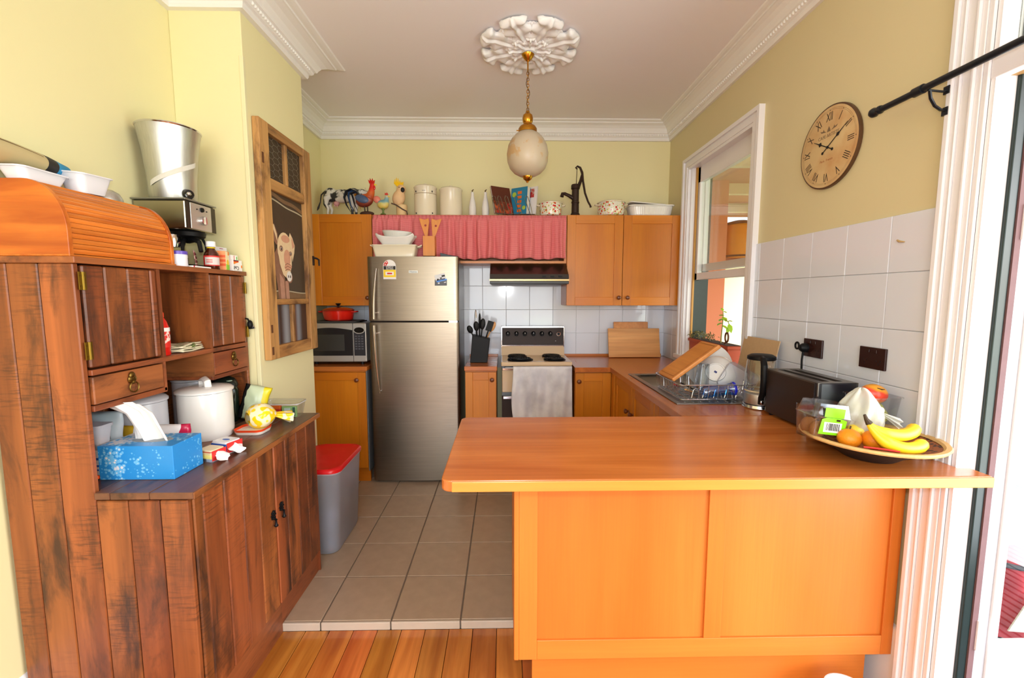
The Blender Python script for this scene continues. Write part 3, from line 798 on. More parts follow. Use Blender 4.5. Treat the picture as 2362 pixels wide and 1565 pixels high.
# peninsula
def round_corner(poly, idx, r, n=6):
    out = []
    for i, p in enumerate(poly):
        if i not in idx: out.append(p); continue
        a = Vector(poly[i-1]) - Vector(p); b = Vector(poly[(i+1) % len(poly)]) - Vector(p); a.normalize(); b.normalize()
        P = Vector(p); c = P + (a+b)*r
        a0 = math.atan2((-b).y, (-b).x); 
        s = P + a*r - c; e = P + b*r - c
        t0 = math.atan2(s.y, s.x); t1 = math.atan2(e.y, e.x); dd = (t1-t0+pi) % (2*pi) - pi
        for k in range(n+1):
            q = t0 + dd*k/n; out.append((c.x+r*math.cos(q), c.y+r*math.sin(q)))
    return out
t = thing('peninsula_worktop', 'long orange timber peninsula top holding the fruit basket', 'worktop', (0.6, 1.5, CT-0.034))
pp = round_corner([(-0.180, 1.192), (1.412, 1.192), (1.412, 1.256), (1.374, 1.256), (1.374, 1.838), (-0.180, 1.838)], (0, 5), 0.03)
put('top_board', MB().prism(pp, 'Z', CT-0.034, CT), W_topX, t, bev=0.004)
put('edge_strip', MB().box(-0.148, 1.411, 1.186, 1.193, CT-0.032, CT-0.002), W_edge, t, bev=0.002)
t = thing('peninsula_cabinet', 'panelled timber back of the peninsula, facing the camera', 'cabinet', (0.7, 1.6, ZF))
PF = 1.412; z0, z1 = 0.150, CT-0.035
put('carcass', MB().box(0.040, 1.372, PF+0.016, 1.80, z0+0.004, z1), W_panel, t)
put('end_panel', MB().box(0.034, 0.0402, PF+0.014, 1.802, z0, z1), W_panel, t)
put('panel', MB().box(0.105, 0.70, PF+0.009, PF+0.0158, 0.20, z1), W_panel, t); put('panel', MB().box(0.75, 1.345, PF+0.009, PF+0.0158, 0.20, z1), W_panel, t)
put('stile', MB().box(0.033, 0.050, PF-0.002, PF+0.016, z0, z1), W_panel, t, bev=0.003)
put('stile', MB().box(0.050, 0.113, PF, PF+0.016, z0, z1), W_panel, t, bev=0.0015)
put('stile', MB().box(0.698, 0.758, PF, PF+0.016, 0.222, z1), W_panel, t, bev=0.0015)
put('stile', MB().box(1.334, 1.373, PF, PF+0.016, z0, z1), W_panel, t, bev=0.0015)
put('rail', MB().box(0.113, 1.334, PF+0.0003, PF+0.016, z0, 0.222), W_panelX, t, bev=0.0015)
put('kickboard', MB().box(0.100, 1.325, 1.462, 1.48, ZF+0.001, z0+0.004), W_panelX, t)

# ------------------------------------------------------------------ refrigerator
t = thing('refrigerator', 'stainless steel two-door fridge standing between the oak base cabinets', 'refrigerator', (-0.66, 3.47, 0))
FX0, FX1, FY = -0.992, -0.330, 3.218
put('body', MB().box(FX0+0.006, FX1-0.006, FY+0.066, 3.72, 0.03, 1.690), plain('dark_grey_metal', (88, 84, 82), 0.3, 0.6), t, bev=0.004)
put('foot', MB().box(FX0+0.02, FX1-0.02, FY+0.05, 3.70, 0.0, 0.03), M_dark, t)
def fdoor(z0, z1):
    n = 12; front = []
    for i in range(n+1):
        u = i/n; x = FX0 + (FX1-FX0)*u
        e = min(u, 1-u)*(FX1-FX0)
        r = 0.018; rr = (r - math.sqrt(max(0, r*r-(r-min(e, r))**2)))
        front.append((x, FY + 0.012*(2*u-1)**2 + rr))
    # finer corners
    front = []
    for u in (0, 0.004, 0.010, 0.02, 0.03, 0.06, 0.12, 0.2, 0.3, 0.4, 0.5, 0.6, 0.7, 0.8, 0.88, 0.94, 0.97, 0.98, 0.99, 0.996, 1):
        e = min(u, 1-u)*(FX1-FX0); r = 0.02
        rr = r - math.sqrt(max(0, r*r-(r-min(e, r))**2))
        front.append((FX0+(FX1-FX0)*u, FY + 0.010*(2*u-1)**2 + rr))
    poly = front + [(FX1, FY+0.062), (FX0, FY+0.062)]
    return put('door', MB().prism(poly, 'Z', z0, z1), M_steel, t, smooth=True, ang=30)
dU = fdoor(1.236, 1.700); dL = fdoor(0.020, 1.222)
put('seal', MB().box(FX0+0.01, FX1-0.01, FY+0.02, FY+0.06, 1.222, 1.236), M_dark, t)
put('hinge_cap', MB().box(FX1-0.075, FX1-0.012, FY+0.012, FY+0.055, 1.2225, 1.234), M_chrome, t)
def fhandle(d, zs):
    pts = []; n = 14
    for i in range(n+1):
        u = i/n; z = zs[0] + (zs[1]-zs[0])*u
        bow = math.sin(pi*(0.12+0.88*u)) if zs[0] < zs[1] else 0
        x = -0.938 + 0.020*(u**2); y = FY - 0.012 - 0.034*(1-u**2.2)
        pts.append((x, y, z))
    rs = [0.0115*(1-0.62*(i/n)**1.6) for i in range(n+1)]
    h = MB().tube(pts, rs, 10, flat=0.8)
    h.tube([(-0.938, FY-0.045, zs[0]+(zs[1]-zs[0])*0.12), (-0.925, FY+0.012, zs[0]+(zs[1]-zs[0])*0.12)], 0.007, 8)
    h.tube([(-0.920, FY-0.012, zs[1]-(zs[1]-zs[0])*0.03), (-0.912, FY+0.012, zs[1]-(zs[1]-zs[0])*0.03)], 0.004, 6)
    return put('handle', h, M_chrome, d, smooth=True)
fhandle(dU, (1.250, 1.615)); fhandle(dL, (1.205, 0.700))
# energy label (flat sticker)
lab = MB(); lab.mat(0)
lx, lz = -0.826, 1.58; yf = FY - 0.0002 + 0.010*0.25
def yfront(x): return FY + 0.010*(2*(x-FX0)/(FX1-FX0)-1)**2
yl = yfront(lx) - 0.0016
def flat(mb, poly, y, d=0.0006): mb.prism(poly, 'Y', y, y+d)
pts = [(lx-0.046, 1.538), (lx+0.046, 1.538), (lx+0.046, 1.634)] + [(lx+0.046*math.cos(a), 1.634+0.043*math.sin(a)) for a in [pi*i/14 for i in range(1, 14)]] + [(lx-0.046, 1.634)]
lab.mat(0); flat(lab, pts, yl, 0.0012)
lab.mat(1); flat(lab, [(lx-0.043, 1.606), (lx+0.043, 1.606), (lx+0.043, 1.632), (lx-0.043, 1.632)], yl-0.0004)
lab.mat(2); flat(lab, [(lx-0.044, 1.552), (lx+0.044, 1.552), (lx+0.044, 1.605), (lx-0.044, 1.605)], yl-0.0004)
lab.mat(0); flat(lab, [(lx-0.030, 1.566), (lx+0.030, 1.566), (lx+0.030, 1.591), (lx-0.030, 1.591)], yl-0.0007)
lab.mat(3); flat(lab, [(lx-0.018, 1.573), (lx+0.018, 1.573), (lx+0.018, 1.584), (lx-0.018, 1.584)], yl-0.001)
arcp = [(lx+0.042*math.cos(a), 1.634+0.040*math.sin(a)) for a in [pi-0.0-i*0.105 for i in range(12)]] + [(lx+0.020*math.cos(a), 1.634+0.019*math.sin(a)) for a in [pi-1.155+i*0.105 for i in range(12)]]
lab.mat(3); flat(lab, arcp, yl-0.0004)
def star(cx, cz, r): return [(cx+(r if i % 2 == 0 else r*0.45)*math.sin(i*pi/5), cz+(r if i % 2 == 0 else r*0.45)*math.cos(i*pi/5)) for i in range(10)]
lab.mat(0); flat(lab, star(lx-0.030, 1.643, 0.0065), yl-0.0008); flat(lab, star(lx-0.022, 1.659, 0.0065), yl-0.0008)
sl = put('energy_label', lab, [M_paper, M_ink, M_yellowp, M_label_red], dU)
letters('ENERGY', 0.0145, wl((lx+0.002, yl-0.0008, 1.6245), sl), M_paper, sl, FRAME_BACK)
letters('RATING', 0.0145, wl((lx+0.002, yl-0.0008, 1.6125), sl), M_paper, sl, FRAME_BACK)
bx_, bz_ = -0.655, 1.591; yb = yfront(bx_)
bd = put('badge', MB().box(bx_-0.033, bx_+0.033, yb-0.002, yb+0.001, bz_-0.010, bz_+0.010), plain('badge_silver', (206, 208, 206), 0.3, 0.2), dU, bev=0.001)
letters('Hisense', 0.0165, wl((bx_, yb-0.0024, bz_), bd), plain('badge_teal', (40, 70, 84), 0.4), bd, FRAME_BACK)
# fridge magnet
mg = thing('fridge_magnet', 'dark photo magnet with a blue stripe, tilted on the freezer door', 'magnet', (-0.458, yfront(-0.458)-0.0012, 1.535), frame=FRAME_BACK)
mm_ = MB(); Q = lambda x, y, hx, hy, z: mm_.box(x-hx, x+hx, y-hy, y+hy, z, z+0.0006)
mm_.mat(0); Q(0, -0.022, 0.044, 0.022, 0.0); mm_.mat(1)
st = len(mm_.v); Q(0.0, 0.018, 0.037, 0.022, 0.0007); mm_.mat(2); Q(0.006, -0.008, 0.038, 0.0055, 0.0014)
mm_.mat(3)
for (x, y, a, b) in ((-0.02, 0.006, 0.006, 0.004), (0.004, 0.010, 0.007, 0.004), (0.024, 0.022, 0.012, 0.006), (0.0, 0.0, 0.032, 0.003)): Q(x, y, a, b, 0.0014)
mm_.mat(1); Q(-0.02, -0.022, 0.006, 0.005, 0.0008); Q(0.026, -0.026, 0.008, 0.003, 0.0008)
mm_.xf(Matrix.Rotation(0.22, 4, 'Z'), st)
put('photo_card', mm_, [plain('magnet_dark', (62, 60, 66), 0.3), plain('magnet_white', (206, 208, 214), 0.3), plain('magnet_blue', (60, 130, 220), 0.3), M_ink], mg, local=True)

# ------------------------------------------------------------------ stove
t = thing('electric_stove', 'upright cream and brown electric stove with four black coil plates', 'stove', (0.245, 3.45, 0))
M_cream = plain('tan_enamel', (196, 168, 134), 0.22, coat=0.4)
M_brownen = plain('brown_enamel', (44, 27, 20), 0.5, spec=0.3)
sx0, sx1 = -0.022, 0.508; SF = 3.205
put('body', MB().box(sx0+0.006, sx1-0.006, SF+0.03, 3.70, 0.03, 0.905), M_greymetal, t, bev=0.003)
put('cooktop', MB().box(sx0, sx1, SF, 3.60, 0.905, 0.929), M_cream, t, bev=0.008, seg=3)
put('front_lip', MB().box(sx0+0.002, sx1-0.002, SF-0.004, SF+0.03, 0.898, 0.922), M_cream, t, bev=0.006)
bg = put('backguard', MB().prism([(3.575, 0.925), (3.61, 1.006), (3.70, 1.006), (3.70, 0.905), (3.575, 0.905)], 'X', sx0+0.002, sx1-0.008), M_cream, t, bev=0.003)
bp = put('control_panel', MB().prism([(3.612, 1.008), (3.632, 1.155), (3.70, 1.155), (3.70, 1.008)], 'X', sx0+0.006, sx1-0.012), M_brownen, t)
put('chrome_trim', MB().box(sx0+0.002, sx1-0.008, 3.606, 3.700, 1.003, 1.010).box(sx0+0.002, sx1-0.008, 3.628, 3.70, 1.154, 1.163).box(sx0+0.001, sx0+0.007, 3.606, 3.70, 0.93, 1.163).box(sx1-0.013, sx1-0.008, 3.606, 3.70, 0.93, 1.163), M_chrome, t)
for i in range(6):
    x = 0.034 + i*0.0705
    kb = put('control_knob', MB().cyl((x, 3.626, 1.105), (x, 3.600, 1.100), 0.019, 0.016, 18).box(x-0.003, x+0.003, 3.592, 3.601, 1.086, 1.116), M_black, t, smooth=True)
    put('pointer', MB().box(x-0.0012, x+0.0012, 3.5915, 3.593, 1.105, 1.116), M_paper, kb)
put('timer_dial', MB().cyl((0.455, 3.628, 1.104), (0.455, 3.616, 1.102), 0.019, 0.019, 20), M_chrome, t, smooth=True)
put('timer_button', MB().cyl((0.455, 3.616, 1.102), (0.455, 3.612, 1.102), 0.011, 0.011, 16), M_black, t, smooth=True)
put('indicator', MB().cyl((0.43, 3.622, 1.045), (0.43, 3.614, 1.044), 0.004, 0.004, 10), M_chrome, t)
def coil(cx, cy, r):
    p = put('drip_pan', MB().lathe([(r*1.06, 0.9285), (r*1.08, 0.934), (r*0.98, 0.934), (r*0.9, 0.930)], (cx, cy, 0), 28), M_black, t, smooth=True)
    pts = []
    turns = 3.6; n = 90
    for i in range(n+1):
        u = i/n; a = u*turns*2*pi; rr = r*(0.22+0.76*u)
        pts.append((cx+rr*math.cos(a), cy+rr*math.sin(a), 0.939))
    put('coil_element', MB().tube(pts, 0.0062, 6), M_black, p, smooth=True)
coil(0.108, 3.50, 0.072); coil(0.385, 3.50, 0.072); coil(0.125, 3.315, 0.092); coil(0.388, 3.315, 0.078)
gd = put('grill_door', MB().box(sx0+0.008, sx1-0.008, SF+0.006, SF+0.035, 0.700, 0.876), M_cream, t, bev=0.006)
put('door_trim', MB().box(sx0+0.010, sx1-0.010, SF-0.002, SF+0.02, 0.866, 0.884), M_chrome, gd, bev=0.003)
put('rail_handle', MB().tube([(sx0+0.03, SF+0.004, 0.889), (sx0+0.03, SF-0.03, 0.889), (sx1-0.03, SF-0.03, 0.889), (sx1-0.03, SF+0.004, 0.889)], 0.006, 8), M_chrome, gd, smooth=True)
od = put('oven_door', MB().box(sx0+0.008, sx1-0.008, SF+0.006, SF+0.035, 0.14, 0.672), M_brownen, t, bev=0.004)
put('oven_handle', MB().box(sx0+0.015, sx1-0.015, SF-0.025, SF+0.008, 0.655, 0.676), M_chrome, od, bev=0.004)
put('plinth', MB().box(sx0+0.02, sx1-0.02, SF+0.05, 3.68, 0.0, 0.14), M_brownen, t)
# tea towel over the grill-door handle
def towel():
    x0, x1 = 0.068, 0.500; rnd = random.Random(5)
    yF = SF - 0.044
    def fn(u, v):
        x = x0 + (x1-x0)*u
        s = v*0.74
        f = 0.011*math.sin(u*15+2.2*v+1.5*math.sin(v*5)) + 0.007*math.sin(u*31+3+v*6) + 0.006*math.sin(u*9-v*14)
        if s < 0.22:    # behind the bar
            return (x, SF - 0.016 , 0.712 + s*0.82 + 0.0)
        if s < 0.26:
            a = (s-0.22)/0.04*pi
            return (x, SF - 0.030 + 0.0135*math.cos(a), 0.8925 + 0.0105*math.sin(a)+0.0)
        d = (s-0.26)
        x2 = x + (u-0.5)*0.03*d - 0.05*d*(1-u)*math.sin(d*9)
        return (x2, yF - f*min(1, d*8) - 0.012*d, 0.8925 - d*1.0 - (0.02*math.sin(u*5) if v > 0.99 else 0))
    mb = MB().grid(fn, 60, 60)
    o = put('tea_towel', mb, two_tone('stained_linen', (212, 208, 208), (176, 172, 178), 7, 0.42, 0.72, detail=6, rough=0.9), None, (0.28, yF, 0.89), smooth=True, ang=180)
    s = o.modifiers.new('solid', 'SOLIDIFY'); s.thickness = 0.0015
    tag(o, 'crumpled grey-white tea towel hanging over the stove handle', 'towel')
towel()
# range hood
t = thing('range_hood', 'dark brown range hood on the tiles below the curtain', 'range hood', (0.19, 3.5, 1.5))
HX0, HX1 = -0.103, 0.484
M_hood = plain('hood_brown', (40, 28, 22), 0.3, coat=0.2)
put('canopy', MB().prism([(3.73, 1.664), (3.43, 1.664), (3.285, 1.575), (3.278, 1.53), (3.73, 1.53)], 'X', HX0, HX1), M_hood, t, bev=0.003)
put('control_strip', MB().prism([(3.283, 1.578), (3.270, 1.548), (3.274, 1.547), (3.288, 1.575)], 'X', HX0, HX1), plain('hood_strip', (58, 52, 50), 0.35), t)
put('trim_strip', MB().box(HX0-0.002, HX1+0.002, 3.262, 3.28, 1.528, 1.540), plain('gold_trim', (168, 140, 96), 0.3, 0.7), t)
put('slide_tray', MB().box(HX0, HX1, 3.268, 3.70, 1.505, 1.528), plain('tray_dark', (44, 42, 42), 0.4), t, bev=0.004)
for x in (0.30, 0.36, 0.42): put('switch', MB().box(x-0.014, x+0.014, 3.268, 3.276, 1.556, 1.566), M_black, t)

# ------------------------------------------------------------------ sink
t = thing('kitchen_sink', 'stainless sink with drainer let into the worktop below the window', 'sink', (1.05, 2.45, CT))
M_sink = plain('sink_steel', (150, 148, 144), 0.28, 1.0, bump=0.05, bscale=150)
rx0, rx1, ry0, ry1 = 0.826, 1.262, 2.035, 2.855
mb = MB()
for a, b, c, d in ((rx0, rx1, SY1-0.01, ry1), (rx0, SX0+0.01, SY0, SY1-0.01), (SX1-0.01, rx1, SY0, SY1-0.01), (rx0, rx1, ry0, SY0)):
    mb.box(a, b, c, d, CT+0.0005, CT+0.005)
put('rim', mb, M_sink, t, bev=0.0015)
bw = MB(); L0, L1 = CT+0.003, CT-0.15
bw.rbox((SX0+SX1)/2, (SY0+SY1)/2, L1, L0, 0.17, 0.165, 0.05, 0.192, 0.187, capt=False)
o = put('bowl', bw, M_sink, t, smooth=True); s = o.modifiers.new('solid', 'SOLIDIFY'); s.thickness = 0.0015
put('waste', MB().cyl((1.045, 2.635, L1+0.0008), (1.045, 2.635, L1+0.004), 0.035, 0.03, 20), M_chrome, t)
for i in range(9):
    x = rx0+0.05 + i*0.042
    put('drain_ridge', MB().tube([(x, ry0+0.03, CT+0.005), (x, SY0-0.03, CT+0.005)], 0.004, 6, flat=0.6), M_sink, t, smooth=True)
# ------------------------------------------------------------------ rustic hutch
t = thing('rustic_hutch', 'dark recycled-timber hutch against the left wall, doors below and pigeonholes above', 'hutch', (-1.22, 1.70, ZF))
HN, HF = 1.280, 2.108     # near and far ends
bx_ = [-1.487, -1.412, -1.323, -1.2235, -1.130, -1.036, -0.952]
for i in range(6):
    top = 1.512 if i < 3 else 0.806
    put('plank', MB().box(bx_[i]+0.001, bx_[i+1]-0.001, HN, HN+0.018, ZF+0.001, top), W_rusZ, t, bev=0.003, seg=1)
for i in range(8):
    a = HN+0.02 + i*0.1; put('back_plank', MB().box(-1.482, -1.468, a+0.001, a+0.099, 0.834, 1.512), W_rusZ, t, bev=0.003, seg=1)
for i in range(3):
    put('plank', MB().box(bx_[i]+0.001, bx_[i+1]-0.001, HF-0.018, HF, 0.834, 1.512), W_rusZ, t, bev=0.003, seg=1)
put('top_board', MB().box(-1.488, -1.214, HN-0.004, HF+0.003, 1.512, 1.531), W_rusY, t, bev=0.002)
put('shelf', MB().box(-1.466, -1.215, HN+0.019, HF-0.019, 1.183, 1.200), W_rusY, t, bev=0.002)
put('divider', MB().box(-1.466, -1.217, 1.573, 1.587, 1.2005, 1.5115), W_rusZ, t); put('divider', MB().box(-1.466, -1.217, 1.832, 1.846, 1.2005, 1.5115), W_rusZ, t)
put('divider', MB().box(-1.466, -1.218, 1.572, 1.584, 1.080, 1.1825), W_rusX, t); put('divider', MB().box(-1.466, -1.218, 1.832, 1.844, 1.080, 1.1825), W_rusX, t)
put('drawer_runner', MB().box(-1.466, -1.218, HN+0.019, 1.584, 1.074, 1.092), W_rusY, t, bev=0.002); put('drawer_runner', MB().box(-1.466, -1.218, 1.832, HF-0.019, 1.046+0.02, 1.083), W_rusY, t, bev=0.002)
def hinge(d, x, y, z, h=0.052):
    mb = MB().box(x-0.001, x+0.002, y-0.011, y+0.011, z-h/2, z+h/2)
    mb.cyl((x+0.003, y, z-h/2), (x+0.003, y, z+h/2), 0.0035, n=8)
    for dz in (-0.016, 0.016):
        for dy in (-0.007, 0.007): mb.cyl((x+0.001, y+dy, z+dz), (x+0.0035, y+dy, z+dz), 0.0022, n=6)
    put('hinge', mb, plain('bright_brass', (130, 104, 40), 0.45, 1.0), d)
def plank_door(ys, x, z0, z1, th=0.016):
    d = put('door', MB().box(x-th-0.010, x-th+0.002, ys[0]+0.012, ys[-1]-0.012, z0+0.02, z1-0.02), W_rusZ, t)
    for a, b in zip(ys, ys[1:]):
        put('plank', MB().box(x-th, x+random.uniform(-0.0012, 0.0012), a+0.0012, b-0.0012, z0, z1), W_rusZ, d, bev=0.004, seg=1)
    return d
d = plank_door([1.301, 1.372, 1.455, 1.545, 1.571], -1.2185, 1.2055, 1.508)
hinge(d, -1.216, 1.297, 1.462); hinge(d, -1.216, 1.297, 1.258)
d = plank_door([1.849, 1.915, 1.990, 2.086], -1.2185, 1.2035, 1.508)
hinge(d, -1.216, 2.093, 1.455); hinge(d, -1.216, 2.093, 1.25)
def lion_pull(d, y, z, x):
    mb = MB()
    mb.lathe([(0.0, 0.0), (0.013, 0.0), (0.015, 0.004), (0.011, 0.009), (0.0, 0.011)], (x, y, z+0.010), 12, 'X')
    mb.ball((x+0.005, y, z+0.024), 0.006, 0.012, 0.012, 10, 6); mb.ball((x+0.008, y, z+0.002), 0.006, 0.007, 0.006, 8, 6)
    for s in (-1, 1): mb.ball((x+0.005, y+s*0.010, z+0.013), 0.005, 0.005, 0.009, 8, 6)
    put('pull_plate', mb, M_oldbrass, d, smooth=True)
    put('pull_ring', MB().tube([(x+0.010+0.002*math.sin(a), y+0.0145*math.sin(a), z-0.014+0.0165*math.cos(a)) for a in [2*pi*i/20 for i in range(20)]], 0.0024, 8, closed=True), M_oldbrass, d, smooth=True)
d = put('drawer', MB().box(-1.24, -1.2175, 1.302, 1.570, 1.0945, 1.178), W_rusY, t, bev=0.003); lion_pull(d, 1.432, 1.137, -1.2175)
d = put('drawer', MB().box(-1.24, -1.2175, 1.847, 2.087, 1.0855, 1.178), W_rusY, t, bev=0.003); lion_pull(d, 1.975, 1.135, -1.2175)
cb = [-1.466, -1.34, -1.222, -1.176, -1.060, -0.929]
for i in range(5):
    put('counter_board', MB().box(cb[i]+0.0006, cb[i+1]-0.0006, HN-0.006 if cb[i] > -1.23 else HN+0.019, 2.172 if cb[i] > -1.18 else HF, 0.812, 0.833), W_rustop, t, bev=0.002, seg=1)
put('edge_board', MB().box(-0.9295, -0.926, HN-0.006, 2.172, 0.8125, 0.8325), W_rusY, t, bev=0.001)
put('body', MB().box(-1.466, -0.972, HN+0.019, HF-0.002, 0.01, 0.811).box(-1.172, -0.972, HF-0.002, 2.160, 0.01, 0.811), plain('hutch_inside', (46, 28, 18), 0.8), t)
put('end_board', MB().box(-1.172, -0.952, 2.160, 2.168, 0.002, 0.811), W_rusZ, t)
put('plinth', MB().box(-0.972, -0.962, HN+0.019, 1.786, ZF+0.001, 0.106), W_rusY, t); put('plinth', MB().box(-0.972, -0.962, 1.786, 2.160, 0.001, 0.106), W_rusY, t)
def drop_pull(d, y, z, x):
    mb = MB()
    for (dz, r) in ((0.02, 0.008), (0.008, 0.011), (-0.004, 0.008)): mb.ball((x+0.003, y, z+dz), 0.005, r, r, 10, 6)
    for a in range(8): mb.ball((x+0.003, y+0.014*math.cos(a*pi/4), z+0.008+0.016*math.sin(a*pi/4)), 0.004, 0.005, 0.005, 6, 4)
    put('pull_plate', mb, M_blackiron, d, smooth=True)
    mb = MB().lathe([(0.0, -0.032), (0.006, -0.031), (0.009, -0.026), (0.005, -0.020), (0.004, -0.006), (0.006, 0.0), (0.0, 0.004)], (x+0.012, y, z-0.010), 10)
    mb.tube([(x+0.003, y, z-0.006), (x+0.012, y, z-0.007)], 0.003, 6)
    put('drop_handle', mb, M_blackiron, d, smooth=True)
dl = plank_door([1.302, 1.345, 1.447, 1.548, 1.650, 1.762], -0.952, 0.108, 0.800); drop_pull(dl, 1.738, 0.512, -0.951)
dr = plank_door([1.766, 1.860, 1.962, 2.058, 2.166], -0.950, 0.108, 0.800); drop_pull(dr, 1.800, 0.520, -0.949)

# ------------------------------------------------------------------ bread box and the things on it
t = thing('bread_box', 'orange pine roll-top bread box on top of the dark hutch', 'bread box', (-1.36, 1.49, 1.5315))
BX0, BX1, BY0, BY1, BZ0, BZ1 = -1.496, -1.236, 1.288, 1.690, 1.532, 1.748
ac = (-1.350, 1.604); ra, rb = BX1 - ac[0], BZ1 - ac[1]
def arcpt(a, k=0.0): return (ac[0] + (ra-k)*math.cos(a), ac[1] + (rb-k)*math.sin(a))
prof = [(BX0, BZ0), (BX1, BZ0)] + [arcpt(pi/2*i/12) for i in range(13)] + [(BX0, BZ1)]
for a, b in ((BY0, BY0+0.014), (BY1-0.014, BY1)): put('side', MB().prism(prof, 'Y', a, b), W_pineX, t, bev=0.0015)
put('base_board', MB().box(BX0+0.002, BX1+0.003, BY0-0.003, BY1+0.003, BZ0-0.0005, BZ0+0.006), W_pineY, t, bev=0.002)
n = 15; path = [(BX1-0.006, BZ0+0.008), (BX1-0.006, ac[1])] + [arcpt(pi/2*0.80*i/10, 0.006) for i in range(1, 11)]
L_ = [0]
for p, q in zip(path, path[1:]): L_.append(L_[-1] + math.dist(p, q))
def at(s):
    for i in range(len(path)-1):
        if s <= L_[i+1] or i == len(path)-2:
            u = (s-L_[i])/(L_[i+1]-L_[i]); return (path[i][0]+(path[i+1][0]-path[i][0])*u, path[i][1]+(path[i+1][1]-path[i][1])*u)
for i in range(n):
    p, q = at(L_[-1]*i/n + 0.0006), at(L_[-1]*(i+1)/n - 0.0006); dx, dz = q[0]-p[0], q[1]-p[1]; l = math.hypot(dx, dz); nx, nz = -dz/l*0.006, dx/l*0.006
    m_ = ((p[0]+q[0])/2 - nx*0.35, (p[1]+q[1])/2 - nz*0.35)
    put('slat', MB().prism([p, m_, q, (q[0]+nx, q[1]+nz), (p[0]+nx, p[1]+nz)], 'Y', BY0+0.0145, BY1-0.0145), W_pineY, t)
put('top_board', MB().box(BX0, -1.338, BY0+0.0145, BY1-0.0145, BZ1-0.013, BZ1-0.001), W_pineY, t, bev=0.003)
put('back_board', MB().box(BX0, BX0+0.008, BY0+0.0145, BY1-0.0145, BZ0+0.006, BZ1-0.014), W_pineY, t)
# football
ftb = MB().lathe([(0.0, -0.25), (0.030, -0.245), (0.058, -0.215), (0.074, -0.15), (0.080, -0.06), (0.080, 0.06), (0.074, 0.15), (0.058, 0.215), (0.030, 0.245), (0.0, 0.25)], (0, 0, 0), 28, 'Y', sx=0.74, sy=0.45)
o = put('football', ftb, bands('football_panels', 'Y', [(0.0, (38, 140, 190)), (0.10, (34, 32, 30)), (0.16, (186, 170, 126)), (0.77, (34, 32, 30)), (0.845, (38, 140, 190))], 0.6, lo=-0.25, hi=0.25, noise=0.012, nscale=6), None, (0, 0, 0), smooth=True, ang=180)
o.location = (-1.432, 1.270, 1.829); o.rotation_euler = (-0.07, 0, 0.02)
tag(o, 'worn football with blue tips, black bands and a dirty cream middle', 'ball')
ORIGIN[o.name] = Vector((0, 0, 0))
put('seam', MB().tube([(0.050, y, 0.020 - 0.4*abs(y)**2) for y in [-0.12+0.024*i for i in range(11)]], 0.0015, 6), plain('seam_brown', (110, 92, 60), 0.8), o, local=True)
def tub(name, label, loc, rot, w, d, h, mat, group=None):
    t = thing(name, label, 'tub', loc, group, rot=rot)
    o = put('bowl', MB().rbox(0, 0, 0, h, w*0.76, d*0.76, 0.02, w, d, capt=False), mat, t, smooth=True, local=True)
    s = o.modifiers.new('solid', 'SOLIDIFY'); s.thickness = 0.0025
    put('rim', MB().rbox(0, 0, h-0.003, h+0.001, w+0.004, d+0.004, 0.022, capt=False, capb=False), mat, t, local=True)
    return t
tub('plastic_tub', 'white plastic tub sitting flat on the bread box under the football', (-1.398, 1.372, 1.749), (0, 0, 0.03), 0.038, 0.074, 0.038, M_whitepl)
tub('plastic_tub', 'white plastic tub tipped up on the bread box beside a steel bowl', (-1.378, 1.512, 1.7535), (0.05, 0.08, 0.0), 0.042, 0.060, 0.060, M_whitepl)
o = put('steel_bowl', MB().lathe([(0.052, 0.0), (0.053, 0.004), (0.051, 0.018), (0.042, 0.036), (0.026, 0.046), (0.0, 0.049)], (0, 0, 0), 28), M_steelZ, None, smooth=True)
o.location = (-1.425, 1.632, 1.7485); tag(o, 'small stainless bowl upside down at the back end of the bread box', 'bowl'); ORIGIN[o.name] = Vector((0, 0, 0))
put('base_ring', MB().lathe([(0.0535, 0.0), (0.055, 0.003), (0.0535, 0.006)], (0, 0, 0), 28, capb=False, capt=False), M_black, o, local=True)

# ------------------------------------------------------------------ coffee machine with a tall steel hopper standing on it
t = thing('coffee_machine', 'stainless espresso machine on the hutch behind the medicines', 'coffee machine', (-1.39, 1.95, 1.532))
M_cm = plain('machine_steel', (172, 166, 146), 0.24, 1.0)
put('head', MB().box(-1.492, -1.285, 1.835, 2.015, 1.690, 1.806), M_cm, t, bev=0.006)
put('top_plate', MB().box(-1.497, -1.278, 1.828, 2.022, 1.8055, 1.8125), plain('machine_top', (150, 150, 144), 0.35, 0.8), t, bev=0.003)
fp = put('front_panel', MB().box(-1.2855, -1.2795, 1.858, 1.985, 1.694, 1.800), plain('panel_silver', (198, 196, 190), 0.3, 0.7), t, bev=0.002)
put('dark_band', MB().box(-1.2855, -1.281, 1.836, 1.857, 1.694, 1.800), plain('machine_dark', (66, 58, 50), 0.3, 0.6), t)
put('dark_band', MB().box(-1.2855, -1.281, 1.986, 2.014, 1.694, 1.800), plain('machine_dark', (66, 58, 50), 0.3, 0.6), t)
put('dial', MB().lathe([(0.018, 0.0), (0.019, 0.003), (0.017, 0.012), (0.0, 0.013)], (-1.2795, 1.925, 1.735), 18, 'X').box(-1.270, -1.262, 1.922, 1.928, 1.720, 1.750), M_chrome, fp, smooth=True)
put('push_button', MB().lathe([(0.010, 0.0), (0.009, 0.006), (0.0, 0.007)], (-1.2795, 1.925, 1.780), 14, 'X'), M_black, fp, smooth=True)
put('indicator', MB().ball((-1.279, 1.895, 1.778), 0.003, n=8, m=6).ball((-1.279, 1.955, 1.778), 0.003, n=8, m=6), M_black, fp)
put('column', MB().box(-1.492, -1.415, 1.84, 2.01, 1.545, 1.690), M_cm, t, bev=0.004)
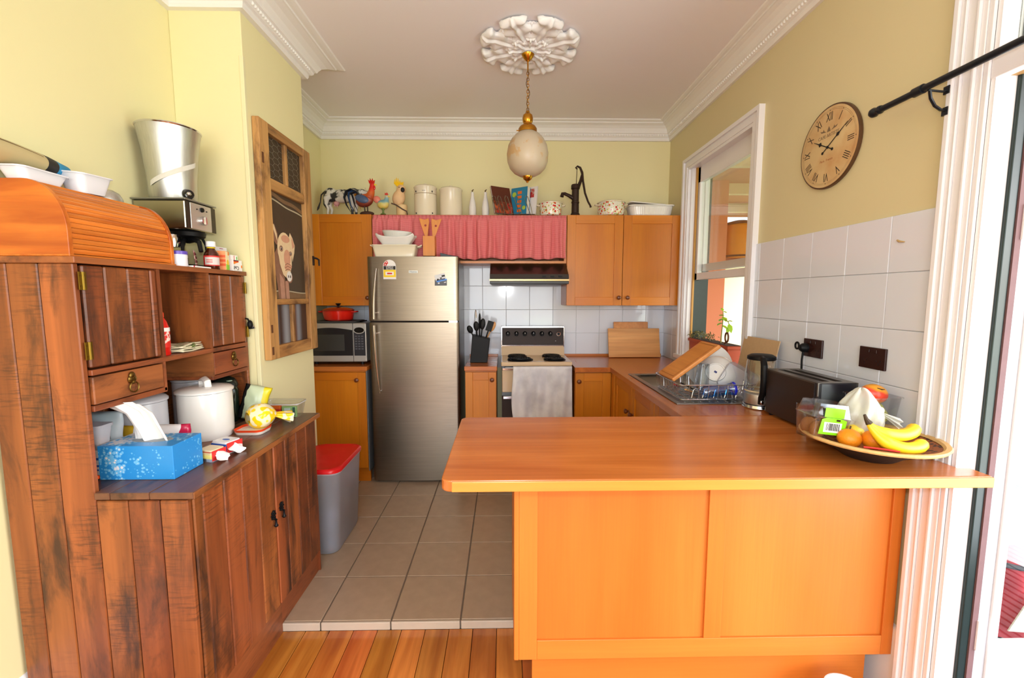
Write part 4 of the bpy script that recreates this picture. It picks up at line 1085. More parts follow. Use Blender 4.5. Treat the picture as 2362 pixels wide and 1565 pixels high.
put('drip_tray', MB().box(-1.492, -1.300, 1.838, 2.012, 1.532, 1.550), M_black, t, bev=0.004)
put('group_head', MB().lathe([(0.048, 0.0), (0.062, 0.006), (0.066, 0.022), (0.060, 0.028)], (-1.345, 1.925, 1.662), 22), M_black, t, smooth=True)
put('portafilter', MB().tube([(-1.345, 1.925, 1.660), (-1.30, 1.90, 1.655), (-1.262, 1.870, 1.640), (-1.25, 1.86, 1.60)], [0.02, 0.012, 0.009, 0.008], 10).tube([(-1.345, 1.90, 1.655), (-1.335, 1.875, 1.62), (-1.33, 1.868, 1.57)], [0.010, 0.007, 0.005], 8).tube([(-1.33, 1.985, 1.68), (-1.315, 1.99, 1.64), (-1.31, 1.985, 1.59)], [0.006, 0.005, 0.004], 8), M_black, t, smooth=True)
put('spout', MB().tube([(-1.318, 1.935, 1.672), (-1.312, 1.935, 1.650)], [0.005, 0.004], 8), M_chrome, t, smooth=True)
put('silver_pot', MB().lathe([(0.03, 0), (0.034, 0.02), (0.03, 0.05)], (-1.375, 1.872, 1.690-0.07), 16), M_chrome, t, smooth=True)
t = thing('tall_hopper', 'tall flared brushed-steel bucket standing on the espresso machine', 'bucket', (-1.385, 1.915, 1.813))
c = (-1.385, 1.915, 1.813)
o = put('bucket', MB().lathe([(0.080, 0.0), (0.082, 0.003), (0.086, 0.10), (0.096, 0.20), (0.110, 0.285), (0.112, 0.288)], c, 48, capt=True), M_steelZ, t, smooth=True)
put('rim', MB().lathe([(0.1105, 0.284), (0.1135, 0.288), (0.1105, 0.292)], c, 48, capb=False, capt=False), M_chrome, t, smooth=True)
def tape(a0, a1, z0, z1, h):
    mb = MB()
    def fn(u, v):
        a = a0 + (a1-a0)*u; z = z0 + (z1-z0)*u + h*(v-0.5); r = 0.0868 + max(0, z-0.10)*0.105 + 0.0004
        return (c[0]+r*math.cos(a), c[1]+r*math.sin(a), c[2]+z)
    return mb.grid(fn, 20, 2)
put('tape', tape(-1.9, 0.1, 0.055, 0.150, 0.020), plain('pale_tape', (206, 204, 194), 0.5), t)
kn = (c[0]+0.0795, c[1]-0.030, 1.835)
put('tap_knob', MB().lathe([(0.0, 0.0), (0.019, 0.0), (0.021, 0.005), (0.018, 0.014), (0.0, 0.017)], (0, 0, 0), 18, 'X').xf(Matrix.Translation(kn) @ Matrix.Rotation(-0.5, 4, 'Z')), M_blackgl, t, smooth=True)
put('knob_cap', MB().ball((kn[0]+0.013, kn[1]-0.012, kn[2]), 0.009, n=10, m=8), M_chrome, t, smooth=True)

# ------------------------------------------------------------------ medicines on the hutch edge
t = thing('pill_jar', 'white pill jar with a purple lid, beside the bread box', 'jar', (-1.246, 1.728, 1.5312))
put('jar', MB().lathe([(0.0255, 0.0), (0.027, 0.003), (0.027, 0.042), (0.026, 0.045)], (-1.246, 1.728, 1.5315), 22), plain('jar_white', (224, 224, 234), 0.35), t, smooth=True)
put('lid', MB().lathe([(0.0275, 0.045), (0.0275, 0.056), (0.026, 0.058)], (-1.246, 1.728, 1.5315), 22), plain('purple_lid', (92, 72, 176), 0.3), t, smooth=True)
mb = MB()
for i in range(6): mb.box(-1.2235, -1.2205, 1.735, 1.741, 1.540+i*0.0042, 1.5425+i*0.0042)
put('barcode', mb, M_ink, t)
t = thing('medicine_bottle', 'brown glass medicine bottle with a white cap and red label', 'bottle', (-1.247, 1.918, 1.5312))
c = (-1.247, 1.918, 1.5314)
put('glass_body', MB().lathe([(0.027, 0.0), (0.029, 0.003), (0.029, 0.058), (0.026, 0.068), (0.018, 0.080), (0.0145, 0.086), (0.0145, 0.094)], c, 24), plain('amber_glass', (66, 22, 8), 0.08, coat=0.5), t, smooth=True)
put('cap', MB().lathe([(0.018, 0.094), (0.0185, 0.096), (0.0175, 0.116), (0.016, 0.117)], c, 20), M_paper, t, smooth=True)
put('neck_band', MB().lathe([(0.0152, 0.088), (0.016, 0.090), (0.0152, 0.092)], c, 20, capb=False, capt=False), M_yellowp, t)
def wrap(c, r, a0, a1, z0, z1, n=14):
    mb = MB()
    return mb.grid(lambda u, v: (c[0]+r*math.cos(a0+(a1-a0)*u), c[1]+r*math.sin(a0+(a1-a0)*u), c[2]+z0+(z1-z0)*v), n, 1)
put('label', wrap(c, 0.0294, -2.3, 0.5, 0.014, 0.056), M_label_red, t)
put('label_panel', wrap(c, 0.0298, -1.9, 0.2, 0.018, 0.050), plain('label_grey', (206, 198, 196), 0.6), t)
mb = MB(); 
for z in (0.028, 0.036): 
    g = wrap(c, 0.0301, -1.7, -0.9, z, z+0.003); mb.add(g.v, g.f)
put('print_line', mb, M_label_red, t)
def carton(label, loc, s, rot, mats, faces=None, cat='box', name='medicine_box'):
    """s: half width(along X), half depth(Y), height"""
    t = thing(name, label, cat, loc, rot=(0, 0, rot))
    put('carton', MB().box(-s[0], s[0], -s[1], s[1], 0, s[2]), mats[0], t, local=True, bev=0.0012)
    return t
t = carton('orange and yellow medicine carton standing upright next to the brown bottle', (-1.245, 1.982, 1.5312), (0.022, 0.022, 0.083), 0.25, [plain('carton_orange', (236, 150, 98), 0.5)])
mb = MB()
for i, z in enumerate((0.018, 0.036, 0.055)): mb.box(-0.0225, 0.022, -0.0227, -0.0221, z, z+0.010)
put('stripe', mb, plain('carton_stripe', (222, 92, 50), 0.5), t, local=True)
mb = MB().mat(0).box(0.0221, 0.0227, -0.020, 0.020, 0.002, 0.081); mb.mat(1).box(0.0226, 0.0231, -0.020, 0.020, 0.002, 0.026); mb.mat(2).ball((0.0225, 0.002, 0.032), 0.0008, 0.016, 0.016, 12, 6); mb.mat(3).box(0.0226, 0.0232, 0.006, 0.020, 0.066, 0.081)
put('front_panel', mb, [plain('carton_cream', (244, 234, 190), 0.5), plain('lime', (140, 206, 40), 0.5), M_yellowp, M_orange], t, local=True)
t = carton('pale grey medicine carton standing behind the orange one', (-1.292, 2.035, 1.5312), (0.015, 0.036, 0.106), -0.1, [plain('carton_grey', (206, 206, 210), 0.5)])
put('print_line', MB().box(0.0152, 0.0157, -0.026, 0.002, 0.082, 0.086).box(0.0152, 0.0157, -0.01, 0.012, 0.098, 0.101), plain('carton_maroon', (150, 50, 84), 0.5), t, local=True)
t = carton('white medicine box with an orange swoosh, lying upside down at the hutch end', (-1.244, 2.062, 1.5312), (0.02, 0.036, 0.050), 0.05, [M_paper])
mb = MB().mat(0).prism([(-0.034, 0.030), (-0.012, 0.036), (0.006, 0.040), (0.006, 0.043), (-0.034, 0.043)], 'X', 0.0202, 0.0208); mb.mat(1).box(0.0204, 0.021, -0.034, 0.006, 0.042, 0.0455); mb.mat(2).box(0.0204, 0.0212, -0.034, 0.006, 0.0455, 0.049); mb.mat(0).box(0.0202, 0.0208, 0.026, 0.035, 0.016, 0.028)
put('front_print', mb, [M_orange, M_label_red, M_ink], t, local=True)
letters('Cod', 0.024, (0.0208, -0.014, 0.0145), M_ink, t, rot=(FRAME_LEFT @ Matrix.Rotation(pi, 3, 'Z')).to_euler())
t = carton('small white box with a green tab, stacked on the upside-down medicine box', (-1.252, 2.060, 1.5816), (0.016, 0.026, 0.022), 0.0, [M_paper])
put('side_print', MB().mat(0).box(0.0162, 0.0166, -0.004, 0.0, 0.001, 0.020).mat(1).box(0.0162, 0.0167, 0.014, 0.020, 0.002, 0.017), [M_label_red, plain('tab_green', (70, 170, 60), 0.5)], t, local=True)
bp_ = thing('blister_pack', 'red and white blister pack leaning behind the brown bottle', 'blister pack', (-1.272, 1.862, 1.5313), rot=(0, -0.10, 0.5))
put('foil', MB().box(-0.0012, 0.0012, -0.022, 0.022, 0, 0.074), two_tone('blister_print', (222, 190, 186), (120, 50, 50), 60, 0.5, 0.55, c3=(60, 50, 50)), bp_, local=True, bev=0.001)
mb = MB()
for i in range(4):
    for s in (-1, 1): mb.ball((0.0012, s*0.010, 0.012+i*0.0165), 0.004, 0.006, 0.006, 8, 5)
put('pocket', mb, plain('pocket_dark', (96, 40, 40), 0.2, coat=0.4), bp_, local=True, smooth=True)
t = thing('foil_strip', 'flat white pill strip lying in front of the brown bottle', 'pill strip', (-1.231, 1.815, 1.5312), rot=(0, 0, 0.06))
put('strip', MB().box(-0.012, 0.012, -0.058, 0.058, 0, 0.006), M_paper, t, local=True, bev=0.001)
put('dot', MB().lathe([(0.004, 0.0), (0.0, 0.0006)], (0.0121, -0.052, 0.003), 10, 'X'), plain('crimson_dot', (190, 30, 70), 0.5), t, local=True)

# ------------------------------------------------------------------ things in the hutch pigeonhole and on its counter
t = thing('sauce_bottle', 'red squeeze sauce bottle in the middle pigeonhole of the hutch', 'bottle', (-1.262, 1.625, 1.2005))
c = (-1.262, 1.625, 1.2005)
put('bottle_body', MB().lathe([(0.027, 0.0), (0.029, 0.005), (0.029, 0.10), (0.022, 0.125), (0.014, 0.140)], c, 22), plain('sauce_red', (206, 30, 22), 0.25, coat=0.3), t, smooth=True)
put('cap', MB().lathe([(0.0155, 0.14), (0.0155, 0.155), (0.006, 0.168), (0.005, 0.178)], c, 18), plain('sauce_cap', (216, 60, 30), 0.4), t, smooth=True)
put('label', wrap(c, 0.0294, -1.6, 1.0, 0.03, 0.095), two_tone('sauce_label', (214, 40, 30), (236, 214, 206), 45, 0.5, 0.54), t)
put('label_band', wrap(c, 0.0298, -1.6, 1.0, 0.088, 0.102), M_paper, t)
def cloth(name, label, loc, hx, hy, layers, mat, cat='cloth', rz=0.0):
    rnd = random.Random(len(label))
    mb = MB()
    for i in range(layers):
        z = 0.0075*i
        def fn(u, v, z=z, i=i):
            x = (u-0.5)*2*hx*(1-0.03*i); y = (v-0.5)*2*hy*(1-0.02*i)
            return (x, y, z + 0.004 + 0.0025*math.sin(9*u+i)*math.cos(7*v+2*i) + 0.0035*(i == layers-1)*math.sin(5*u+3*v))
        mb.grid(fn, 14, 14)
    o = put(name, mb, mat, None, (0, 0, 0), smooth=True, ang=180); o.location = loc; o.rotation_euler = (0, 0, rz)
    s = o.modifiers.new('solid', 'SOLIDIFY'); s.thickness = 0.005; s.offset = 0
    return tag(o, label, cat)
cloth('folded_cloth', 'folded cream cloth with green print, in the pigeonhole by the sauce bottle', (-1.305, 1.742, 1.2012), 0.075, 0.070, 4, two_tone('printed_cloth', (212, 206, 176), (110, 128, 70), 26, 0.60, 0.64, c3=(120, 96, 140)), rz=0.1)

# tissue box
t = thing('tissue_box', 'blue tissue box with white blossom print at the near end of the hutch', 'tissue box', (-1.172, 1.437, 0.8335))
def blossom_mat():
    m, nt, b = new_mat('blue_blossom_print'); N = nt.nodes.new; L = nt.links.new
    tc = N('ShaderNodeTexCoord'); v = N('ShaderNodeTexVoronoi'); v.inputs['Scale'].default_value = 95
    n = N('ShaderNodeTexNoise'); n.inputs['Scale'].default_value = 24; n.inputs['Detail'].default_value = 5
    L(tc.outputs['Object'], v.inputs[0]); L(tc.outputs['Object'], n.inputs['Vector'])
    n2 = N('ShaderNodeTexNoise'); n2.inputs['Scale'].default_value = 9; L(tc.outputs['Object'], n2.inputs['Vector'])
    sp = N('ShaderNodeSeparateXYZ'); L(tc.outputs['Object'], sp.inputs[0])
    def math_(op, a, c):
        q = N('ShaderNodeMath'); q.operation = op
        for s_, val in ((q.inputs[0], a), (q.inputs[1], c)):
            if isinstance(val, (int, float)): s_.default_value = val
            else: L(val, s_)
        return q.outputs[0]
    # blossoms cluster toward the upper left end and the far right end
    w = math_('ADD', math_('MULTIPLY', sp.outputs[0], -1.6), math_('MULTIPLY', sp.outputs[1], 2.4))
    g = math_('ADD', math_('ADD', n.outputs[0], w), math_('MULTIPLY', math_('SUBTRACT', n2.outputs[0], 0.5), 0.3))
    petals = math_('SUBTRACT', g, math_('MULTIPLY', v.outputs['Distance'], 0.45))
    r1 = ramp(nt, [(0.22, (0, 0, 0)), (0.25, (1, 1, 1))]); L(petals, r1.inputs[0])
    r2 = ramp(nt, [(0.38, (0, 0, 0)), (0.41, (1, 1, 1))]); L(petals, r2.inputs[0])
    c1_ = mixc(nt, r1.outputs[0], lin((40, 136, 208)), lin((104, 178, 226)))
    c2_ = mixc(nt, r2.outputs[0], c1_, lin((216, 214, 222)))
    L(c2_, b.inputs['Base Color']); b.inputs['Roughness'].default_value = 0.4
    return m
put('carton', MB().box(-1.289, -1.054, 1.370, 1.505, 0.8335, 0.944), blossom_mat(), t, bev=0.0015)
put('opening', MB().lathe([(0.05, 0.0), (0.0, 0.0003)], (-1.165, 1.435, 0.9442), 24, sx=1.3, sy=0.55), plain('tissue_slot', (150, 158, 166), 0.8), t)
def tissue():
    Lc = [(-1.228, 0.943), (-1.233, 0.987), (-1.248, 1.031), (-1.280, 1.050)]
    Rc = [(-1.108, 0.943), (-1.127, 0.987), (-1.149, 1.038), (-1.184, 1.068)]
    def cur(c, t_):
        t_ *= 3; i = min(2, int(t_)); f = t_-i; f = f*f*(3-2*f)*0.4 + f*0.6
        return (c[i][0]+(c[i+1][0]-c[i][0])*f, c[i][1]+(c[i+1][1]-c[i][1])*f)
    def fn(u, v):
        l, r = cur(Lc, v), cur(Rc, v)
        x = l[0]+(r[0]-l[0])*u; z = l[1]+(r[1]-l[1])*u + 0.020*math.sin(pi*u)*v**1.5
        y = 1.437 - 0.030*math.sin(pi*min(1, u*1.1))*v - 0.016*v*v + 0.013*math.sin(u*10.5+1.5*v)*(0.35+0.65*(1-v)) + 0.006*math.sin(u*23+2)
        return (x, y, z)
    o = put('tissue', MB().grid(fn, 44, 26), plain('tissue_white', (232, 228, 224), 0.9), t, smooth=True, ang=180)
    s = o.modifiers.new('solid', 'SOLIDIFY'); s.thickness = 0.0008
tissue()
# canisters
def canister(label, c, r, h, mat, knobh=0.03, strap=False):
    t = thing('canister', label, 'canister', c)
    put('pot', MB().lathe([(r*0.93, 0.0), (r*0.97, 0.006), (r, 0.03), (r, h-0.008), (r*0.985, h)], c, 40), mat, t, smooth=True)
    lid = put('lid', MB().lathe([(r*0.98, h+0.0005), (r*1.06, h+0.003), (r*1.06, h+0.010), (r*0.96, h+0.018), (r*0.6, h+0.024), (0.0, h+0.026)], c, 40), mat, t, smooth=True)
    if strap:
        put('lid_grip', MB().tube([(c[0]-0.035, c[1]+0.03, c[2]+h+0.018), (c[0]-0.028, c[1]+0.023, c[2]+h+0.046), (c[0]+0.0, c[1], c[2]+h+0.054), (c[0]+0.028, c[1]-0.023, c[2]+h+0.046), (c[0]+0.036, c[1]-0.03, c[2]+h+0.016)], [0.013]*5, 8, flat=0.5), mat, lid, smooth=True)
    return t
canister('large glossy white lidded canister in the middle of the hutch counter', (-1.245, 1.815, 0.8335), 0.098, 0.190, M_whitecer, strap=True)
canister('dull grey-white canister half hidden behind the tissue, deep in the hutch', (-1.375, 1.655, 0.8335), 0.078, 0.185, M_greycer)
canister('pale canister at the very back of the hutch behind the glossy white one', (-1.390, 1.940, 0.8335), 0.068, 0.212, M_greycer)
# seed meal bag
def pillow_bag(name, label, cat, loc, w, h, d, mat, rot, seed=1, crimp=True, group=None):
    rnd = random.Random(seed); ph = [rnd.uniform(0, 6.3) for _ in range(6)]
    t = thing(name, label, cat, loc, group, rot=rot)
    def fn(u, v, s):
        x = (u-0.5)*w*(1-0.05*math.sin(pi*v)); z = v*h
        e = max(0.0, math.sin(pi*u))**0.5 * max(0.0, math.sin(pi*min(1, v*1.0)))**0.45
        y = s*d*0.5*e + 0.05*d*math.sin(u*11+ph[0]+3*v)*math.sin(v*9+ph[1])
        return (x + 0.01*w*math.sin(v*14+ph[2]), y, z)
    mb = MB().grid(lambda u, v: fn(u, v, -1), 18, 18).grid(lambda u, v: fn(u, v, 1), 18, 18)
    put('bag', mb, mat, t, local=True, smooth=True, ang=180)
    return t
t = thing('dark_jar', 'dark green jar with a domed lid, behind the glossy white canister', 'jar', (-1.295, 2.030, 0.8335))
c = (-1.295, 2.030, 0.8335)
put('jar', MB().lathe([(0.044, 0), (0.050, 0.01), (0.052, 0.15), (0.046, 0.165)], c, 24), plain('dark_green_glass', (22, 34, 24), 0.15, coat=0.4), t, smooth=True)
put('lid', MB().lathe([(0.050, 0.166), (0.050, 0.180), (0.038, 0.202), (0.018, 0.212), (0.0, 0.214)], c, 24), plain('lid_green_black', (20, 28, 22), 0.3), t, smooth=True)
put('lid_badge', MB().lathe([(0.012, 0.0), (0.012, 0.002), (0.009, 0.003)], (c[0]+0.035, c[1]-0.026, c[2]+0.196), 14), plain('badge_pale_green', (180, 206, 180), 0.5), t)
t = pillow_bag('meal_bag', 'pale blue meal bag with thin black lettering and pink corner, left behind the tissue box', 'bag', (-1.372, 1.478, 0.8335), 0.15, 0.195, 0.05, two_tone('meal_bag_print', (176, 196, 206), (196, 206, 216), 9, 0.45, 0.6, rough=0.25), (0, 0, 0.06), 4)
ch = t.children[0]
letters('rimeal', 0.045, (0.004, -0.0292, 0.122), plain('thin_ink', (40, 40, 46), 0.5), ch, FRAME_BACK, sx=0.9)
put('pink_corner', MB().prism([(0.020, 0.006), (0.066, 0.006), (0.066, 0.075)], 'Y', -0.0268, -0.0262).prism([(-0.06, 0.006), (0.01, 0.006), (-0.005, 0.022), (-0.03, 0.03)], 'Y', -0.0262, -0.0256), plain('meal_pink', (226, 120, 136), 0.5), ch, local=True)
t = thing('white_packet', 'small white and blue packet standing at the left end of the tissue box', 'packet', (-1.326, 1.412, 0.8335))
put('carton', MB().box(-1.354, -1.297, 1.392, 1.432, 0.8335, 0.922), M_paper, t, bev=0.002)
put('blue_band', MB().box(-1.3543, -1.2967, 1.3915, 1.4, 0.890, 0.898), M_blue, t)
put('print_block', MB().box(-1.33, -1.30, 1.3913, 1.392, 0.868, 0.874).box(-1.33, -1.31, 1.3913, 1.392, 0.855, 0.860), M_blue, t)
t = thing('lighter', 'orange and black lighter lying in front of the white packet', 'lighter', (-1.300, 1.378, 0.8335))
put('lighter_body', MB().tube([(-1.314, 1.379, 0.842), (-1.294, 1.372, 0.842)], 0.0078, 10, flat=0.7), plain('lighter_orange', (236, 84, 30), 0.3), t, smooth=True)
put('lighter_head', MB().tube([(-1.326, 1.383, 0.842), (-1.3145, 1.379, 0.842)], 0.0072, 10), M_black, t, smooth=True)
t = thing('snack_tub', 'milky plastic tub of biscuits stacked on the white packet', 'tub', (-1.326, 1.412, 0.9225))
o = put('bowl', MB().rbox(-1.326, 1.412, 0.9225, 0.995, 0.026, 0.020, 0.012, 0.033, 0.027, capt=False), M_frostpl, t, smooth=True)
put('lid', MB().rbox(-1.326, 1.412, 0.995, 1.004, 0.036, 0.030, 0.012), M_frostpl, t)
put('contents', MB().rbox(-1.326, 1.412, 0.925, 0.960, 0.023, 0.018, 0.01), plain('biscuit', (176, 130, 96), 0.9, var=0.3, vscale=60), t)
t = pillow_bag('snack_bag', 'white snack bag with yellow and crimson ends lying behind the tissue box', 'bag', (-1.245, 1.547, 0.8335), 0.24, 0.128, 0.05, bands('snack_bag_bands', 'X', [(0.0, (214, 190, 60)), (0.16, (200, 160, 40)), (0.34, (226, 224, 226)), (0.9, (226, 224, 226)), (0.93, (176, 26, 66))], 0.25, lo=-0.12, hi=0.12, noise=0.04, nscale=14), (0, 0, 0.1), 6)
put('print_marks', MB().box(0.032, 0.038, -0.0265, -0.026, 0.062, 0.080).box(0.044, 0.050, -0.0265, -0.026, 0.062, 0.080).box(0.056, 0.068, -0.0265, -0.026, 0.062, 0.066).box(0.056, 0.068, -0.0265, -0.026, 0.076, 0.080).box(0.056, 0.060, -0.0265, -0.026, 0.062, 0.080), M_ink, t.children[0], local=True)
def packet(label, loc, rz, w, d, h, m_top, m_end, seed):
    t = thing('biscuit_packet', label, 'packet', loc, 'open biscuit packets', rot=(0, 0, rz))
    def lv(): return [(0, w*0.92, d*0.92), (h*0.25, w, d), (h*0.75, w, d), (h, w*0.88, d*0.88)]
    put('wrapper', MB().rbox(0, 0, 0, h, w, d, 0.008, lev=lv()), m_top, t, local=True, smooth=True)
    mb = MB()
    def fn(u, v):
        a = (v-0.5)*h*0.85; k = u
        return (w + 0.028*k, (0.5-k*0.2)*0 + (v-0.5)*0 + d*0.8*math.sin((u*3+v*6)*1.3+seed)*0.25 + (0.5-v)*d*1.5, h*0.5 + (0.5-abs(v-0.5))*h*0.7*math.cos(u*2.5) - u*0.010)
    put('torn_end', mb.grid(fn, 10, 14), m_end, t, local=True, smooth=True)
    return t
M_pw = plain('wrapper_white', (236, 232, 234), 0.3)
t = packet('yellow and white biscuit packet with a barcode, right of the tissue box', (-1.052, 1.546, 0.8335), -0.25, 0.034, 0.030, 0.042, bands('packet_yellow', 'Z', [(0.0, (150, 156, 170)), (0.28, (226, 206, 110)), (0.62, (216, 186, 130)), (0.8, (190, 90, 60)), (0.9, (226, 206, 160))], 0.3, lo=0, hi=0.042), M_pw, 0)
put('red_edge', MB().box(0.0335, 0.0352, -0.029, 0.029, 0.004, 0.040), M_label_red, t, local=True, bev=0.0005)
mb = MB()
for i in range(7): mb.box(-0.024+i*0.005, -0.0215+i*0.005, -0.0303, -0.0298, 0.002, 0.013)
put('barcode', mb, M_ink, t, local=True)
t = packet('blue and white biscuit packet just behind the yellow one', (-1.052, 1.632, 0.8335), -0.30, 0.040, 0.034, 0.044, bands('packet_blue', 'Z', [(0.0, (226, 226, 230)), (0.25, (40, 90, 190)), (0.85, (230, 230, 232))], 0.3, lo=0, hi=0.044), M_pw, 2)
put('red_edge', MB().box(0.0395, 0.0412, -0.033, 0.033, 0.004, 0.042), M_label_red, t, local=True, bev=0.0005)
put('blue_oval', MB().ball((0, 0, 0.0425), 0.026, 0.014, 0.002, 14, 6), M_blue, t, local=True)
# bread bag
t = thing('bread_bag', 'knotted yellow-checked bread bag with a red tie, right of the white canister', 'bag', (-1.09, 1.885, 0.8335))
M_check = two_tone('bread_bag_check', (238, 230, 190), (246, 204, 20), 42, 0.48, 0.54, detail=0, rough=0.2)
def fnb(u, v):
    a = 2*pi*u; t_ = v
    r = 0.066*math.sin(pi*min(1, (0.06+0.94*t_)))**0.6*(1-0.25*t_) + 0.006
    ax = Vector((0.55, 0.62, 0.02)).normalized(); s1 = Vector((-0.75, 0.66, 0)).normalized(); s2 = Vector((0, 0, 1))
    p = Vector((-1.104, 1.862, 0.893)) + ax*(0.115*t_)
    rr = r*(1+0.06*math.sin(7*a+4*t_)*t_)
    q = p + s1*rr*math.cos(a)*1.05 + s2*rr*math.sin(a)*0.86
    return (q.x, q.y, max(q.z, 0.836))
put('bag', MB().grid(fnb, 40, 20), M_check, t, smooth=True, ang=180)
put('base_wrap', MB().rbox(-1.082, 1.862, 0.8338, 0.846, 0.056, 0.048, 0.025, 0.060, 0.052), plain('bread_white', (232, 224, 214), 0.3), t, smooth=True)
put('red_band', MB().rbox(-1.082, 1.862, 0.846, 0.856, 0.060, 0.052, 0.027, 0.062, 0.054, capt=False, capb=False), plain('bread_red_orange', (222, 70, 30), 0.3), t, smooth=True)
put('tie', MB().tube([(-1.040+0.012*math.cos(a)*0.75, 1.936+0.012*math.cos(a)*-0.7, 0.893+0.013*math.sin(a)) for a in [2*pi*i/14 for i in range(14)]], 0.003, 6, closed=True), M_label_red, t, smooth=True)
def fnt(u, v):
    a = 2*pi*u
    ax = Vector((0.72, 0.55, -0.30)).normalized(); s1 = Vector((-0.6, 0.8, 0)).normalized(); s2 = ax.cross(s1)
    p = Vector((-1.040, 1.936, 0.893)) + ax*(0.085*v)
    rr = 0.009 + 0.034*v**0.8*(1+0.22*math.sin(5*a+3*v))
    q = p + s1*rr*math.cos(a) + s2*rr*0.55*math.sin(a)
    return (q.x, q.y, max(q.z, 0.8355))
put('tail', MB().grid(fnt, 36, 12), M_check, t, smooth=True, ang=180)
# chip bag standing behind
t = pillow_bag('chip_bag', 'open pale green snack bag with a yellow edge at the far end of the hutch', 'bag', (-1.205, 2.050, 0.8335), 0.115, 0.165, 0.05, bands('chip_bag_bands', 'X', [(0.0, (26, 26, 28)), (0.30, (190, 204, 170)), (0.86, (226, 206, 30))], 0.3, lo=-0.058, hi=0.058, noise=0.03, nscale=16), (-0.10, 0.28, 0.35), 9)
# clear food container
t = thing('food_container', 'clear plastic food box holding snack packs at the far end of the hutch counter', 'container', (-1.078, 2.118, 0.8335))
o = put('tray', MB().rbox(-1.078, 2.118, 0.8337, 0.902, 0.082, 0.042, 0.02, 0.092, 0.052, capt=False), M_clearpl, t, smooth=True)
put('rim', MB().rbox(-1.078, 2.118, 0.899, 0.904, 0.0945, 0.0545, 0.022, capt=False, capb=False), M_frostpl, t)
put('lid', MB().rbox(-1.078, 2.118, 0.904, 0.909, 0.0945, 0.0545, 0.022), M_clearpl, t, smooth=True)
p = thing('snack_pack', 'orange and red snack pack seen inside the clear food box', 'pack', (-1.115, 2.090, 0.835))
put('pack', MB().box(-1.158, -1.076, 2.082, 2.100, 0.836, 0.892), bands('pack_orange', 'Z', [(0.0, (206, 150, 40)), (0.2, (206, 50, 30)), (0.72, (240, 110, 30))], 0.4, lo=0, hi=0.057), p, bev=0.002)
letters('ellfresh', 0.022, wl((-1.117, 2.0812, 0.862), p), M_paper, p, FRAME_BACK, sx=0.85)
p = thing('snack_pack', 'pale green snack pack with a leaf print inside the clear food box', 'pack', (-1.036, 2.092, 0.835))
put('pack', MB().box(-1.070, -1.002, 2.084, 2.100, 0.836, 0.888), plain('pack_green', (150, 190, 120), 0.4), p, bev=0.002)
put('pack_label', MB().box(-1.058, -1.028, 2.0832, 2.084, 0.846, 0.880), plain('pack_pale', (206, 222, 214), 0.5), p)
put('leaf_print', MB().prism([(-1.05, 0.862), (-1.043, 0.868), (-1.036, 0.862), (-1.043, 0.850)], 'Y', 2.0825, 2.0832), plain('leaf_teal', (30, 130, 110), 0.5), p)
put('dark_stripe', MB().box(-1.018, -1.006, 2.0832, 2.084, 0.842, 0.884), plain('pack_stripe', (50, 96, 80), 0.5), p)
t = thing('power_plug', 'black power plug hooked at the far edge of the hutch front', 'plug', (-1.204, 2.098, 1.28))
put('plug_body', MB().ball((-1.204, 2.098, 1.282), 0.012, 0.014, 0.022, 12, 8).box(-1.210, -1.194, 2.094, 2.112, 1.262, 1.276), M_black, t, smooth=True)
put('pin', MB().box(-1.196, -1.186, 2.105, 2.108, 1.264, 1.268).box(-1.196, -1.186, 2.098, 2.101, 1.272, 1.276), M_chrome, t)
put('cord', MB().tube([(-1.206, 2.094, 1.298), (-1.208, 2.088, 1.310), (-1.2145, 2.080, 1.312)], 0.004, 6), M_black, t, smooth=True)

# ------------------------------------------------------------------ painted window sash on the pier
FXf, FXb = -1.145, -1.1785
t = thing('painted_window_sash', 'old timber window sash hung on the pier, painted with a pink pig', 'painting', (FXb, 2.43, 1.10))
fy0, fy1, fz0, fz1 = 2.160, 2.705, 1.10, 2.257
def fb(y0, y1, z0, z1, dx=0.0): return MB().box(FXb, FXf+dx, y0, y1, z0, z1)
put('stile', fb(fy0, fy0+0.085, fz0, fz1), W_oldZ, t, bev=0.004); put('stile', fb(fy1-0.085, fy1, fz0, fz1), W_oldZ, t, bev=0.004)
put('rail', fb(fy0+0.085, fy1-0.085, 2.212, fz1, -0.002), W_oldY, t, bev=0.003)
put('rail', fb(fy0+0.085, fy1-0.085, 1.945, 2.000, -0.006), W_oldY, t, bev=0.005)
put('rail', fb(fy0+0.085, fy1-0.085, 1.372, 1.402, -0.006), W_oldY, t, bev=0.004)
put('rail', fb(fy0+0.085, fy1-0.085, fz0, 1.166, -0.002), W_oldY, t, bev=0.004)
put('mullion', fb(2.418, 2.444, 2.000, 2.212, -0.008), W_oldZ, t, bev=0.004); put('mullion', fb(2.418, 2.444, 1.166, 1.372, -0.008), W_oldZ, t, bev=0.004)
M_pbrown = plain('painted_dark_brown', (66, 52, 38), 0.55, var=0.25, vscale=9)
py = FXb + 0.008
for a, b in ((fy0+0.08, 2.42), (2.442, fy1-0.08)):
    put('painted_pane', MB().box(FXb, py, a, b, 1.99, 2.22), M_pbrown, t)
mb = MB()
for i in range(8):
    for j in range(8):
        y = fy0+0.085 + i*0.052; z = 2.000 + j*0.030 + (0.015 if i % 2 else 0)
        def seg(a, b):
            if all(fy0+0.083 < q[0] < fy1-0.083 and 2.001 < q[1] < 2.211 for q in (a, b)): mb.tube([(py+0.003, *a), (py+0.003, *b)], 0.0008, 4, cap=False)
        c_ = (y+0.017, z); n1, n2 = (y+0.035, z+0.015), (y+0.035, z-0.015)
        seg((y-0.017, z), c_); seg(c_, n1); seg(c_, n2); seg((y-0.017, z), (y-0.035, z+0.015)) if False else None
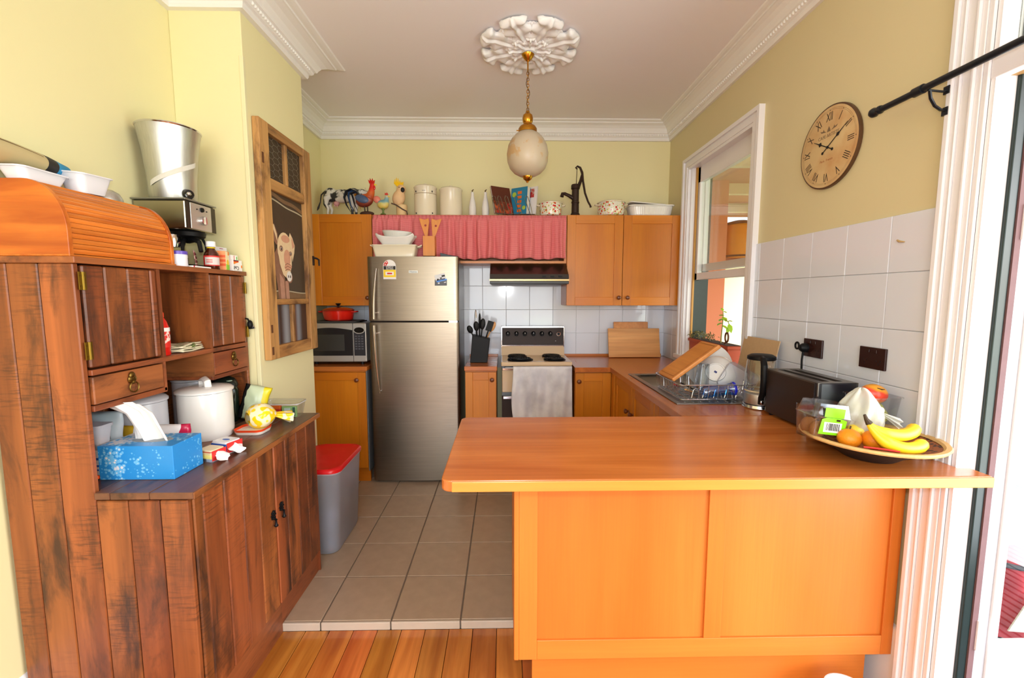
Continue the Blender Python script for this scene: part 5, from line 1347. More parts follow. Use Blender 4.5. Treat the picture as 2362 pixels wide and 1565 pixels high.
o = put('chicken_wire', mb, plain('wire_grey', (150, 146, 130), 0.4, 0.5), t); o['kind'] = 'stuff'
put('painted_panel', MB().box(FXb, py, fy0+0.08, fy1-0.08, 1.39, 1.955), M_pbrown, t)
mb = MB()
mb.mat(0).grid(lambda u, v: (py+0.0006, fy0+0.085+0.375*u, 1.925-0.10*0*v - 0.035*u + 0.02*v + 0.004*math.sin(u*11)), 12, 1)
mb.mat(1).grid(lambda u, v: (py+0.0009, fy0+0.085+0.375*u, 1.905-0.035*u + 0.008*v + 0.003*math.sin(u*9)), 12, 1)
mb.mat(0).grid(lambda u, v: (py+0.0006, fy0+0.085+0.375*u, 1.404 + 0.035*v + 0.006*math.sin(u*5)*v), 12, 1)
mb.mat(1).grid(lambda u, v: (py+0.0009, fy0+0.085+0.375*u, 1.436 + 0.006*v + 0.006*math.sin(u*5)), 12, 1)
put('painted_ledge', mb, [plain('ledge_brown', (120, 92, 64), 0.6, var=0.25, vscale=30), plain('ledge_grey', (176, 166, 140), 0.6)], t)
for a, b in ((fy0+0.08, 2.42), (2.442, fy1-0.08)):
    put('painted_pane', MB().box(FXb, py, a, b, 1.16, 1.38), bands('painted_palings', 'Y', [(0.0, (70, 44, 30)), (0.08, (128, 130, 136)), (0.20, (60, 36, 26)), (0.36, (140, 142, 148)), (0.52, (62, 38, 28)), (0.62, (104, 62, 38)), (0.72, (132, 134, 142)), (0.86, (66, 40, 28))], 0.6, interp='EASE', lo=-0.19, hi=0.19), t)
# the pig
def ell(cx, cy, rx, ry, rot=0.0, n=22, a0=0, a1=2*pi):
    return [(cx + rx*math.cos(a)*math.cos(rot) - ry*math.sin(a)*math.sin(rot), cy + rx*math.cos(a)*math.sin(rot) + ry*math.sin(a)*math.cos(rot)) for a in [a0+(a1-a0)*i/n for i in range(n)]]
pm = [plain('pig_cream', (226, 200, 160), 0.6, var=0.12, vscale=40), plain('pig_pink', (206, 152, 124), 0.6, var=0.12, vscale=40), plain('pig_shade', (140, 100, 78), 0.6, var=0.2, vscale=40), plain('pig_dark', (50, 36, 32), 0.6), plain('pig_snout', (206, 176, 160), 0.6), plain('pig_white', (226, 222, 216), 0.6), plain('pig_leg', (178, 134, 112), 0.6, var=0.2, vscale=40)]
mb = MB(); lay = [0]
def pp_(i, poly):
    lay[0] += 1; z = lay[0]*0.00018
    mb.mat(i); mb.prism(poly, 'Z', z, z+0.0004)
pp_(2, [(-0.115, -0.02), (-0.07, 0.03), (-0.02, -0.06), (0.01, -0.17), (0.0, -0.235), (-0.07, -0.235), (-0.085, -0.15)])    # shoulder
pp_(6, [(-0.055, -0.10), (-0.015, -0.13), (-0.008, -0.235), (-0.052, -0.235)]); pp_(6, [(0.002, -0.14), (0.035, -0.13), (0.040, -0.235), (0.004, -0.235)])
pp_(2, [(-0.118, 0.145), (-0.088, 0.150), (-0.058, 0.105), (-0.052, 0.05), (-0.075, 0.045), (-0.105, 0.07)]); pp_(0, [(-0.116, 0.147), (-0.09, 0.145), (-0.066, 0.10), (-0.062, 0.06), (-0.085, 0.10)])
pp_(0, [(0.055, 0.09), (0.075, 0.125), (0.10, 0.10), (0.125, 0.06), (0.115, 0.02), (0.09, -0.03), (0.082, 0.03)]); pp_(1, [(0.085, 0.105), (0.11, 0.08), (0.122, 0.055), (0.095, 0.04)]); pp_(3, [(0.062, 0.085), (0.07, 0.08), (0.088, -0.025), (0.083, -0.02)])
pp_(0, ell(0.010, 0.03, 0.078, 0.088)); pp_(0, [(-0.064, 0.02), (0.082, 0.02), (0.078, -0.05), (0.055, -0.105), (0.02, -0.125), (-0.02, -0.105), (-0.05, -0.05)])
pp_(1, ell(0.02, 0.085, 0.045, 0.02)); pp_(1, ell(0.030, -0.015, 0.036, 0.045)); pp_(1, ell(0.036, -0.062, 0.040, 0.018, 0.1))
for dy in (-0.045, -0.06, -0.075): pp_(2, [(0.002, dy-0.006), (0.03, dy+0.004), (0.066, dy-0.004), (0.066, dy-0.007), (0.03, dy+0.0), (0.002, dy-0.01)])
pp_(2, ell(0.044, -0.118, 0.034, 0.030)); pp_(5, ell(0.042, -0.112, 0.029, 0.028)); pp_(3, ell(0.033, -0.113, 0.005, 0.008)); pp_(3, ell(0.053, -0.113, 0.005, 0.008))
for ex, ey, r in ((-0.032, 0.030, 0.014), (0.066, 0.012, 0.011)):
    pp_(2, ell(ex, ey, r*1.25, r*1.1)); pp_(4, ell(ex, ey, r, r*0.7)); pp_(3, ell(ex+0.001, ey, r*0.6, r*0.62)); pp_(5, ell(ex-0.002, ey+0.003, r*0.18, r*0.18))
pg = put('painted_pig', mb, pm, t, local=True); pg.location = (py+0.0012-FXb, -0.045, 0.535); pg.rotation_euler = FRAME_LEFT.to_euler()
put('latch', MB().box(FXf-0.002, FXf+0.006, fy1-0.03, fy1-0.012, 1.60, 1.655).tube([(FXf+0.004, fy1-0.02, 1.645), (FXf+0.018, fy1-0.01, 1.642), (FXf+0.022, fy1+0.012, 1.636), (FXf+0.020, fy1+0.018, 1.600)], [0.006, 0.006, 0.006, 0.005], 8), plain('rusty_iron', (48, 34, 26), 0.6, 0.5), t, smooth=True)
for z0_, z1_ in ((2.05, 2.10), (1.235, 1.275), (1.125, 1.165)): put('hinge_recess', MB().box(FXf-0.001, FXf+0.0006, fy0+0.012, fy0+0.030, z0_, z1_), plain('recess_brown', (96, 58, 30), 0.8), t)

# ------------------------------------------------------------------ clock
t = thing('wall_clock', 'round aged wall clock with roman numerals on the right wall', 'clock', (RW-0.001, 1.895, 2.043), frame=FRAME_RIGHT); t.scale = (1, 1, 0.6)
M_face = two_tone('aged_dial', (210, 184, 134), (190, 138, 84), 9, 0.42, 0.80, detail=5, rough=0.5, c3=(170, 120, 76))
R_ = 0.168
put('dial', MB().lathe([(R_-0.004, 0.0), (R_, 0.004), (R_, 0.022), (R_-0.006, 0.025), (0.0, 0.025)], (0, 0, 0), 64), M_face, t, local=True, smooth=True)
put('rim', MB().lathe([(R_-0.001, 0.001), (R_+0.0015, 0.006), (R_+0.001, 0.023), (R_-0.003, 0.026), (R_-0.005, 0.0255)], (0, 0, 0), 64, capb=False, capt=False), plain('dial_rim', (84, 56, 34), 0.4, var=0.3, vscale=30), t, local=True, smooth=True)
mb = MB()
for r in (0.147, 0.152): mb.tube([(r*math.cos(2*pi*i/60), r*math.sin(2*pi*i/60), 0.0252) for i in range(60)], 0.0004, 4, closed=True)
for i in range(12):
    a = i*pi/6; mb.ball((0.1495*math.cos(a), 0.1495*math.sin(a), 0.0252), 0.0026, 0.0026, 0.0006, 8, 4)
put('minute_ring', mb, plain('dial_print', (120, 92, 66), 0.6), t, local=True)
for i, n_ in enumerate(['XII', 'I', 'II', 'III', 'IIII', 'V', 'VI', 'VII', 'VIII', 'IX', 'X', 'XI']):
    a = pi/2 - i*pi/6; r = 0.122
    letters(n_, 0.050, (r*math.cos(a), r*math.sin(a), 0.0256), plain('numeral_ink', (52, 38, 30), 0.6), t, None, 'numeral', rotz=a-pi/2, sx=0.62)
M_pale = plain('dial_faded', (120, 100, 76), 0.7)
letters('CAFE ARTISTE', 0.020, (0.0, 0.048, 0.0256), M_pale, t, rotz=0.0, sx=0.95)
letters('Paris  France', 0.014, (-0.004, -0.052, 0.0256), plain('dial_script', (168, 110, 70), 0.7), t)
mb = MB(); mb.prism([(-0.010, 0.064), (0.010, 0.064), (0.007, 0.074), (0.0, 0.086), (-0.007, 0.074)], 'Z', 0.0252, 0.0257)
for s in (-1, 1): mb.prism([(s*0.014, 0.066), (s*0.042, 0.070), (s*0.050, 0.078), (s*0.034, 0.074), (s*0.030, 0.082), (s*0.026, 0.073)], 'Z', 0.0252, 0.0257)
put('dial_flourish', mb, M_pale, t, local=True)
def hand(name, ang, L, w):
    mb = MB(); ca, sa = math.cos(ang), math.sin(ang)
    def P(u, v): return (u*ca - v*sa, u*sa + v*ca)
    mb.prism([P(-0.03, 0.002), P(-0.03, -0.002), P(L*0.45, -0.0018), P(L*0.45, 0.0018)], 'Z', 0.028, 0.0295)
    mb.prism([P(L*0.42, 0), P(L*0.52, -w), P(L*0.62, -0.002), P(L, -0.0006), P(L, 0.0006), P(L*0.62, 0.002), P(L*0.52, w)], 'Z', 0.028, 0.0295)
    mb.prism(ell(*P(-0.032, 0), 0.006, 0.006, n=12), 'Z', 0.028, 0.0295)
    return put(name, mb, M_ink, t, local=True)
hand('minute_hand', math.radians(33), 0.125, 0.008); hand('hour_hand', math.radians(152), 0.095, 0.010)
put('hand_pin', MB().lathe([(0.006, 0.026), (0.006, 0.031), (0.0, 0.032)], (0, 0, 0), 14), M_ink, t, local=True)

# ------------------------------------------------------------------ ceiling rose and pendant
RCX, RCY = 0.146, 2.600
rose = thing('ceiling_rose', 'white plaster ceiling rose of acanthus leaves around the pendant', 'ceiling rose', (RCX, RCY, ZC))
put('backing_disc', MB().lathe([(0.0, 0.0), (0.165, 0.0), (0.150, -0.012), (0.0, -0.012)], (RCX, RCY, ZC), 40), M_rose, rose, smooth=True)
def leaf_mesh(L, W, lift, curl, n_l=3.5):
    """ruffled acanthus leaf along +X from the centre, hanging below the ceiling"""
    mb = MB(); nu, nv = 42, 24
    def fn(u, v):
        s = u; q = 2*v-1; aq = abs(q)
        env = math.sqrt(max(0.0, 1-((s-0.60)/0.605)**2))
        ph = s*2*pi*n_l - aq*1.6
        w = W*(0.25+0.75*min(1, s*2.2))*env*(0.80+0.20*math.cos(ph))
        y = q*w
        x = 0.018 + L*s - 0.05*L*aq**2*s
        lobe = 0.5+0.5*math.cos(ph)
        z = lift*math.sin(pi*min(1, s*0.93+0.05))**0.6*(1-0.30*aq**2)
        z += 0.017*lobe*aq**1.2*(1-aq**6) + 0.010*math.exp(-(q*8)**2) - 0.004*math.exp(-((aq-0.22)*9)**2)
        z += curl*max(0, s-0.70)**1.0*2.4*(1-0.4*aq)
        edge = min(1.0, (1-aq)*7)*min(1.0, (1-u)*9+0.02)
        return (x, y, -(0.004 + z*(0.25+0.75*edge**0.5)))
    mb.grid(fn, nu, nv); return mb
l1 = put('leaf', leaf_mesh(0.268, 0.092, 0.030, 0.042), M_rose, rose, local=True, smooth=True, ang=180)
l1.modifiers.new('solid', 'SOLIDIFY').thickness = 0.006
for i in range(1, 8): 
    o = share('leaf', l1, rose, (0, 0, 0), (0, 0, i*pi/4+0.39+0.0)); o.modifiers.new('solid', 'SOLIDIFY').thickness = 0.006
l1.rotation_euler = (0, 0, 0.39)
l2 = put('small_leaf', leaf_mesh(0.205, 0.052, 0.014, 0.020, 3.0), M_rose, rose, local=True, smooth=True, ang=180); l2.modifiers.new('solid', 'SOLIDIFY').thickness = 0.005
for i in range(1, 8):
    o = share('small_leaf', l2, rose, (0, 0, 0), (0, 0, i*pi/4)); o.modifiers.new('solid', 'SOLIDIFY').thickness = 0.005
l3 = put('inner_leaf', leaf_mesh(0.105, 0.050, 0.018, 0.03, 2.0), M_rose, rose, local=True, smooth=True, ang=180); l3.location = (0, 0, -0.018)
l3.modifiers.new('solid', 'SOLIDIFY').thickness = 0.005
for i in range(1, 8):
    o = share('inner_leaf', l3, rose, (0, 0, -0.018), (0, 0, i*pi/4)); o.modifiers.new('solid', 'SOLIDIFY').thickness = 0.005
put('boss', MB().lathe([(0.052, 0.0), (0.050, -0.02), (0.036, -0.036), (0.0, -0.044)], (RCX, RCY, ZC-0.012), 24), M_rose, rose, smooth=True)
t = thing('pendant_lamp', 'frosted glass globe pendant with brass fittings hanging on a chain', 'lamp', (RCX-0.008, RCY, 2.06))
px_, py_ = RCX-0.008, RCY
put('canopy', MB().lathe([(0.0, 2.732), (0.012, 2.733), (0.022, 2.742), (0.034, 2.758), (0.036, 2.764)], (px_, py_, 0), 20), M_brass, t, smooth=True)
put('stem', MB().cyl((px_, py_, 2.735), (px_, py_, 2.672), 0.004, n=10), M_brass, t)
mb = MB(); n = 13; z = 2.672
lh = (2.672-2.462)/n
for i in range(n):
    cz = z - lh*(i+0.5); pts = []
    for k in range(12):
        a = 2*pi*k/12; u, w = 0.0072*math.cos(a), (lh*0.68)*math.sin(a)
        pts.append((px_+(u if i % 2 == 0 else 0), py_+(0 if i % 2 == 0 else u), cz+w))
    mb.tube(pts, 0.0018, 6, closed=True)
put('chain', mb, M_brass, t, smooth=True)
put('flex', MB().tube([(px_+0.011*math.sin(i*0.62+0.8)*math.sin(pi*i/20), py_-0.006, 2.68-(2.68-2.46)*i/20) for i in range(21)], 0.0023, 6), plain('flex_brown', (92, 70, 44), 0.5), t, smooth=True)
put('gallery', MB().lathe([(0.0, 2.465), (0.010, 2.462), (0.014, 2.450), (0.026, 2.440), (0.0305, 2.422), (0.0285, 2.404), (0.024, 2.396), (0.026, 2.388), (0.044, 2.378), (0.053, 2.364), (0.053, 2.346), (0.047, 2.343)], (px_, py_, 0), 32), M_brass, t, smooth=True)
put('gallery_screw', MB().cyl((px_-0.052, py_-0.01, 2.352), (px_-0.064, py_-0.012, 2.352), 0.003, n=8), M_brass, t)
def globe_mat():
    m, nt, b = new_mat('frosted_globe'); N = nt.nodes.new; L = nt.links.new
    tc = N('ShaderNodeTexCoord'); n = N('ShaderNodeTexNoise'); n.inputs['Scale'].default_value = 16; n.inputs['Detail'].default_value = 4
    sp = N('ShaderNodeSeparateXYZ'); L(tc.outputs['Object'], sp.inputs[0])
    L(tc.outputs['Object'], n.inputs['Vector'])
    r = ramp(nt, [(0.50, (0, 0, 0)), (0.54, (1, 1, 1))]); L(n.outputs[0], r.inputs[0])
    zr = N('ShaderNodeMapRange'); zr.inputs[1].default_value = 0.11; zr.inputs[2].default_value = 0.15; L(sp.outputs[2], zr.inputs[0])
    zz = N('ShaderNodeMapRange'); zz.inputs[1].default_value = 0.245; zz.inputs[2].default_value = 0.215; L(sp.outputs[2], zz.inputs[0])
    m1 = N('ShaderNodeMath'); m1.operation = 'MULTIPLY'; L(zr.outputs[0], m1.inputs[0]); L(zz.outputs[0], m1.inputs[1])
    m2 = N('ShaderNodeMath'); m2.operation = 'MULTIPLY'; L(m1.outputs[0], m2.inputs[0]); L(r.outputs[0], m2.inputs[1])
    L(mixc(nt, m2.outputs[0], lin((206, 190, 164)), lin((204, 168, 118))), b.inputs['Base Color'])
    b.inputs['Roughness'].default_value = 0.38; setin(b, 'Transmission Weight', 0.25); setin(b, 'Subsurface Weight', 0.0)
    return m
put('globe', MB().lathe([(0.050, 2.345), (0.066, 2.335), (0.092, 2.308), (0.111, 2.272), (0.119, 2.228), (0.116, 2.186), (0.102, 2.148), (0.078, 2.122), (0.048, 2.106), (0.02, 2.101)][::-1], (px_, py_, 0), 40, capb=False, capt=False), globe_mat(), t, smooth=True, ang=180)
put('finial', MB().lathe([(0.0, 2.066), (0.006, 2.068), (0.008, 2.074), (0.014, 2.080), (0.024, 2.088), (0.029, 2.102), (0.0305, 2.112), (0.028, 2.113)], (px_, py_, 0), 24), M_brass, t, smooth=True)

# ------------------------------------------------------------------ curtain rod
t = thing('curtain_rod', 'black curtain rod with a ball finial above the French doors', 'curtain rod', (1.30, 1.387, 2.06))
put('rod', MB().cyl((1.30, 1.560, 2.058), (1.30, -0.6, 2.052), 0.0105, n=14), M_rodblack, t, smooth=True)
put('finial', MB().lathe([(0.0, 1.601), (0.008, 1.600), (0.0155, 1.590), (0.0165, 1.580), (0.010, 1.568), (0.014, 1.562), (0.014, 1.556), (0.0115, 1.550)], (1.30, 0, 2.0585), 16, 'Y'), M_rodblack, t, smooth=True)
put('collar', MB().cyl((1.30, 1.432, 2.0577), (1.30, 1.40, 2.0576), 0.0145, n=14), M_rodblack, t, smooth=True)
bk = MB().tube([(1.30, 1.385, 2.046), (1.345, 1.385, 2.042), (1.358, 1.385, 2.046)], 0.0035, 8)
bk.tube([(1.305, 1.385, 2.044), (1.310, 1.385, 2.022), (1.325, 1.385, 2.000), (1.345, 1.385, 1.988), (1.358, 1.385, 1.986)], 0.0055, 8, flat=0.6)
bk.box(1.356, 1.362, 1.376, 1.394, 2.035, 2.058).box(1.356, 1.362, 1.376, 1.394, 1.972, 1.996)
put('bracket', bk, M_rodblack, t, smooth=True)

# ------------------------------------------------------------------ outlets
def outlet(label, y, z, plug=False):
    t = thing('power_outlet', label, 'outlet', (RW-0.009, y, z), frame=FRAME_RIGHT)
    put('plate', MB().box(-0.0575, 0.0575, -0.040, 0.040, 0, 0.009), M_brownpl, t, local=True, bev=0.002)
    for s in (-1, 1):
        mb = MB()
        for (dx, dy, r) in ((-0.008, 0.0, 0.5), (0.008, 0.0, -0.5), (0, -0.012, 0)):
            st = len(mb.v); mb.box(-0.001, 0.001, -0.004, 0.004, 0.0088, 0.0094); mb.xf(Matrix.Translation((s*0.030+dx, dy-0.008, 0)) @ Matrix.Rotation(r, 4, 'Z'), st)
        put('socket', mb, M_ink, t, local=True)
        put('rocker', MB().box(s*0.016-0.006, s*0.016+0.006, 0.020, 0.032, 0.009, 0.012), M_brownpl, t, local=True, bev=0.001)
    return t
outlet('brown double power outlet on the white tiles, with a black plug in it', 1.903, 1.187)
outlet('brown double power outlet on the white tiles near the door trim, empty', 1.588, 1.188)
t = thing('toaster_plug', 'black ring-pull plug and cord in the outlet above the toaster', 'plug', (RW-0.03, 1.945, 1.19))
put('plug_body', MB().lathe([(0.021, 0.0), (0.020, 0.018), (0.012, 0.030), (0.0, 0.032)], (0, 0, 0), 14, 'X').xf(Matrix.Translation((RW-0.0185, 1.940, 1.185)) @ Matrix.Rotation(pi, 4, 'Z')), M_black, t, smooth=True)
put('ring', MB().tube([(RW-0.042, 1.968+0.012*math.cos(a), 1.192+0.015*math.sin(a)) for a in [2*pi*i/16 for i in range(16)]], 0.0042, 8, closed=True), M_black, t, smooth=True)
put('cord', MB().tube([(RW-0.032, 1.940, 1.168), (RW-0.034, 1.942, 1.13), (RW-0.030, 1.945, 1.06), (RW-0.026, 1.948, 0.97), (RW-0.03, 1.94, 0.912), (RW-0.06, 1.90, 0.906)], 0.0042, 8), M_black, t, smooth=True)
# ------------------------------------------------------------------ plastic storage bin
t = thing('storage_bin', 'clear plastic storage bin with a red lid, between the hutch and the fridge corner', 'bin', (-1.03, 2.48, 0.0))
o = put('tub', MB().rbox(-1.03, 2.48, 0.003, 0.475, 0.112, 0.185, 0.05, lev=[(0.003, 0.108, 0.18), (0.02, 0.115, 0.19), (0.475, 0.138, 0.205)], capt=False), glassy('bin_plastic', (214, 216, 224), 0.3, 0.72, 0.25), t, smooth=True)
put('rim', MB().rbox(-1.03, 2.48, 0.462, 0.476, 0.142, 0.209, 0.05, capt=False, capb=False), M_frostpl, t)
put('lid', MB().rbox(-1.03, 2.48, 0, 0, 0.14, 0.2, 0.055, lev=[(0.470, 0.146, 0.213), (0.486, 0.146, 0.213), (0.494, 0.138, 0.205), (0.490, 0.120, 0.187), (0.497, 0.06, 0.10)], capb=False), M_redpl, t, smooth=True, ang=50)
put('contents', MB().rbox(-1.03, 2.48, 0.012, 0.26, 0.100, 0.172, 0.05, 0.112, 0.184), two_tone('bin_contents', (92, 92, 110), (140, 140, 152), 12, 0.45, 0.6, c3=(150, 60, 66)), t, smooth=True)

# ------------------------------------------------------------------ microwave, griddle, red casserole
t = thing('microwave', 'silver microwave oven on the worktop left of the fridge', 'microwave', (-1.25, 3.44, CT))
M_silver = plain('silver_plastic', (176, 172, 166), 0.35, 0.4)
mx0, mx1, MF, mz0, mz1 = -1.478, -1.030, 3.285, 0.922, 1.214
put('body', MB().box(mx0+0.004, mx1-0.004, MF+0.02, 3.62, mz0, mz1), M_silver, t, bev=0.006)
fr_ = put('front', MB().box(mx0, mx1, MF, MF+0.022, mz0, mz1), M_silver, t, bev=0.008)
xs = -1.128
dg_ = [(mx0+0.006, mz0+0.048), (xs-0.004, mz0+0.048), (xs-0.004, mz1-0.052)] + [(xs-0.004 + (mx0+0.006-xs+0.004)*i/12, mz1-0.052 + 0.018*math.sin(pi*i/12)) for i in range(1, 12)] + [(mx0+0.006, mz1-0.052)]
put('door', MB().prism(dg_, 'Y', MF-0.003, MF+0.002), plain('smoked_glass', (34, 34, 38), 0.12, coat=0.3), t)
put('door_screen', MB().box(mx0+0.05, xs-0.065, MF-0.0035, MF-0.002, mz0+0.085, mz1-0.085), plain('screen_mesh', (52, 52, 50), 0.4), t)
put('panel_gap', MB().box(xs-0.003, xs, MF-0.0012, MF+0.001, mz0, mz1), M_dark, t)
put('keypad', MB().box(xs+0.006, mx1-0.008, MF-0.003, MF+0.001, mz0+0.048, mz1-0.050), plain('keypad_dark', (40, 40, 46), 0.3), t)
put('display', MB().lathe([(0.043, 0.0), (0.043, 0.005), (0.036, 0.006)], (xs+0.047, MF, mz1-0.052), 24, 'Y', sx=1.0, sy=0.62, capt=False).xf(Matrix.Translation((0, -0.0065, 0))), M_silver, t, smooth=True)
put('display_glass', MB().lathe([(0.037, 0.0), (0.0, 0.0006)], (xs+0.047, MF-0.0068, mz1-0.052), 24, 'Y', sx=1.0, sy=0.58), M_blackgl, t)
kb_ = None
for i in range(3):
    for j in range(6):
        x = xs+0.022+i*0.023; z = mz1-0.098 - j*0.019
        if kb_ is None: kb_ = put('key', MB().box(-0.0075, 0.0075, -0.001, 0, -0.0045, 0.0045), plain('key_grey', (84, 84, 90), 0.4), t, local=True); kb_.location = (x+1.25, MF-0.003-3.44, z-CT)
        else: share('key', kb_, t, (x+1.25, MF-0.003-3.44, z-CT))
for x in (mx0+0.05, mx1-0.05):
    for y in (MF+0.05, 3.58): put('foot', MB().cyl((x, y, CT), (x, y, mz0), 0.014, n=10), M_black, t)
t = thing('griddle_pan', 'dark grey griddle pan on top of the microwave', 'pan', (-1.26, 3.40, 1.2145))
put('plate', MB().rbox(-1.262, 3.405, 1.2145, 1.229, 0.150, 0.115, 0.05, 0.160, 0.125), plain('griddle_grey', (62, 64, 64), 0.5, bump=0.2, bscale=60), t, smooth=True)
put('handle', MB().tube([(-1.10, 3.38, 1.224), (-1.065, 3.36, 1.228), (-1.045, 3.352, 1.230)], [0.010, 0.009, 0.007], 8, flat=0.6), M_black, t, smooth=True)
t = thing('casserole', 'red cast-iron casserole with lid on the griddle pan', 'casserole', (-1.262, 3.385, 1.2295))
c = (-1.262, 3.372, 1.2295)
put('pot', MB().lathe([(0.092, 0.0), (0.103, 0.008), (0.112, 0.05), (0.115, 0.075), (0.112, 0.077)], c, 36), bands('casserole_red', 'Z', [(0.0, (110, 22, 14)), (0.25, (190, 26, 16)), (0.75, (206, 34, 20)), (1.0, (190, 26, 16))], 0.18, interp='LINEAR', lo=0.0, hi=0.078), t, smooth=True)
lid = put('lid', MB().lathe([(0.116, 0.077), (0.117, 0.081), (0.104, 0.090), (0.06, 0.100), (0.0, 0.104)], c, 36), plain('casserole_lid', (150, 28, 16), 0.2, coat=0.4), t, smooth=True)
put('lid_knob', MB().lathe([(0.008, 0.102), (0.007, 0.112), (0.012, 0.118), (0.020, 0.126), (0.018, 0.131), (0.0, 0.132)], c, 18), M_black, lid, smooth=True)
for s in (-1, 1): put('handle', MB().tube([(c[0]+s*0.108, c[1]-0.03, c[2]+0.066), (c[0]+s*0.138, c[1]-0.022, c[2]+0.068), (c[0]+s*0.144, c[1], c[2]+0.068), (c[0]+s*0.138, c[1]+0.022, c[2]+0.068), (c[0]+s*0.108, c[1]+0.03, c[2]+0.066)], 0.008, 8, flat=0.7), M_red, t, smooth=True)

# ------------------------------------------------------------------ on top of the fridge
FT = 1.701
t = thing('baking_dish', 'large cream rectangular baking dish with handles on top of the fridge', 'dish', (-0.79, 3.300, FT))
o = put('dish', MB().rbox(-0.795, 3.300, FT, FT+0.082, 0.142, 0.062, 0.02, 0.158, 0.075, capt=False), M_creamen, t, smooth=True); s = o.modifiers.new('solid', 'SOLIDIFY'); s.thickness = 0.005
put('rim', MB().rbox(-0.795, 3.300, FT+0.079, FT+0.085, 0.163, 0.079, 0.024, capt=False, capb=False), M_creamen, t)
for s_ in (-1, 1): put('handle', MB().tube([(-0.795+s_*0.158, 3.295, FT+0.074), (-0.795+s_*0.183, 3.305, FT+0.085), (-0.795+s_*0.186, 3.300, FT+0.088), (-0.795+s_*0.183, 3.345, FT+0.085), (-0.795+s_*0.158, 3.355, FT+0.074)], 0.005, 8), M_creamen, t, smooth=True)
t = thing('square_dish', 'white square dish with upturned corners, stacked in the baking dish', 'dish', (-0.79, 3.300, FT+0.082))
def fsq(u, v):
    a = 2*pi*u; k = max(abs(math.cos(a)), abs(math.sin(a)))
    r = (0.07 + 0.055*v)/k; r = min(r, (0.07+0.055*v)*1.34)
    cor = ((1/k) - 1)/0.414
    return (-0.79 + r*math.cos(a)*1.12, 3.300 + r*math.sin(a)*0.52, FT + 0.062 + 0.082*v + 0.024*cor**2*v)
o = put('dish', MB().grid(fsq, 64, 8).rbox(-0.79, 3.300, FT+0.062, FT+0.0625, 0.078, 0.036, 0.005), M_whitecer, t, smooth=True, ang=60); s = o.modifiers.new('solid', 'SOLIDIFY'); s.thickness = 0.004
t = thing('ribbed_bowl', 'small white ribbed round bowl topping the dish stack on the fridge', 'bowl', (-0.785, 3.300, FT+0.12))
def frb(u, v):
    a = 2*pi*u; r = (0.075 + 0.032*v)*(1+0.008*math.cos(36*a))
    return (-0.785 + r*math.cos(a), 3.300 + r*math.sin(a)*0.6, FT+0.115 + 0.072*v + 0.006*math.cos(a)*v*-1)
o = put('bowl', MB().grid(frb, 108, 5), plain('frosted_white', (214, 216, 210), 0.25), t, smooth=True, ang=180); s = o.modifiers.new('solid', 'SOLIDIFY'); s.thickness = 0.003
t = thing('utensil_block', 'square beech utensil block on top of the fridge', 'utensil holder', (-0.55, 3.33, FT))
mb = MB()
for a, b, c_, d in ((-0.594, -0.508, 3.288, 3.298), (-0.594, -0.508, 3.362, 3.372), (-0.594, -0.584, 3.298, 3.362), (-0.518, -0.508, 3.298, 3.362)): mb.box(a, b, c_, d, FT, FT+0.155)
mb.box(-0.594, -0.508, 3.288, 3.372, FT, FT+0.010)
put('block', mb, W_block, t)
def spatula(label, x0, x1, y, lean):
    t = thing('wooden_spatula', label, 'spatula', (x0, y, FT+0.012))
    z0_, z1_ = FT+0.012, FT+0.288
    def P(x, z): return (x0 + (x1-x0)*((z-z0_)/(z1_-z0_)) + x, z)
    hole = []
    poly = [P(-0.008, z0_), P(0.008, z0_), P(0.010, FT+0.155), P(0.034, FT+0.262), P(0.036+0.004*lean, FT+0.288), P(0.0, FT+0.277), P(-0.036, FT+0.289), P(-0.034, FT+0.262), P(-0.010, FT+0.155)]
    put('blade', MB().prism(poly, 'Y', y, y+0.007), W_block, t, bev=0.002)
    h = P(0.004, FT+0.235)
    put('hole', MB().lathe([(0.008, -0.0008), (0.008, 0.008)], (h[0], y, h[1]), 16, 'Y').xf(Matrix.Identity(4)), plain('hole_pink', (150, 60, 62), 0.8), t)
spatula('wooden spatula leaning left in the beech block', -0.560, -0.588, 3.318, -1)
spatula('wooden spatula leaning right in the beech block', -0.545, -0.500, 3.338, 1)
t = thing('dark_tray', 'dark tray corner lying at the right end of the fridge top', 'tray', (-0.40, 3.33, FT))
put('tray', MB().prism([(-0.465, FT), (-0.335, FT), (-0.335, FT+0.006), (-0.38, FT+0.012), (-0.468, FT+0.032)], 'Y', 3.28, 3.38), plain('tray_slate', (52, 56, 62), 0.4), t, bev=0.002)

# ------------------------------------------------------------------ ornaments along the top of the wall cabinets
T0 = UZ1 + 0.001
YO = 3.53
kx = YO/3.5
def OX(x): return x*kx
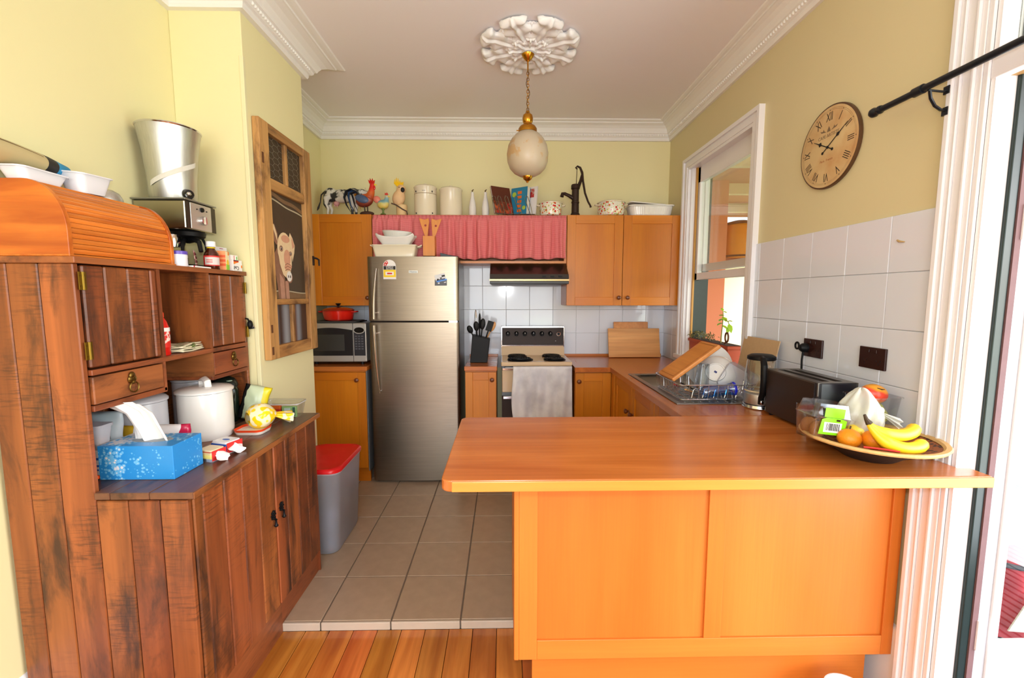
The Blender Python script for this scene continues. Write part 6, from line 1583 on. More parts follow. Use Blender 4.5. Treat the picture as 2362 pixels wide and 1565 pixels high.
# cow
t = thing('cow_figurine', 'black and white painted cow figurine at the left end of the cabinet tops', 'figurine', (OX(-1.25), YO, T0))
mb = MB(); X = OX(-1.25)
mb.ball((X+0.005, YO, T0+0.155), 0.125, 0.045, 0.052, 18, 12); mb.ball((X-0.085, YO, T0+0.165), 0.055, 0.043, 0.055, 14, 10); mb.ball((X+0.095, YO, T0+0.16), 0.052, 0.045, 0.058, 14, 10)
mb.tube([(X+0.12, YO, T0+0.165), (X+0.165, YO-0.01, T0+0.180), (X+0.200, YO-0.015, T0+0.165)], [0.040, 0.030, 0.024], 12)
mb.tube([(X+0.190, YO-0.015, T0+0.170), (X+0.235, YO-0.02, T0+0.135)], [0.027, 0.018], 12)
for dx, dy, k_ in ((-0.105, -0.024, -1), (-0.095, 0.024, -1), (0.085, -0.024, 1), (0.10, 0.024, 1)):
    mb.tube([(X+dx, YO+dy, T0+0.15), (X+dx-0.012*(k_ < 0), YO+dy, T0+0.085), (X+dx+0.006*(k_ < 0), YO+dy, T0+0.055), (X+dx, YO+dy, T0+0.02), (X+dx+0.004, YO+dy, T0+0.002)], [0.030, 0.019, 0.013, 0.010, 0.013], 10)
put('body', mb, two_tone('cow_hide', (216, 214, 206), (40, 40, 44), 13, 0.50, 0.55, detail=5, rough=0.45), t, mods=remesh(0.006))
put('udder', MB().ball((X-0.04, YO-0.005, T0+0.098), 0.024, 0.022, 0.020, 12, 8).cyl((X-0.032, YO-0.018, T0+0.085), (X-0.032, YO-0.018, T0+0.065), 0.005, 0.003, 8).cyl((X-0.05, YO-0.018, T0+0.085), (X-0.05, YO-0.018, T0+0.068), 0.005, 0.003, 8), plain('udder_pink', (206, 150, 150), 0.5), t, smooth=True)
put('tail', MB().tube([(X-0.130, YO, T0+0.190), (X-0.158, YO, T0+0.165), (X-0.168, YO, T0+0.11), (X-0.185, YO, T0+0.065), (X-0.195, YO, T0+0.045)], [0.006, 0.005, 0.004, 0.008, 0.002], 8), plain('tail_dark', (44, 42, 44), 0.6), t, smooth=True)
put('horn', MB().tube([(X+0.195, YO-0.035, T0+0.192), (X+0.200, YO-0.05, T0+0.210)], [0.006, 0.002], 8).tube([(X+0.195, YO+0.01, T0+0.192), (X+0.200, YO+0.025, T0+0.210)], [0.006, 0.002], 8), M_creamen, t, smooth=True)
# rooster
t = thing('rooster_figurine', 'red-brown painted rooster figurine with a black-blue tail, in front of the cow', 'figurine', (OX(-1.05), 3.455, T0))
YR = 3.446; X = -1.075*YR/3.5
mb = MB()
mb.ball((X+0.0, YR, T0+0.105), 0.068, 0.034, 0.050, 16, 10, Matrix.Rotation(-0.25, 3, 'Y')); mb.tube([(X+0.035, YR, T0+0.125), (X+0.055, YR, T0+0.175), (X+0.058, YR, T0+0.215)], [0.036, 0.024, 0.016], 12); mb.ball((X+0.060, YR, T0+0.222), 0.020, 0.016, 0.018, 12, 8)
put('body', mb, bands('rooster_body', 'Z', [(0.0, (70, 30, 26)), (0.30, (120, 48, 30)), (0.52, (170, 70, 30)), (0.70, (206, 96, 34)), (0.85, (206, 40, 28)), (1.0, (206, 30, 26))], 0.4, interp='LINEAR', lo=0.04, hi=0.235, noise=0.03, nscale=30), t, mods=remesh(0.005))
for i, (r, w, m_) in enumerate(((1.0, 0.020, 0), (0.86, 0.018, 1), (0.72, 0.017, 0), (0.58, 0.016, 2), (1.10, 0.012, 0))):
    q = [(-0.015, 0.120), (-0.055, 0.168), (-0.098, 0.186), (-0.135, 0.170), (-0.150, 0.125), (-0.135, 0.070), (-0.105, 0.020)]
    pts = [(X+a_*(1.0 if k_ < 2 else r)+0.010*i*(k_ > 3), YR-0.012+0.006*i, T0+0.118+(b_-0.118)*(r if b_ > 0.118 else min(1.0, 0.5+0.55*r))) for k_, (a_, b_) in enumerate(q)]
    put('tail_feather', MB().tube(pts, [w*0.6, w*0.9, w, w, w*0.9, w*0.65, w*0.2], 8, flat=0.35), [plain('feather_black', (26, 30, 40), 0.35), plain('feather_blue', (44, 70, 110), 0.35), plain('feather_gold', (190, 130, 40), 0.4)][m_], t, smooth=True)
put('comb', MB().prism([(X+0.038, T0+0.232), (X+0.030, T0+0.262), (X+0.042, T0+0.250), (X+0.046, T0+0.272), (X+0.056, T0+0.252), (X+0.064, T0+0.272), (X+0.070, T0+0.250), (X+0.082, T0+0.258), (X+0.078, T0+0.234)], 'Y', YR-0.004, YR+0.004), M_red, t, bev=0.001)
put('wattle', MB().ball((X+0.076, YR, T0+0.200), 0.009, 0.006, 0.016, 10, 8), M_red, t, smooth=True)
put('beak', MB().tube([(X+0.075, YR, T0+0.224), (X+0.097, YR, T0+0.220)], [0.007, 0.001], 8), M_yellowp, t, smooth=True)
put('wing', MB().ball((X-0.012, YR-0.030, T0+0.112), 0.052, 0.010, 0.030, 14, 8, Matrix.Rotation(0.3, 3, 'Y')), plain('wing_blue', (66, 84, 116), 0.4, var=0.4, vscale=60), t, smooth=True)
put('leg', MB().tube([(X, YR-0.012, T0+0.065), (X+0.004, YR-0.012, T0+0.018)], 0.005, 8).tube([(X+0.016, YR+0.010, T0+0.065), (X+0.018, YR+0.010, T0+0.018)], 0.005, 8), M_brownpl, t, smooth=True)
put('base', MB().ball((X+0.015, YR, T0+0.008), 0.055, 0.03, 0.018, 14, 8), plain('base_brown', (64, 40, 30), 0.6), t, smooth=True)
# hen
YH = 3.44; X = -0.935*YH/3.5
t = thing('hen_figurine', 'small blue and yellow painted hen figurine beside the rooster', 'figurine', (X, YH, T0))
put('body', MB().ball((X, YH, T0+0.075), 0.045, 0.028, 0.036, 14, 10).tube([(X+0.022, YH, T0+0.09), (X+0.030, YH, T0+0.125), (X+0.030, YH, T0+0.138)], [0.024, 0.015, 0.013], 12), bands('hen_paint', 'Z', [(0.0, (90, 120, 60)), (0.28, (206, 180, 90)), (0.5, (200, 190, 110)), (0.62, (110, 160, 170)), (0.85, (130, 170, 170)), (1.0, (206, 200, 180))], 0.4, interp='LINEAR', lo=0.035, hi=0.145, noise=0.02, nscale=40), t, mods=remesh(0.005))
put('tail', MB().ball((X-0.045, YH, T0+0.112), 0.030, 0.014, 0.026, 12, 8, Matrix.Rotation(0.6, 3, 'Y')), plain('hen_tail_pink', (216, 124, 104), 0.4), t, smooth=True)
put('comb', MB().prism([(X+0.016, T0+0.146), (X+0.018, T0+0.164), (X+0.026, T0+0.156), (X+0.032, T0+0.166), (X+0.040, T0+0.154), (X+0.042, T0+0.146)], 'Y', YH-0.003, YH+0.003), M_red, t)
put('beak', MB().tube([(X+0.040, YH, T0+0.136), (X+0.056, YH, T0+0.130)], [0.005, 0.001], 8), M_yellowp, t, smooth=True)
put('stand', MB().lathe([(0.022, 0.0), (0.020, 0.005), (0.008, 0.012), (0.007, 0.03), (0.018, 0.05)], (X, YH, T0), 16), plain('stand_green', (96, 116, 56), 0.5), t, smooth=True)
# cockatoo
X = OX(-0.805)
t = thing('cockatoo_figurine', 'cream cockatoo figurine with a yellow crest on a perch block', 'figurine', (X, YO, T0))
put('perch_block', MB().lathe([(0.042, 0.0), (0.042, 0.085), (0.038, 0.09)], (X+0.015, YO, T0), 22), plain('block_cream', (222, 190, 140), 0.6), t, smooth=True)
put('perch', MB().tube([(X-0.055, YO-0.045, T0+0.094), (X-0.02, YO-0.048, T0+0.082), (X+0.03, YO-0.046, T0+0.05), (X+0.06, YO-0.04, T0+0.035), (X+0.066, YO-0.04, T0+0.010)], 0.005, 8), plain('perch_brown', (84, 66, 54), 0.7), t, smooth=True)
put('body', MB().ball((X-0.005, YO-0.01, T0+0.140), 0.050, 0.042, 0.062, 16, 12, Matrix.Rotation(0.25, 3, 'Y')).ball((X+0.016, YO-0.014, T0+0.205), 0.036, 0.033, 0.038, 16, 10), plain('cockatoo_cream', (224, 186, 140), 0.6, var=0.1, vscale=40, bump=0.3, bscale=60), t, mods=remesh(0.006))
mb = MB()
for i in range(6): mb.tube([(X-0.004+i*0.005, YO-0.02, T0+0.225), (X-0.030+i*0.012, YO-0.022, T0+0.250), (X-0.028+i*0.013, YO-0.024, T0+0.262+0.018*math.sin(i*1.0+0.4)+0.012)], [0.009, 0.008, 0.002], 6)
put('crest', mb, plain('crest_yellow', (240, 196, 20), 0.5), t, smooth=True)
put('beak', MB().ball((X+0.034, YO-0.042, T0+0.196), 0.016, 0.012, 0.019, 12, 8), M_ink, t, smooth=True)
put('eye', MB().ball((X+0.008, YO-0.046, T0+0.214), 0.004, n=8, m=6), M_ink, t)
# enamel canisters and bottles
def enamel(label, x, r, h, band):
    t = thing('enamel_canister', label, 'canister', (x, YO, T0), 'cream enamel canisters on the cabinets')
    put('body', MB().lathe([(r, 0.0), (r*1.02, 0.004), (r, 0.008), (r, h-0.006), (r*1.03, h-0.002), (r*1.03, h)], (x, YO, T0), 40), M_creamen, t, smooth=True)
    put('lid', MB().lathe([(r*1.04, h), (r*1.04, h+0.006), (r*0.9, h+0.016), (r*0.3, h+0.024), (0.0, h+0.025)], (x, YO, T0), 40), M_creamen, t, smooth=True)
    put('lid_knob', MB().lathe([(0.006, h+0.023), (0.013, h+0.030), (0.012, h+0.037), (0.0, h+0.039)], (x, YO, T0), 16), M_creamen, t, smooth=True)
    if band:
        put('seam_ring', MB().lathe([(r*1.001, h-0.052), (r*1.012, h-0.050), (r*1.001, h-0.048)], (x, YO, T0), 40, capb=False, capt=False), plain('seam_brown2', (150, 130, 100), 0.4), t)
        for s in (-1, 1):
            put('clip', MB().box(x+s*r*0.72-0.003, x+s*r*0.72+0.003, YO-r*0.74-0.004, YO-r*0.66, T0+h-0.042, T0+h-0.030).box(x+s*r*0.72-0.003, x+s*r*0.72+0.003, YO-r*0.74-0.004, YO-r*0.66, T0+0.012, T0+0.022), M_ink, t)
        put('print_mark', MB().box(x-0.012, x+0.014, YO-r*1.006, YO-r*0.95, T0+h-0.034, T0+h-0.030), plain('print_grey', (150, 146, 136), 0.6), t)
enamel('cream enamel canister with black clips, tallest of the two', OX(-0.605), 0.0865, 0.215, True)
enamel('plain cream enamel canister right of the clipped one', OX(-0.409), 0.0865, 0.200, False)
def cruet(label, x):
    t = thing('cruet_bottle', label, 'bottle', (x, YO, T0))
    put('bottle', MB().lathe([(0.028, 0.0), (0.029, 0.01), (0.029, 0.07), (0.024, 0.11), (0.014, 0.15), (0.0115, 0.170), (0.0115, 0.186), (0.013, 0.188), (0.011, 0.190)], (x, YO, T0), 24), M_whitecer, t, smooth=True)
    put('pourer', MB().tube([(x, YO, T0+0.19), (x, YO, T0+0.203), (x+0.010, YO-0.004, T0+0.210)], [0.005, 0.004, 0.003], 8).cyl((x-0.006, YO, T0+0.2), (x+0.006, YO, T0+0.205), 0.003, n=6), plain('pourer_brown', (110, 92, 66), 0.4, 0.6), t, smooth=True)
cruet('white cruet bottle nearer the enamel canisters', OX(-0.242)); cruet('white cruet bottle nearer the book rack', OX(-0.141))
# books in a wire rack
def book(label, x, y, w, d, h, lean, yaw, mat, extra=None, pages=True):
    t = thing('cook_book', label, 'book', (x, y, T0+0.010), rot=(0, lean, yaw))
    put('cover', MB().box(-w/2, w/2, -d/2, -d/2+0.004, 0, h).box(-w/2, -w/2+0.002, -d/2, d/2, 0, h).box(w/2-0.002, w/2, -d/2, d/2, 0, h), mat, t, local=True, bev=0.0008)
    put('pages', MB().box(-w/2+0.003, w/2-0.003, -d/2+0.004, d/2-0.003, 0.003, h-0.003), plain('page_white', (226, 224, 216), 0.8), t, local=True)
    if extra: extra(t, w, d, h)
    return t
YB_ = 3.475
def cov(t, w, d, h):   # cover facing the camera side: photo of chocolate
    put('cover_photo', MB().box(-w/2-0.0008, -w/2, -d/2+0.01, d/2-0.01, 0.02, h*0.6), two_tone('cover_choc', (110, 50, 30), (190, 90, 50), 30, 0.5, 0.6, c3=(180, 30, 30)), t, local=True)
bk1 = thing('cook_book', 'brown chocolate cook book leaning back in the wire rack', 'book', (0.005, YB_, T0+0.012), rot=(0.0, -0.30, -1.02))
put('cover', MB().box(-0.008, -0.005, -0.085, 0.085, 0, 0.225).box(0.005, 0.008, -0.085, 0.085, 0, 0.225).box(-0.008, 0.008, 0.082, 0.085, 0, 0.225), plain('cover_brown', (92, 42, 26), 0.35), bk1, local=True, bev=0.0008)
put('pages', MB().box(-0.005, 0.005, -0.083, 0.082, 0.003, 0.222), plain('page_white', (226, 224, 216), 0.8), bk1, local=True)
put('cover_photo', MB().box(0.008, 0.0086, -0.080, 0.080, 0.004, 0.10), two_tone('cover_choc', (110, 48, 26), (196, 90, 50), 30, 0.48, 0.6, c3=(180, 30, 30)), bk1, local=True)
bk2 = thing('cook_book', 'thick blue cook book with orange stripes, middle of the wire rack', 'book', (0.125, YB_+0.045, T0+0.012), rot=(0.0, 0.10, 0.95))
put('cover', MB().box(-0.022, -0.019, -0.075, 0.075, 0, 0.212).box(0.019, 0.022, -0.075, 0.075, 0, 0.212).box(-0.022, 0.022, 0.072, 0.075, 0, 0.212), plain('cover_blue', (30, 120, 170), 0.35), bk2, local=True, bev=0.0008)
put('pages', MB().box(-0.019, 0.019, -0.073, 0.072, 0.003, 0.209), plain('page_white', (226, 224, 216), 0.8), bk2, local=True)
bk2f = MB().mat(0).box(-0.0226, -0.022, -0.072, 0.072, 0.002, 0.210)
for i, z in enumerate((0.02, 0.055, 0.09, 0.125, 0.16)): bk2f.mat(1).box(-0.0232, -0.0226, -0.025, 0.012, z, z+0.022)
bk2f.mat(2).ball((-0.0226, 0.045, 0.16), 0.0008, 0.02, 0.02, 12, 6).ball((-0.0226, -0.05, 0.05), 0.0008, 0.016, 0.016, 12, 6)
put('cover_print', bk2f, [plain('print_teal', (40, 130, 170), 0.4), plain('print_orange', (226, 110, 40), 0.4), plain('print_lime', (170, 200, 70), 0.4)], bk2, local=True)
bk3 = thing('cook_book', 'white magazine with a red photo, right end of the wire rack', 'book', (0.190, YB_+0.035, T0+0.012), rot=(0.0, 0.16, 0.95))
put('cover', MB().box(-0.006, 0.006, -0.070, 0.070, 0, 0.220), plain('cover_white', (222, 220, 222), 0.3), bk3, local=True, bev=0.0008)
put('cover_photo', MB().box(-0.0066, -0.006, -0.045, 0.05, 0.135, 0.205), two_tone('cover_red', (190, 150, 140), (180, 40, 40), 40, 0.46, 0.52), bk3, local=True)
t = thing('book_rack', 'wire cook book rack standing on the cabinet top', 'book rack', (0.09, YB_, T0))
mb = MB()
for x, sx in ((-0.075, 1), (-0.035, 1), (0.02, 1), (0.095, 1), (0.175, 1)):
    mb.tube([(x+0.03, 3.435, T0+0.005), (x+0.012, 3.432, T0+0.05), (x-0.012, 3.430, T0+0.12), (x-0.006, 3.431, T0+0.142), (x+0.010, 3.433, T0+0.135), (x+0.035, 3.436, T0+0.06), (x+0.045, 3.438, T0+0.005)], 0.0028, 6)
    mb.tube([(x+0.035, 3.436, T0+0.005), (x+0.035, 3.53, T0+0.005)], 0.0028, 6)
for y in (3.436, 3.53): mb.tube([(-0.055, y, T0+0.006), (0.24, y, T0+0.006)], 0.003, 6)
put('wire_frame', mb, plain('rack_steel', (150, 146, 140), 0.25, 1.0), t, smooth=True)
# cherry-pattern pots and ribbed dish
M_cherry = two_tone('cherry_print', (226, 222, 210), (200, 40, 40), 36, 0.30, 0.335, kind='vor', rough=0.2)
def cherry_mat():
    m, nt, b = new_mat('cherry_sprig_print'); N = nt.nodes.new; L = nt.links.new
    tc = N('ShaderNodeTexCoord')
    out = lin((226, 222, 210))
    for col_, sc, th, off in (((200, 36, 36), 42, 0.34, 0), ((150, 170, 60), 55, 0.27, 7.3), ((226, 200, 60), 60, 0.22, 3.1)):
        mp = N('ShaderNodeMapping'); mp.inputs['Location'].default_value = (off, off*0.7, off*1.3); L(tc.outputs['Object'], mp.inputs[0])
        v = N('ShaderNodeTexVoronoi'); v.inputs['Scale'].default_value = sc; L(mp.outputs[0], v.inputs['Vector'])
        r = ramp(nt, [(th, (1, 1, 1)), (th+0.03, (0, 0, 0))]); L(v.outputs['Distance'], r.inputs[0])
        out = mixc(nt, r.outputs[0], out, lin(col_))
    L(out, b.inputs['Base Color']); b.inputs['Roughness'].default_value = 0.15; setin(b, 'Coat Weight', 0.4)
    return m
M_cherry = cherry_mat()
def cherry_pot(label, x, r, h):
    y = 3.50
    t = thing('cherry_pot', label, 'pot', (x, y, T0), 'cherry pots on the cabinets')
    put('pot', MB().lathe([(r*0.86, 0.0), (r*0.95, 0.006), (r, h*0.5), (r, h), (r*0.98, h+0.002)], (x, y, T0), 36), M_cherry, t, smooth=True)
    lid = put('lid', MB().lathe([(r*1.06, h+0.002), (r*1.07, h+0.007), (r*0.95, h+0.014), (r*0.4, h+0.022), (0.0, h+0.023)], (x, y, T0), 36), M_creamen, t, smooth=True)
    for s in (-1, 1): put('handle', MB().tube([(x+s*r*0.97, y-0.02, T0+h*0.86), (x+s*(r+0.020), y-0.016, T0+h*0.9), (x+s*(r+0.024), y, T0+h*0.9), (x+s*(r+0.020), y+0.016, T0+h*0.9), (x+s*r*0.97, y+0.02, T0+h*0.86)], 0.005, 8), M_creamen, t, smooth=True)
cherry_pot('smaller white lidded pot with cherry print, left of the iron pump', 0.368, 0.087, 0.092)
cherry_pot('larger white lidded pot with cherry print, right of the iron pump', 0.842, 0.104, 0.098)
t = thing('ribbed_dish', 'long white ribbed oven dish with a lid at the right end of the cabinet tops', 'dish', (1.15, 3.52, T0))
def frd(u, v):
    a = 2*pi*u
    cx_, sx_ = math.cos(a), math.sin(a)
    r = (abs(cx_)**4 + abs(sx_)**4)**-0.25
    k_ = (0.90+0.10*v)*(1+0.010*math.cos(80*a)*(1 if v < 0.85 else 0))
    return (1.15 + 0.172*r*cx_*k_, 3.52 + 0.085*r*sx_*k_, T0 + 0.078*v)
o = put('dish', MB().grid(frd, 240, 6), M_whitecer, t, smooth=True, ang=180); s = o.modifiers.new('solid', 'SOLIDIFY'); s.thickness = 0.004
put('rim', MB().rbox(1.15, 3.52, T0+0.074, T0+0.082, 0.178, 0.09, 0.04, capt=False, capb=False), M_whitecer, t)
put('lid', MB().rbox(0, 0, 0, 0.008, 0.150, 0.078, 0.03).xf(Matrix.Translation((1.125, 3.52, T0+0.090)) @ Matrix.Rotation(0.085, 4, 'Y')), M_whitecer, t, smooth=True, bev=0.002)
# iron pump
t = thing('iron_hand_pump', 'dark cast-iron hand water pump ornament between the cherry pots', 'ornament', (0.555, 3.50, T0))
M_iron = plain('rusty_cast_iron', (52, 34, 26), 0.55, 0.4, var=0.3, vscale=30)
x, y = 0.560, 3.50
put('barrel', MB().lathe([(0.044, 0.0), (0.044, 0.006), (0.036, 0.010), (0.034, 0.022), (0.029, 0.026), (0.028, 0.10), (0.031, 0.104), (0.031, 0.112), (0.0275, 0.116), (0.0275, 0.205), (0.034, 0.212), (0.034, 0.236), (0.030, 0.244), (0.012, 0.248), (0.0, 0.249)], (x, y, T0), 24), M_iron, t, smooth=True)
put('spout', MB().tube([(x-0.02, y-0.004, T0+0.142), (x-0.055, y-0.008, T0+0.160), (x-0.085, y-0.012, T0+0.172), (x-0.102, y-0.014, T0+0.172), (x-0.108, y-0.015, T0+0.148)], [0.016, 0.013, 0.012, 0.013, 0.015], 10), M_iron, t, smooth=True)
put('handle', MB().tube([(x+0.012, y, T0+0.360), (x+0.000, y, T0+0.372), (x+0.012, y, T0+0.382), (x+0.034, y, T0+0.372), (x+0.050, y, T0+0.335), (x+0.058, y, T0+0.270), (x+0.075, y, T0+0.180), (x+0.100, y, T0+0.115), (x+0.118, y, T0+0.085), (x+0.122, y, T0+0.072)], [0.008, 0.009, 0.010, 0.012, 0.014, 0.012, 0.011, 0.010, 0.010, 0.012], 10, flat=0.7), M_iron, t, smooth=True)
put('fulcrum', MB().tube([(x+0.022, y, T0+0.225), (x+0.038, y, T0+0.270), (x+0.050, y, T0+0.315)], [0.014, 0.012, 0.010], 8), M_iron, t, smooth=True)
put('rod', MB().cyl((x+0.006, y, T0+0.248), (x+0.010, y, T0+0.366), 0.0025, n=8), M_iron, t)

# ------------------------------------------------------------------ on the back worktop
t = thing('utensil_holder', 'black slanted utensil block on the worktop beside the fridge', 'utensil holder', (-0.195, 3.42, CT))
put('block', MB().prism([(-0.262, CT+0.0005), (-0.130, CT+0.0005), (-0.108, CT+0.185), (-0.243, CT+0.218)], 'Y', 3.36, 3.47), M_black, t, bev=0.004)
def utensil(label, base, tip, kind, mat, name='kitchen_utensil', cat='utensil'):
    t = thing(name, label, cat, base)
    b, e = Vector(base), Vector(tip); d = (e-b)
    put('handle', MB().tube([b, b+d*0.55], [0.006, 0.005], 8), mat if kind != 'steel' else M_chrome, t, smooth=True)
    R = Vector((0, 0, 1)).rotation_difference(d).to_matrix()
    c_ = b + d*0.76
    if kind == 'spoon': mb = MB().ball(c_, 0.022, 0.008, d.length*0.26, 12, 8, R)
    elif kind == 'slice': mb = MB().box(-0.024, 0.024, -0.003, 0.003, -d.length*0.24, d.length*0.24).xf(Matrix.Translation(c_) @ R.to_4x4())
    else: mb = MB().ball(c_, 0.010, 0.008, d.length*0.28, 10, 8, R)
    put('head', mb, mat, t, smooth=True, bev=0.0 if kind != 'slice' else 0.002)
ub = CT + 0.17
utensil('steel-handled utensil at the back left of the black block', (-0.215, 3.44, ub), (-0.222, 3.47, ub+0.23), 'steel', M_chrome)
utensil('black spoon leaning far left out of the black block', (-0.222, 3.40, ub), (-0.275, 3.39, ub+0.115), 'spoon', M_black)
utensil('tall black spatula in the middle of the black block', (-0.19, 3.42, ub), (-0.188, 3.42, ub+0.205), 'slim', M_black)
utensil('black slotted spoon right of the tall spatula in the block', (-0.18, 3.40, ub), (-0.160, 3.40, ub+0.170), 'spoon', M_black)
utensil('black ladle front left in the black block', (-0.205, 3.385, ub), (-0.215, 3.375, ub+0.150), 'spoon', M_black)
utensil('black turner leaning right in the black block', (-0.15, 3.42, ub-0.01), (-0.098, 3.42, ub+0.150), 'slice', M_black)
utensil('wooden spoon behind the black turner', (-0.145, 3.45, ub-0.01), (-0.072, 3.455, ub+0.140), 'spoon', W_board)
def leaning_board(name, label, x0, x1, yb, yt, h, th, mat, juice=False):
    ang = math.asin((yt-yb)/h)
    t = thing(name, label, 'chopping board', ((x0+x1)/2, yb, CT+0.001+th*math.sin(ang)), rot=(-ang, 0, 0))
    w = (x1-x0)/2
    put('board', MB().box(-w, w, 0, th, 0, h), mat, t, local=True, bev=0.004)
    return t
t = leaning_board('chopping_board', 'wide pale chopping board leaning on the tiles in the corner', 0.878, 1.312, 3.610, 3.668, 0.246, 0.018, W_board)
put('breadboard_end', MB().box(-0.2168, 0.2168, -0.0012, 0.0, 0.216, 0.244), W_board, t, local=True, bev=0.0008)
put('breadboard_end', MB().box(-0.2168, 0.2168, -0.0012, 0.0, 0.002, 0.028), W_board, t, local=True, bev=0.0008)
leaning_board('chopping_board', 'smaller darker chopping board behind the wide pale one', 0.935, 1.228, 3.668, 3.705, 0.296, 0.015, W_board2)

# ------------------------------------------------------------------ dish rack and the washing up
DR = CT + 0.008
t = thing('dish_rack', 'chrome wire dish rack on the sink drainer', 'dish rack', (1.04, 2.24, DR))
dx0, dx1, dy0, dy1, dzt = 0.852, 1.232, 2.075, 2.425, DR+0.078
def rect(z, ins=0.0, r=0.02):
    pts = []
    for cx, cy, a0 in ((dx1-ins-r, dy1-ins-r, 0), (dx0+ins+r, dy1-ins-r, pi/2), (dx0+ins+r, dy0+ins+r, pi), (dx1-ins-r, dy0+ins+r, 1.5*pi)):
        pts += [(cx+r*math.cos(a0+pi/2*i/4), cy+r*math.sin(a0+pi/2*i/4), z) for i in range(5)]
    return pts
put('top_rail', MB().tube(rect(dzt), 0.0028, 8, closed=True), M_wire, t, smooth=True)
put('base_rail', MB().tube(rect(DR+0.004, 0.012), 0.0028, 8, closed=True), M_wire, t, smooth=True)
for i in range(14):
    y = dy0+0.028 + i*0.0226
    put('side_wire', MB().tube([(dx0, y, dzt), (dx0+0.006, y, DR+0.02), (dx0+0.016, y, DR+0.005), (dx1-0.016, y, DR+0.005), (dx1-0.006, y, DR+0.02), (dx1, y, dzt)], 0.0016, 6), M_wire, t, smooth=True)
for i in range(7):
    x = dx0+0.05 + i*0.047
    put('end_wire', MB().tube([(x, dy0, dzt), (x, dy0+0.004, DR+0.022), (x, dy0+0.014, DR+0.005), (x, dy1-0.014, DR+0.005), (x, dy1, dzt)], 0.0016, 6), M_wire, t, smooth=True)
for i in range(5):
    x = 0.95 + i*0.055
    put('plate_prong', MB().tube([(x-0.02, 2.115, DR+0.006), (x-0.012, 2.115, DR+0.045), (x, 2.115, DR+0.056), (x+0.012, 2.115, DR+0.045), (x+0.02, 2.115, DR+0.006)], 0.0022, 6), M_wire, t, smooth=True)
# tilted board resting on the rack
t = thing('chopping_board', 'golden chopping board propped across the dish rack', 'chopping board', (0.852, 2.15, 0.990))
dv = Vector((1.085-0.852, 0, 1.158-0.985)); L_b = dv.length; dv.normalize(); nv_ = Vector((-dv.z, 0, dv.x))
mb = MB()
def BP(s, y, n_): p = Vector((0.852, 0, 0.988)) + dv*s + nv_*n_; return (p.x, y, p.z)
vs_ = []
for n_ in (0, 0.020):
    vs_ += [BP(0, 2.145, n_), BP(L_b, 2.145, n_), BP(L_b, 2.345, n_), BP(0, 2.345, n_)]
mb.add(vs_, [(0, 3, 2, 1), (4, 5, 6, 7), (0, 1, 5, 4), (1, 2, 6, 5), (2, 3, 7, 6), (3, 0, 4, 7)])
put('board', mb, W_board2, t, bev=0.006, seg=3)
mb = MB(); loop = [BP(0.018, 2.163, 0.0202), BP(L_b-0.018, 2.163, 0.0202), BP(L_b-0.018, 2.327, 0.0202), BP(0.018, 2.327, 0.0202)]
put('juice_groove', mb.tube(loop, 0.0022, 4, closed=True), plain('groove_brown', (150, 88, 36), 0.6), t)
def tumbler(label, base, tip, r0, r1, mat):
    t = thing('tumbler', label, 'glass', base)
    b, e = Vector(base), Vector(tip); d = e-b; R = Vector((0, 0, 1)).rotation_difference(d).to_matrix(); h = d.length
    def f(u, v): 
        a = 2*pi*u; r = (r0+(r1-r0)*v)*(1+0.02*math.cos(12*a)); return (r*math.cos(a), r*math.sin(a), h*v)
    mb = MB().grid(f, 48, 6).lathe([(r0*0.98, 0.0), (r0*0.98, 0.006)], (0, 0, 0), 24).xf(Matrix.Translation(b) @ R.to_4x4())
    o = put('glass', mb, mat, t, smooth=True, ang=60)
    return t
tumbler('clear tumbler upside down under the propped board, left one', (0.968, 2.255, 1.055), (0.950, 2.215, 0.935), 0.028, 0.036, M_glassware)
tumbler('clear ribbed tumbler upside down beside the white bowl', (1.035, 2.225, 1.068), (1.012, 2.195, 0.935), 0.029, 0.037, M_glassware)
t = thing('white_bowl', 'white bowl on its side in the dish rack, foot ring facing out', 'bowl', (1.115, 2.24, 1.01))
bd_ = Vector((-0.42, -0.75, 0.30)).normalized(); R = Vector((0, 0, -1)).rotation_difference(bd_).to_matrix().to_4x4()
mb = MB().lathe([(0.0, 0.006), (0.040, 0.005), (0.042, 0.0), (0.047, 0.0), (0.050, 0.010), (0.080, 0.030), (0.098, 0.062), (0.102, 0.085), (0.0985, 0.085), (0.092, 0.06), (0.07, 0.03), (0.0, 0.016)], (0, 0, 0), 44)
bc = Vector((1.120, 2.262, 1.008))
put('bowl', mb.xf(Matrix.Translation(bc + bd_*0.060) @ R), M_whitecer, t, smooth=True)
put('base_mark', MB().box(-0.007, 0.007, -0.005, 0.005, 0.0045, 0.0052).xf(Matrix.Translation(bc + bd_*0.0605) @ R), plain('mark_blue', (30, 40, 110), 0.5), t)
t = thing('white_plate', 'white plate standing behind the bowl in the dish rack', 'plate', (1.13, 2.37, 1.02))
pd = Vector((-0.25, -0.93, 0.22)).normalized(); R2 = Vector((0, 0, 1)).rotation_difference(-pd).to_matrix().to_4x4()
put('plate', MB().lathe([(0.0, 0.0), (0.075, 0.0), (0.082, 0.004), (0.122, 0.016), (0.124, 0.018), (0.120, 0.020), (0.08, 0.008), (0.0, 0.005)], (0, 0, 0), 48).xf(Matrix.Translation((1.135, 2.375, 1.036)) @ R2), M_whitecer, t, smooth=True)
t = thing('plastic_box', 'milky plastic food box drying on edge at the right of the dish rack', 'box', (1.19, 2.20, 1.0))
Rb = Matrix.Translation((1.178, 2.165, 0.994)) @ Matrix.Rotation(0.55, 4, 'Y') @ Matrix.Rotation(-0.25, 4, 'Z') @ Matrix.Rotation(pi/2, 4, 'X')
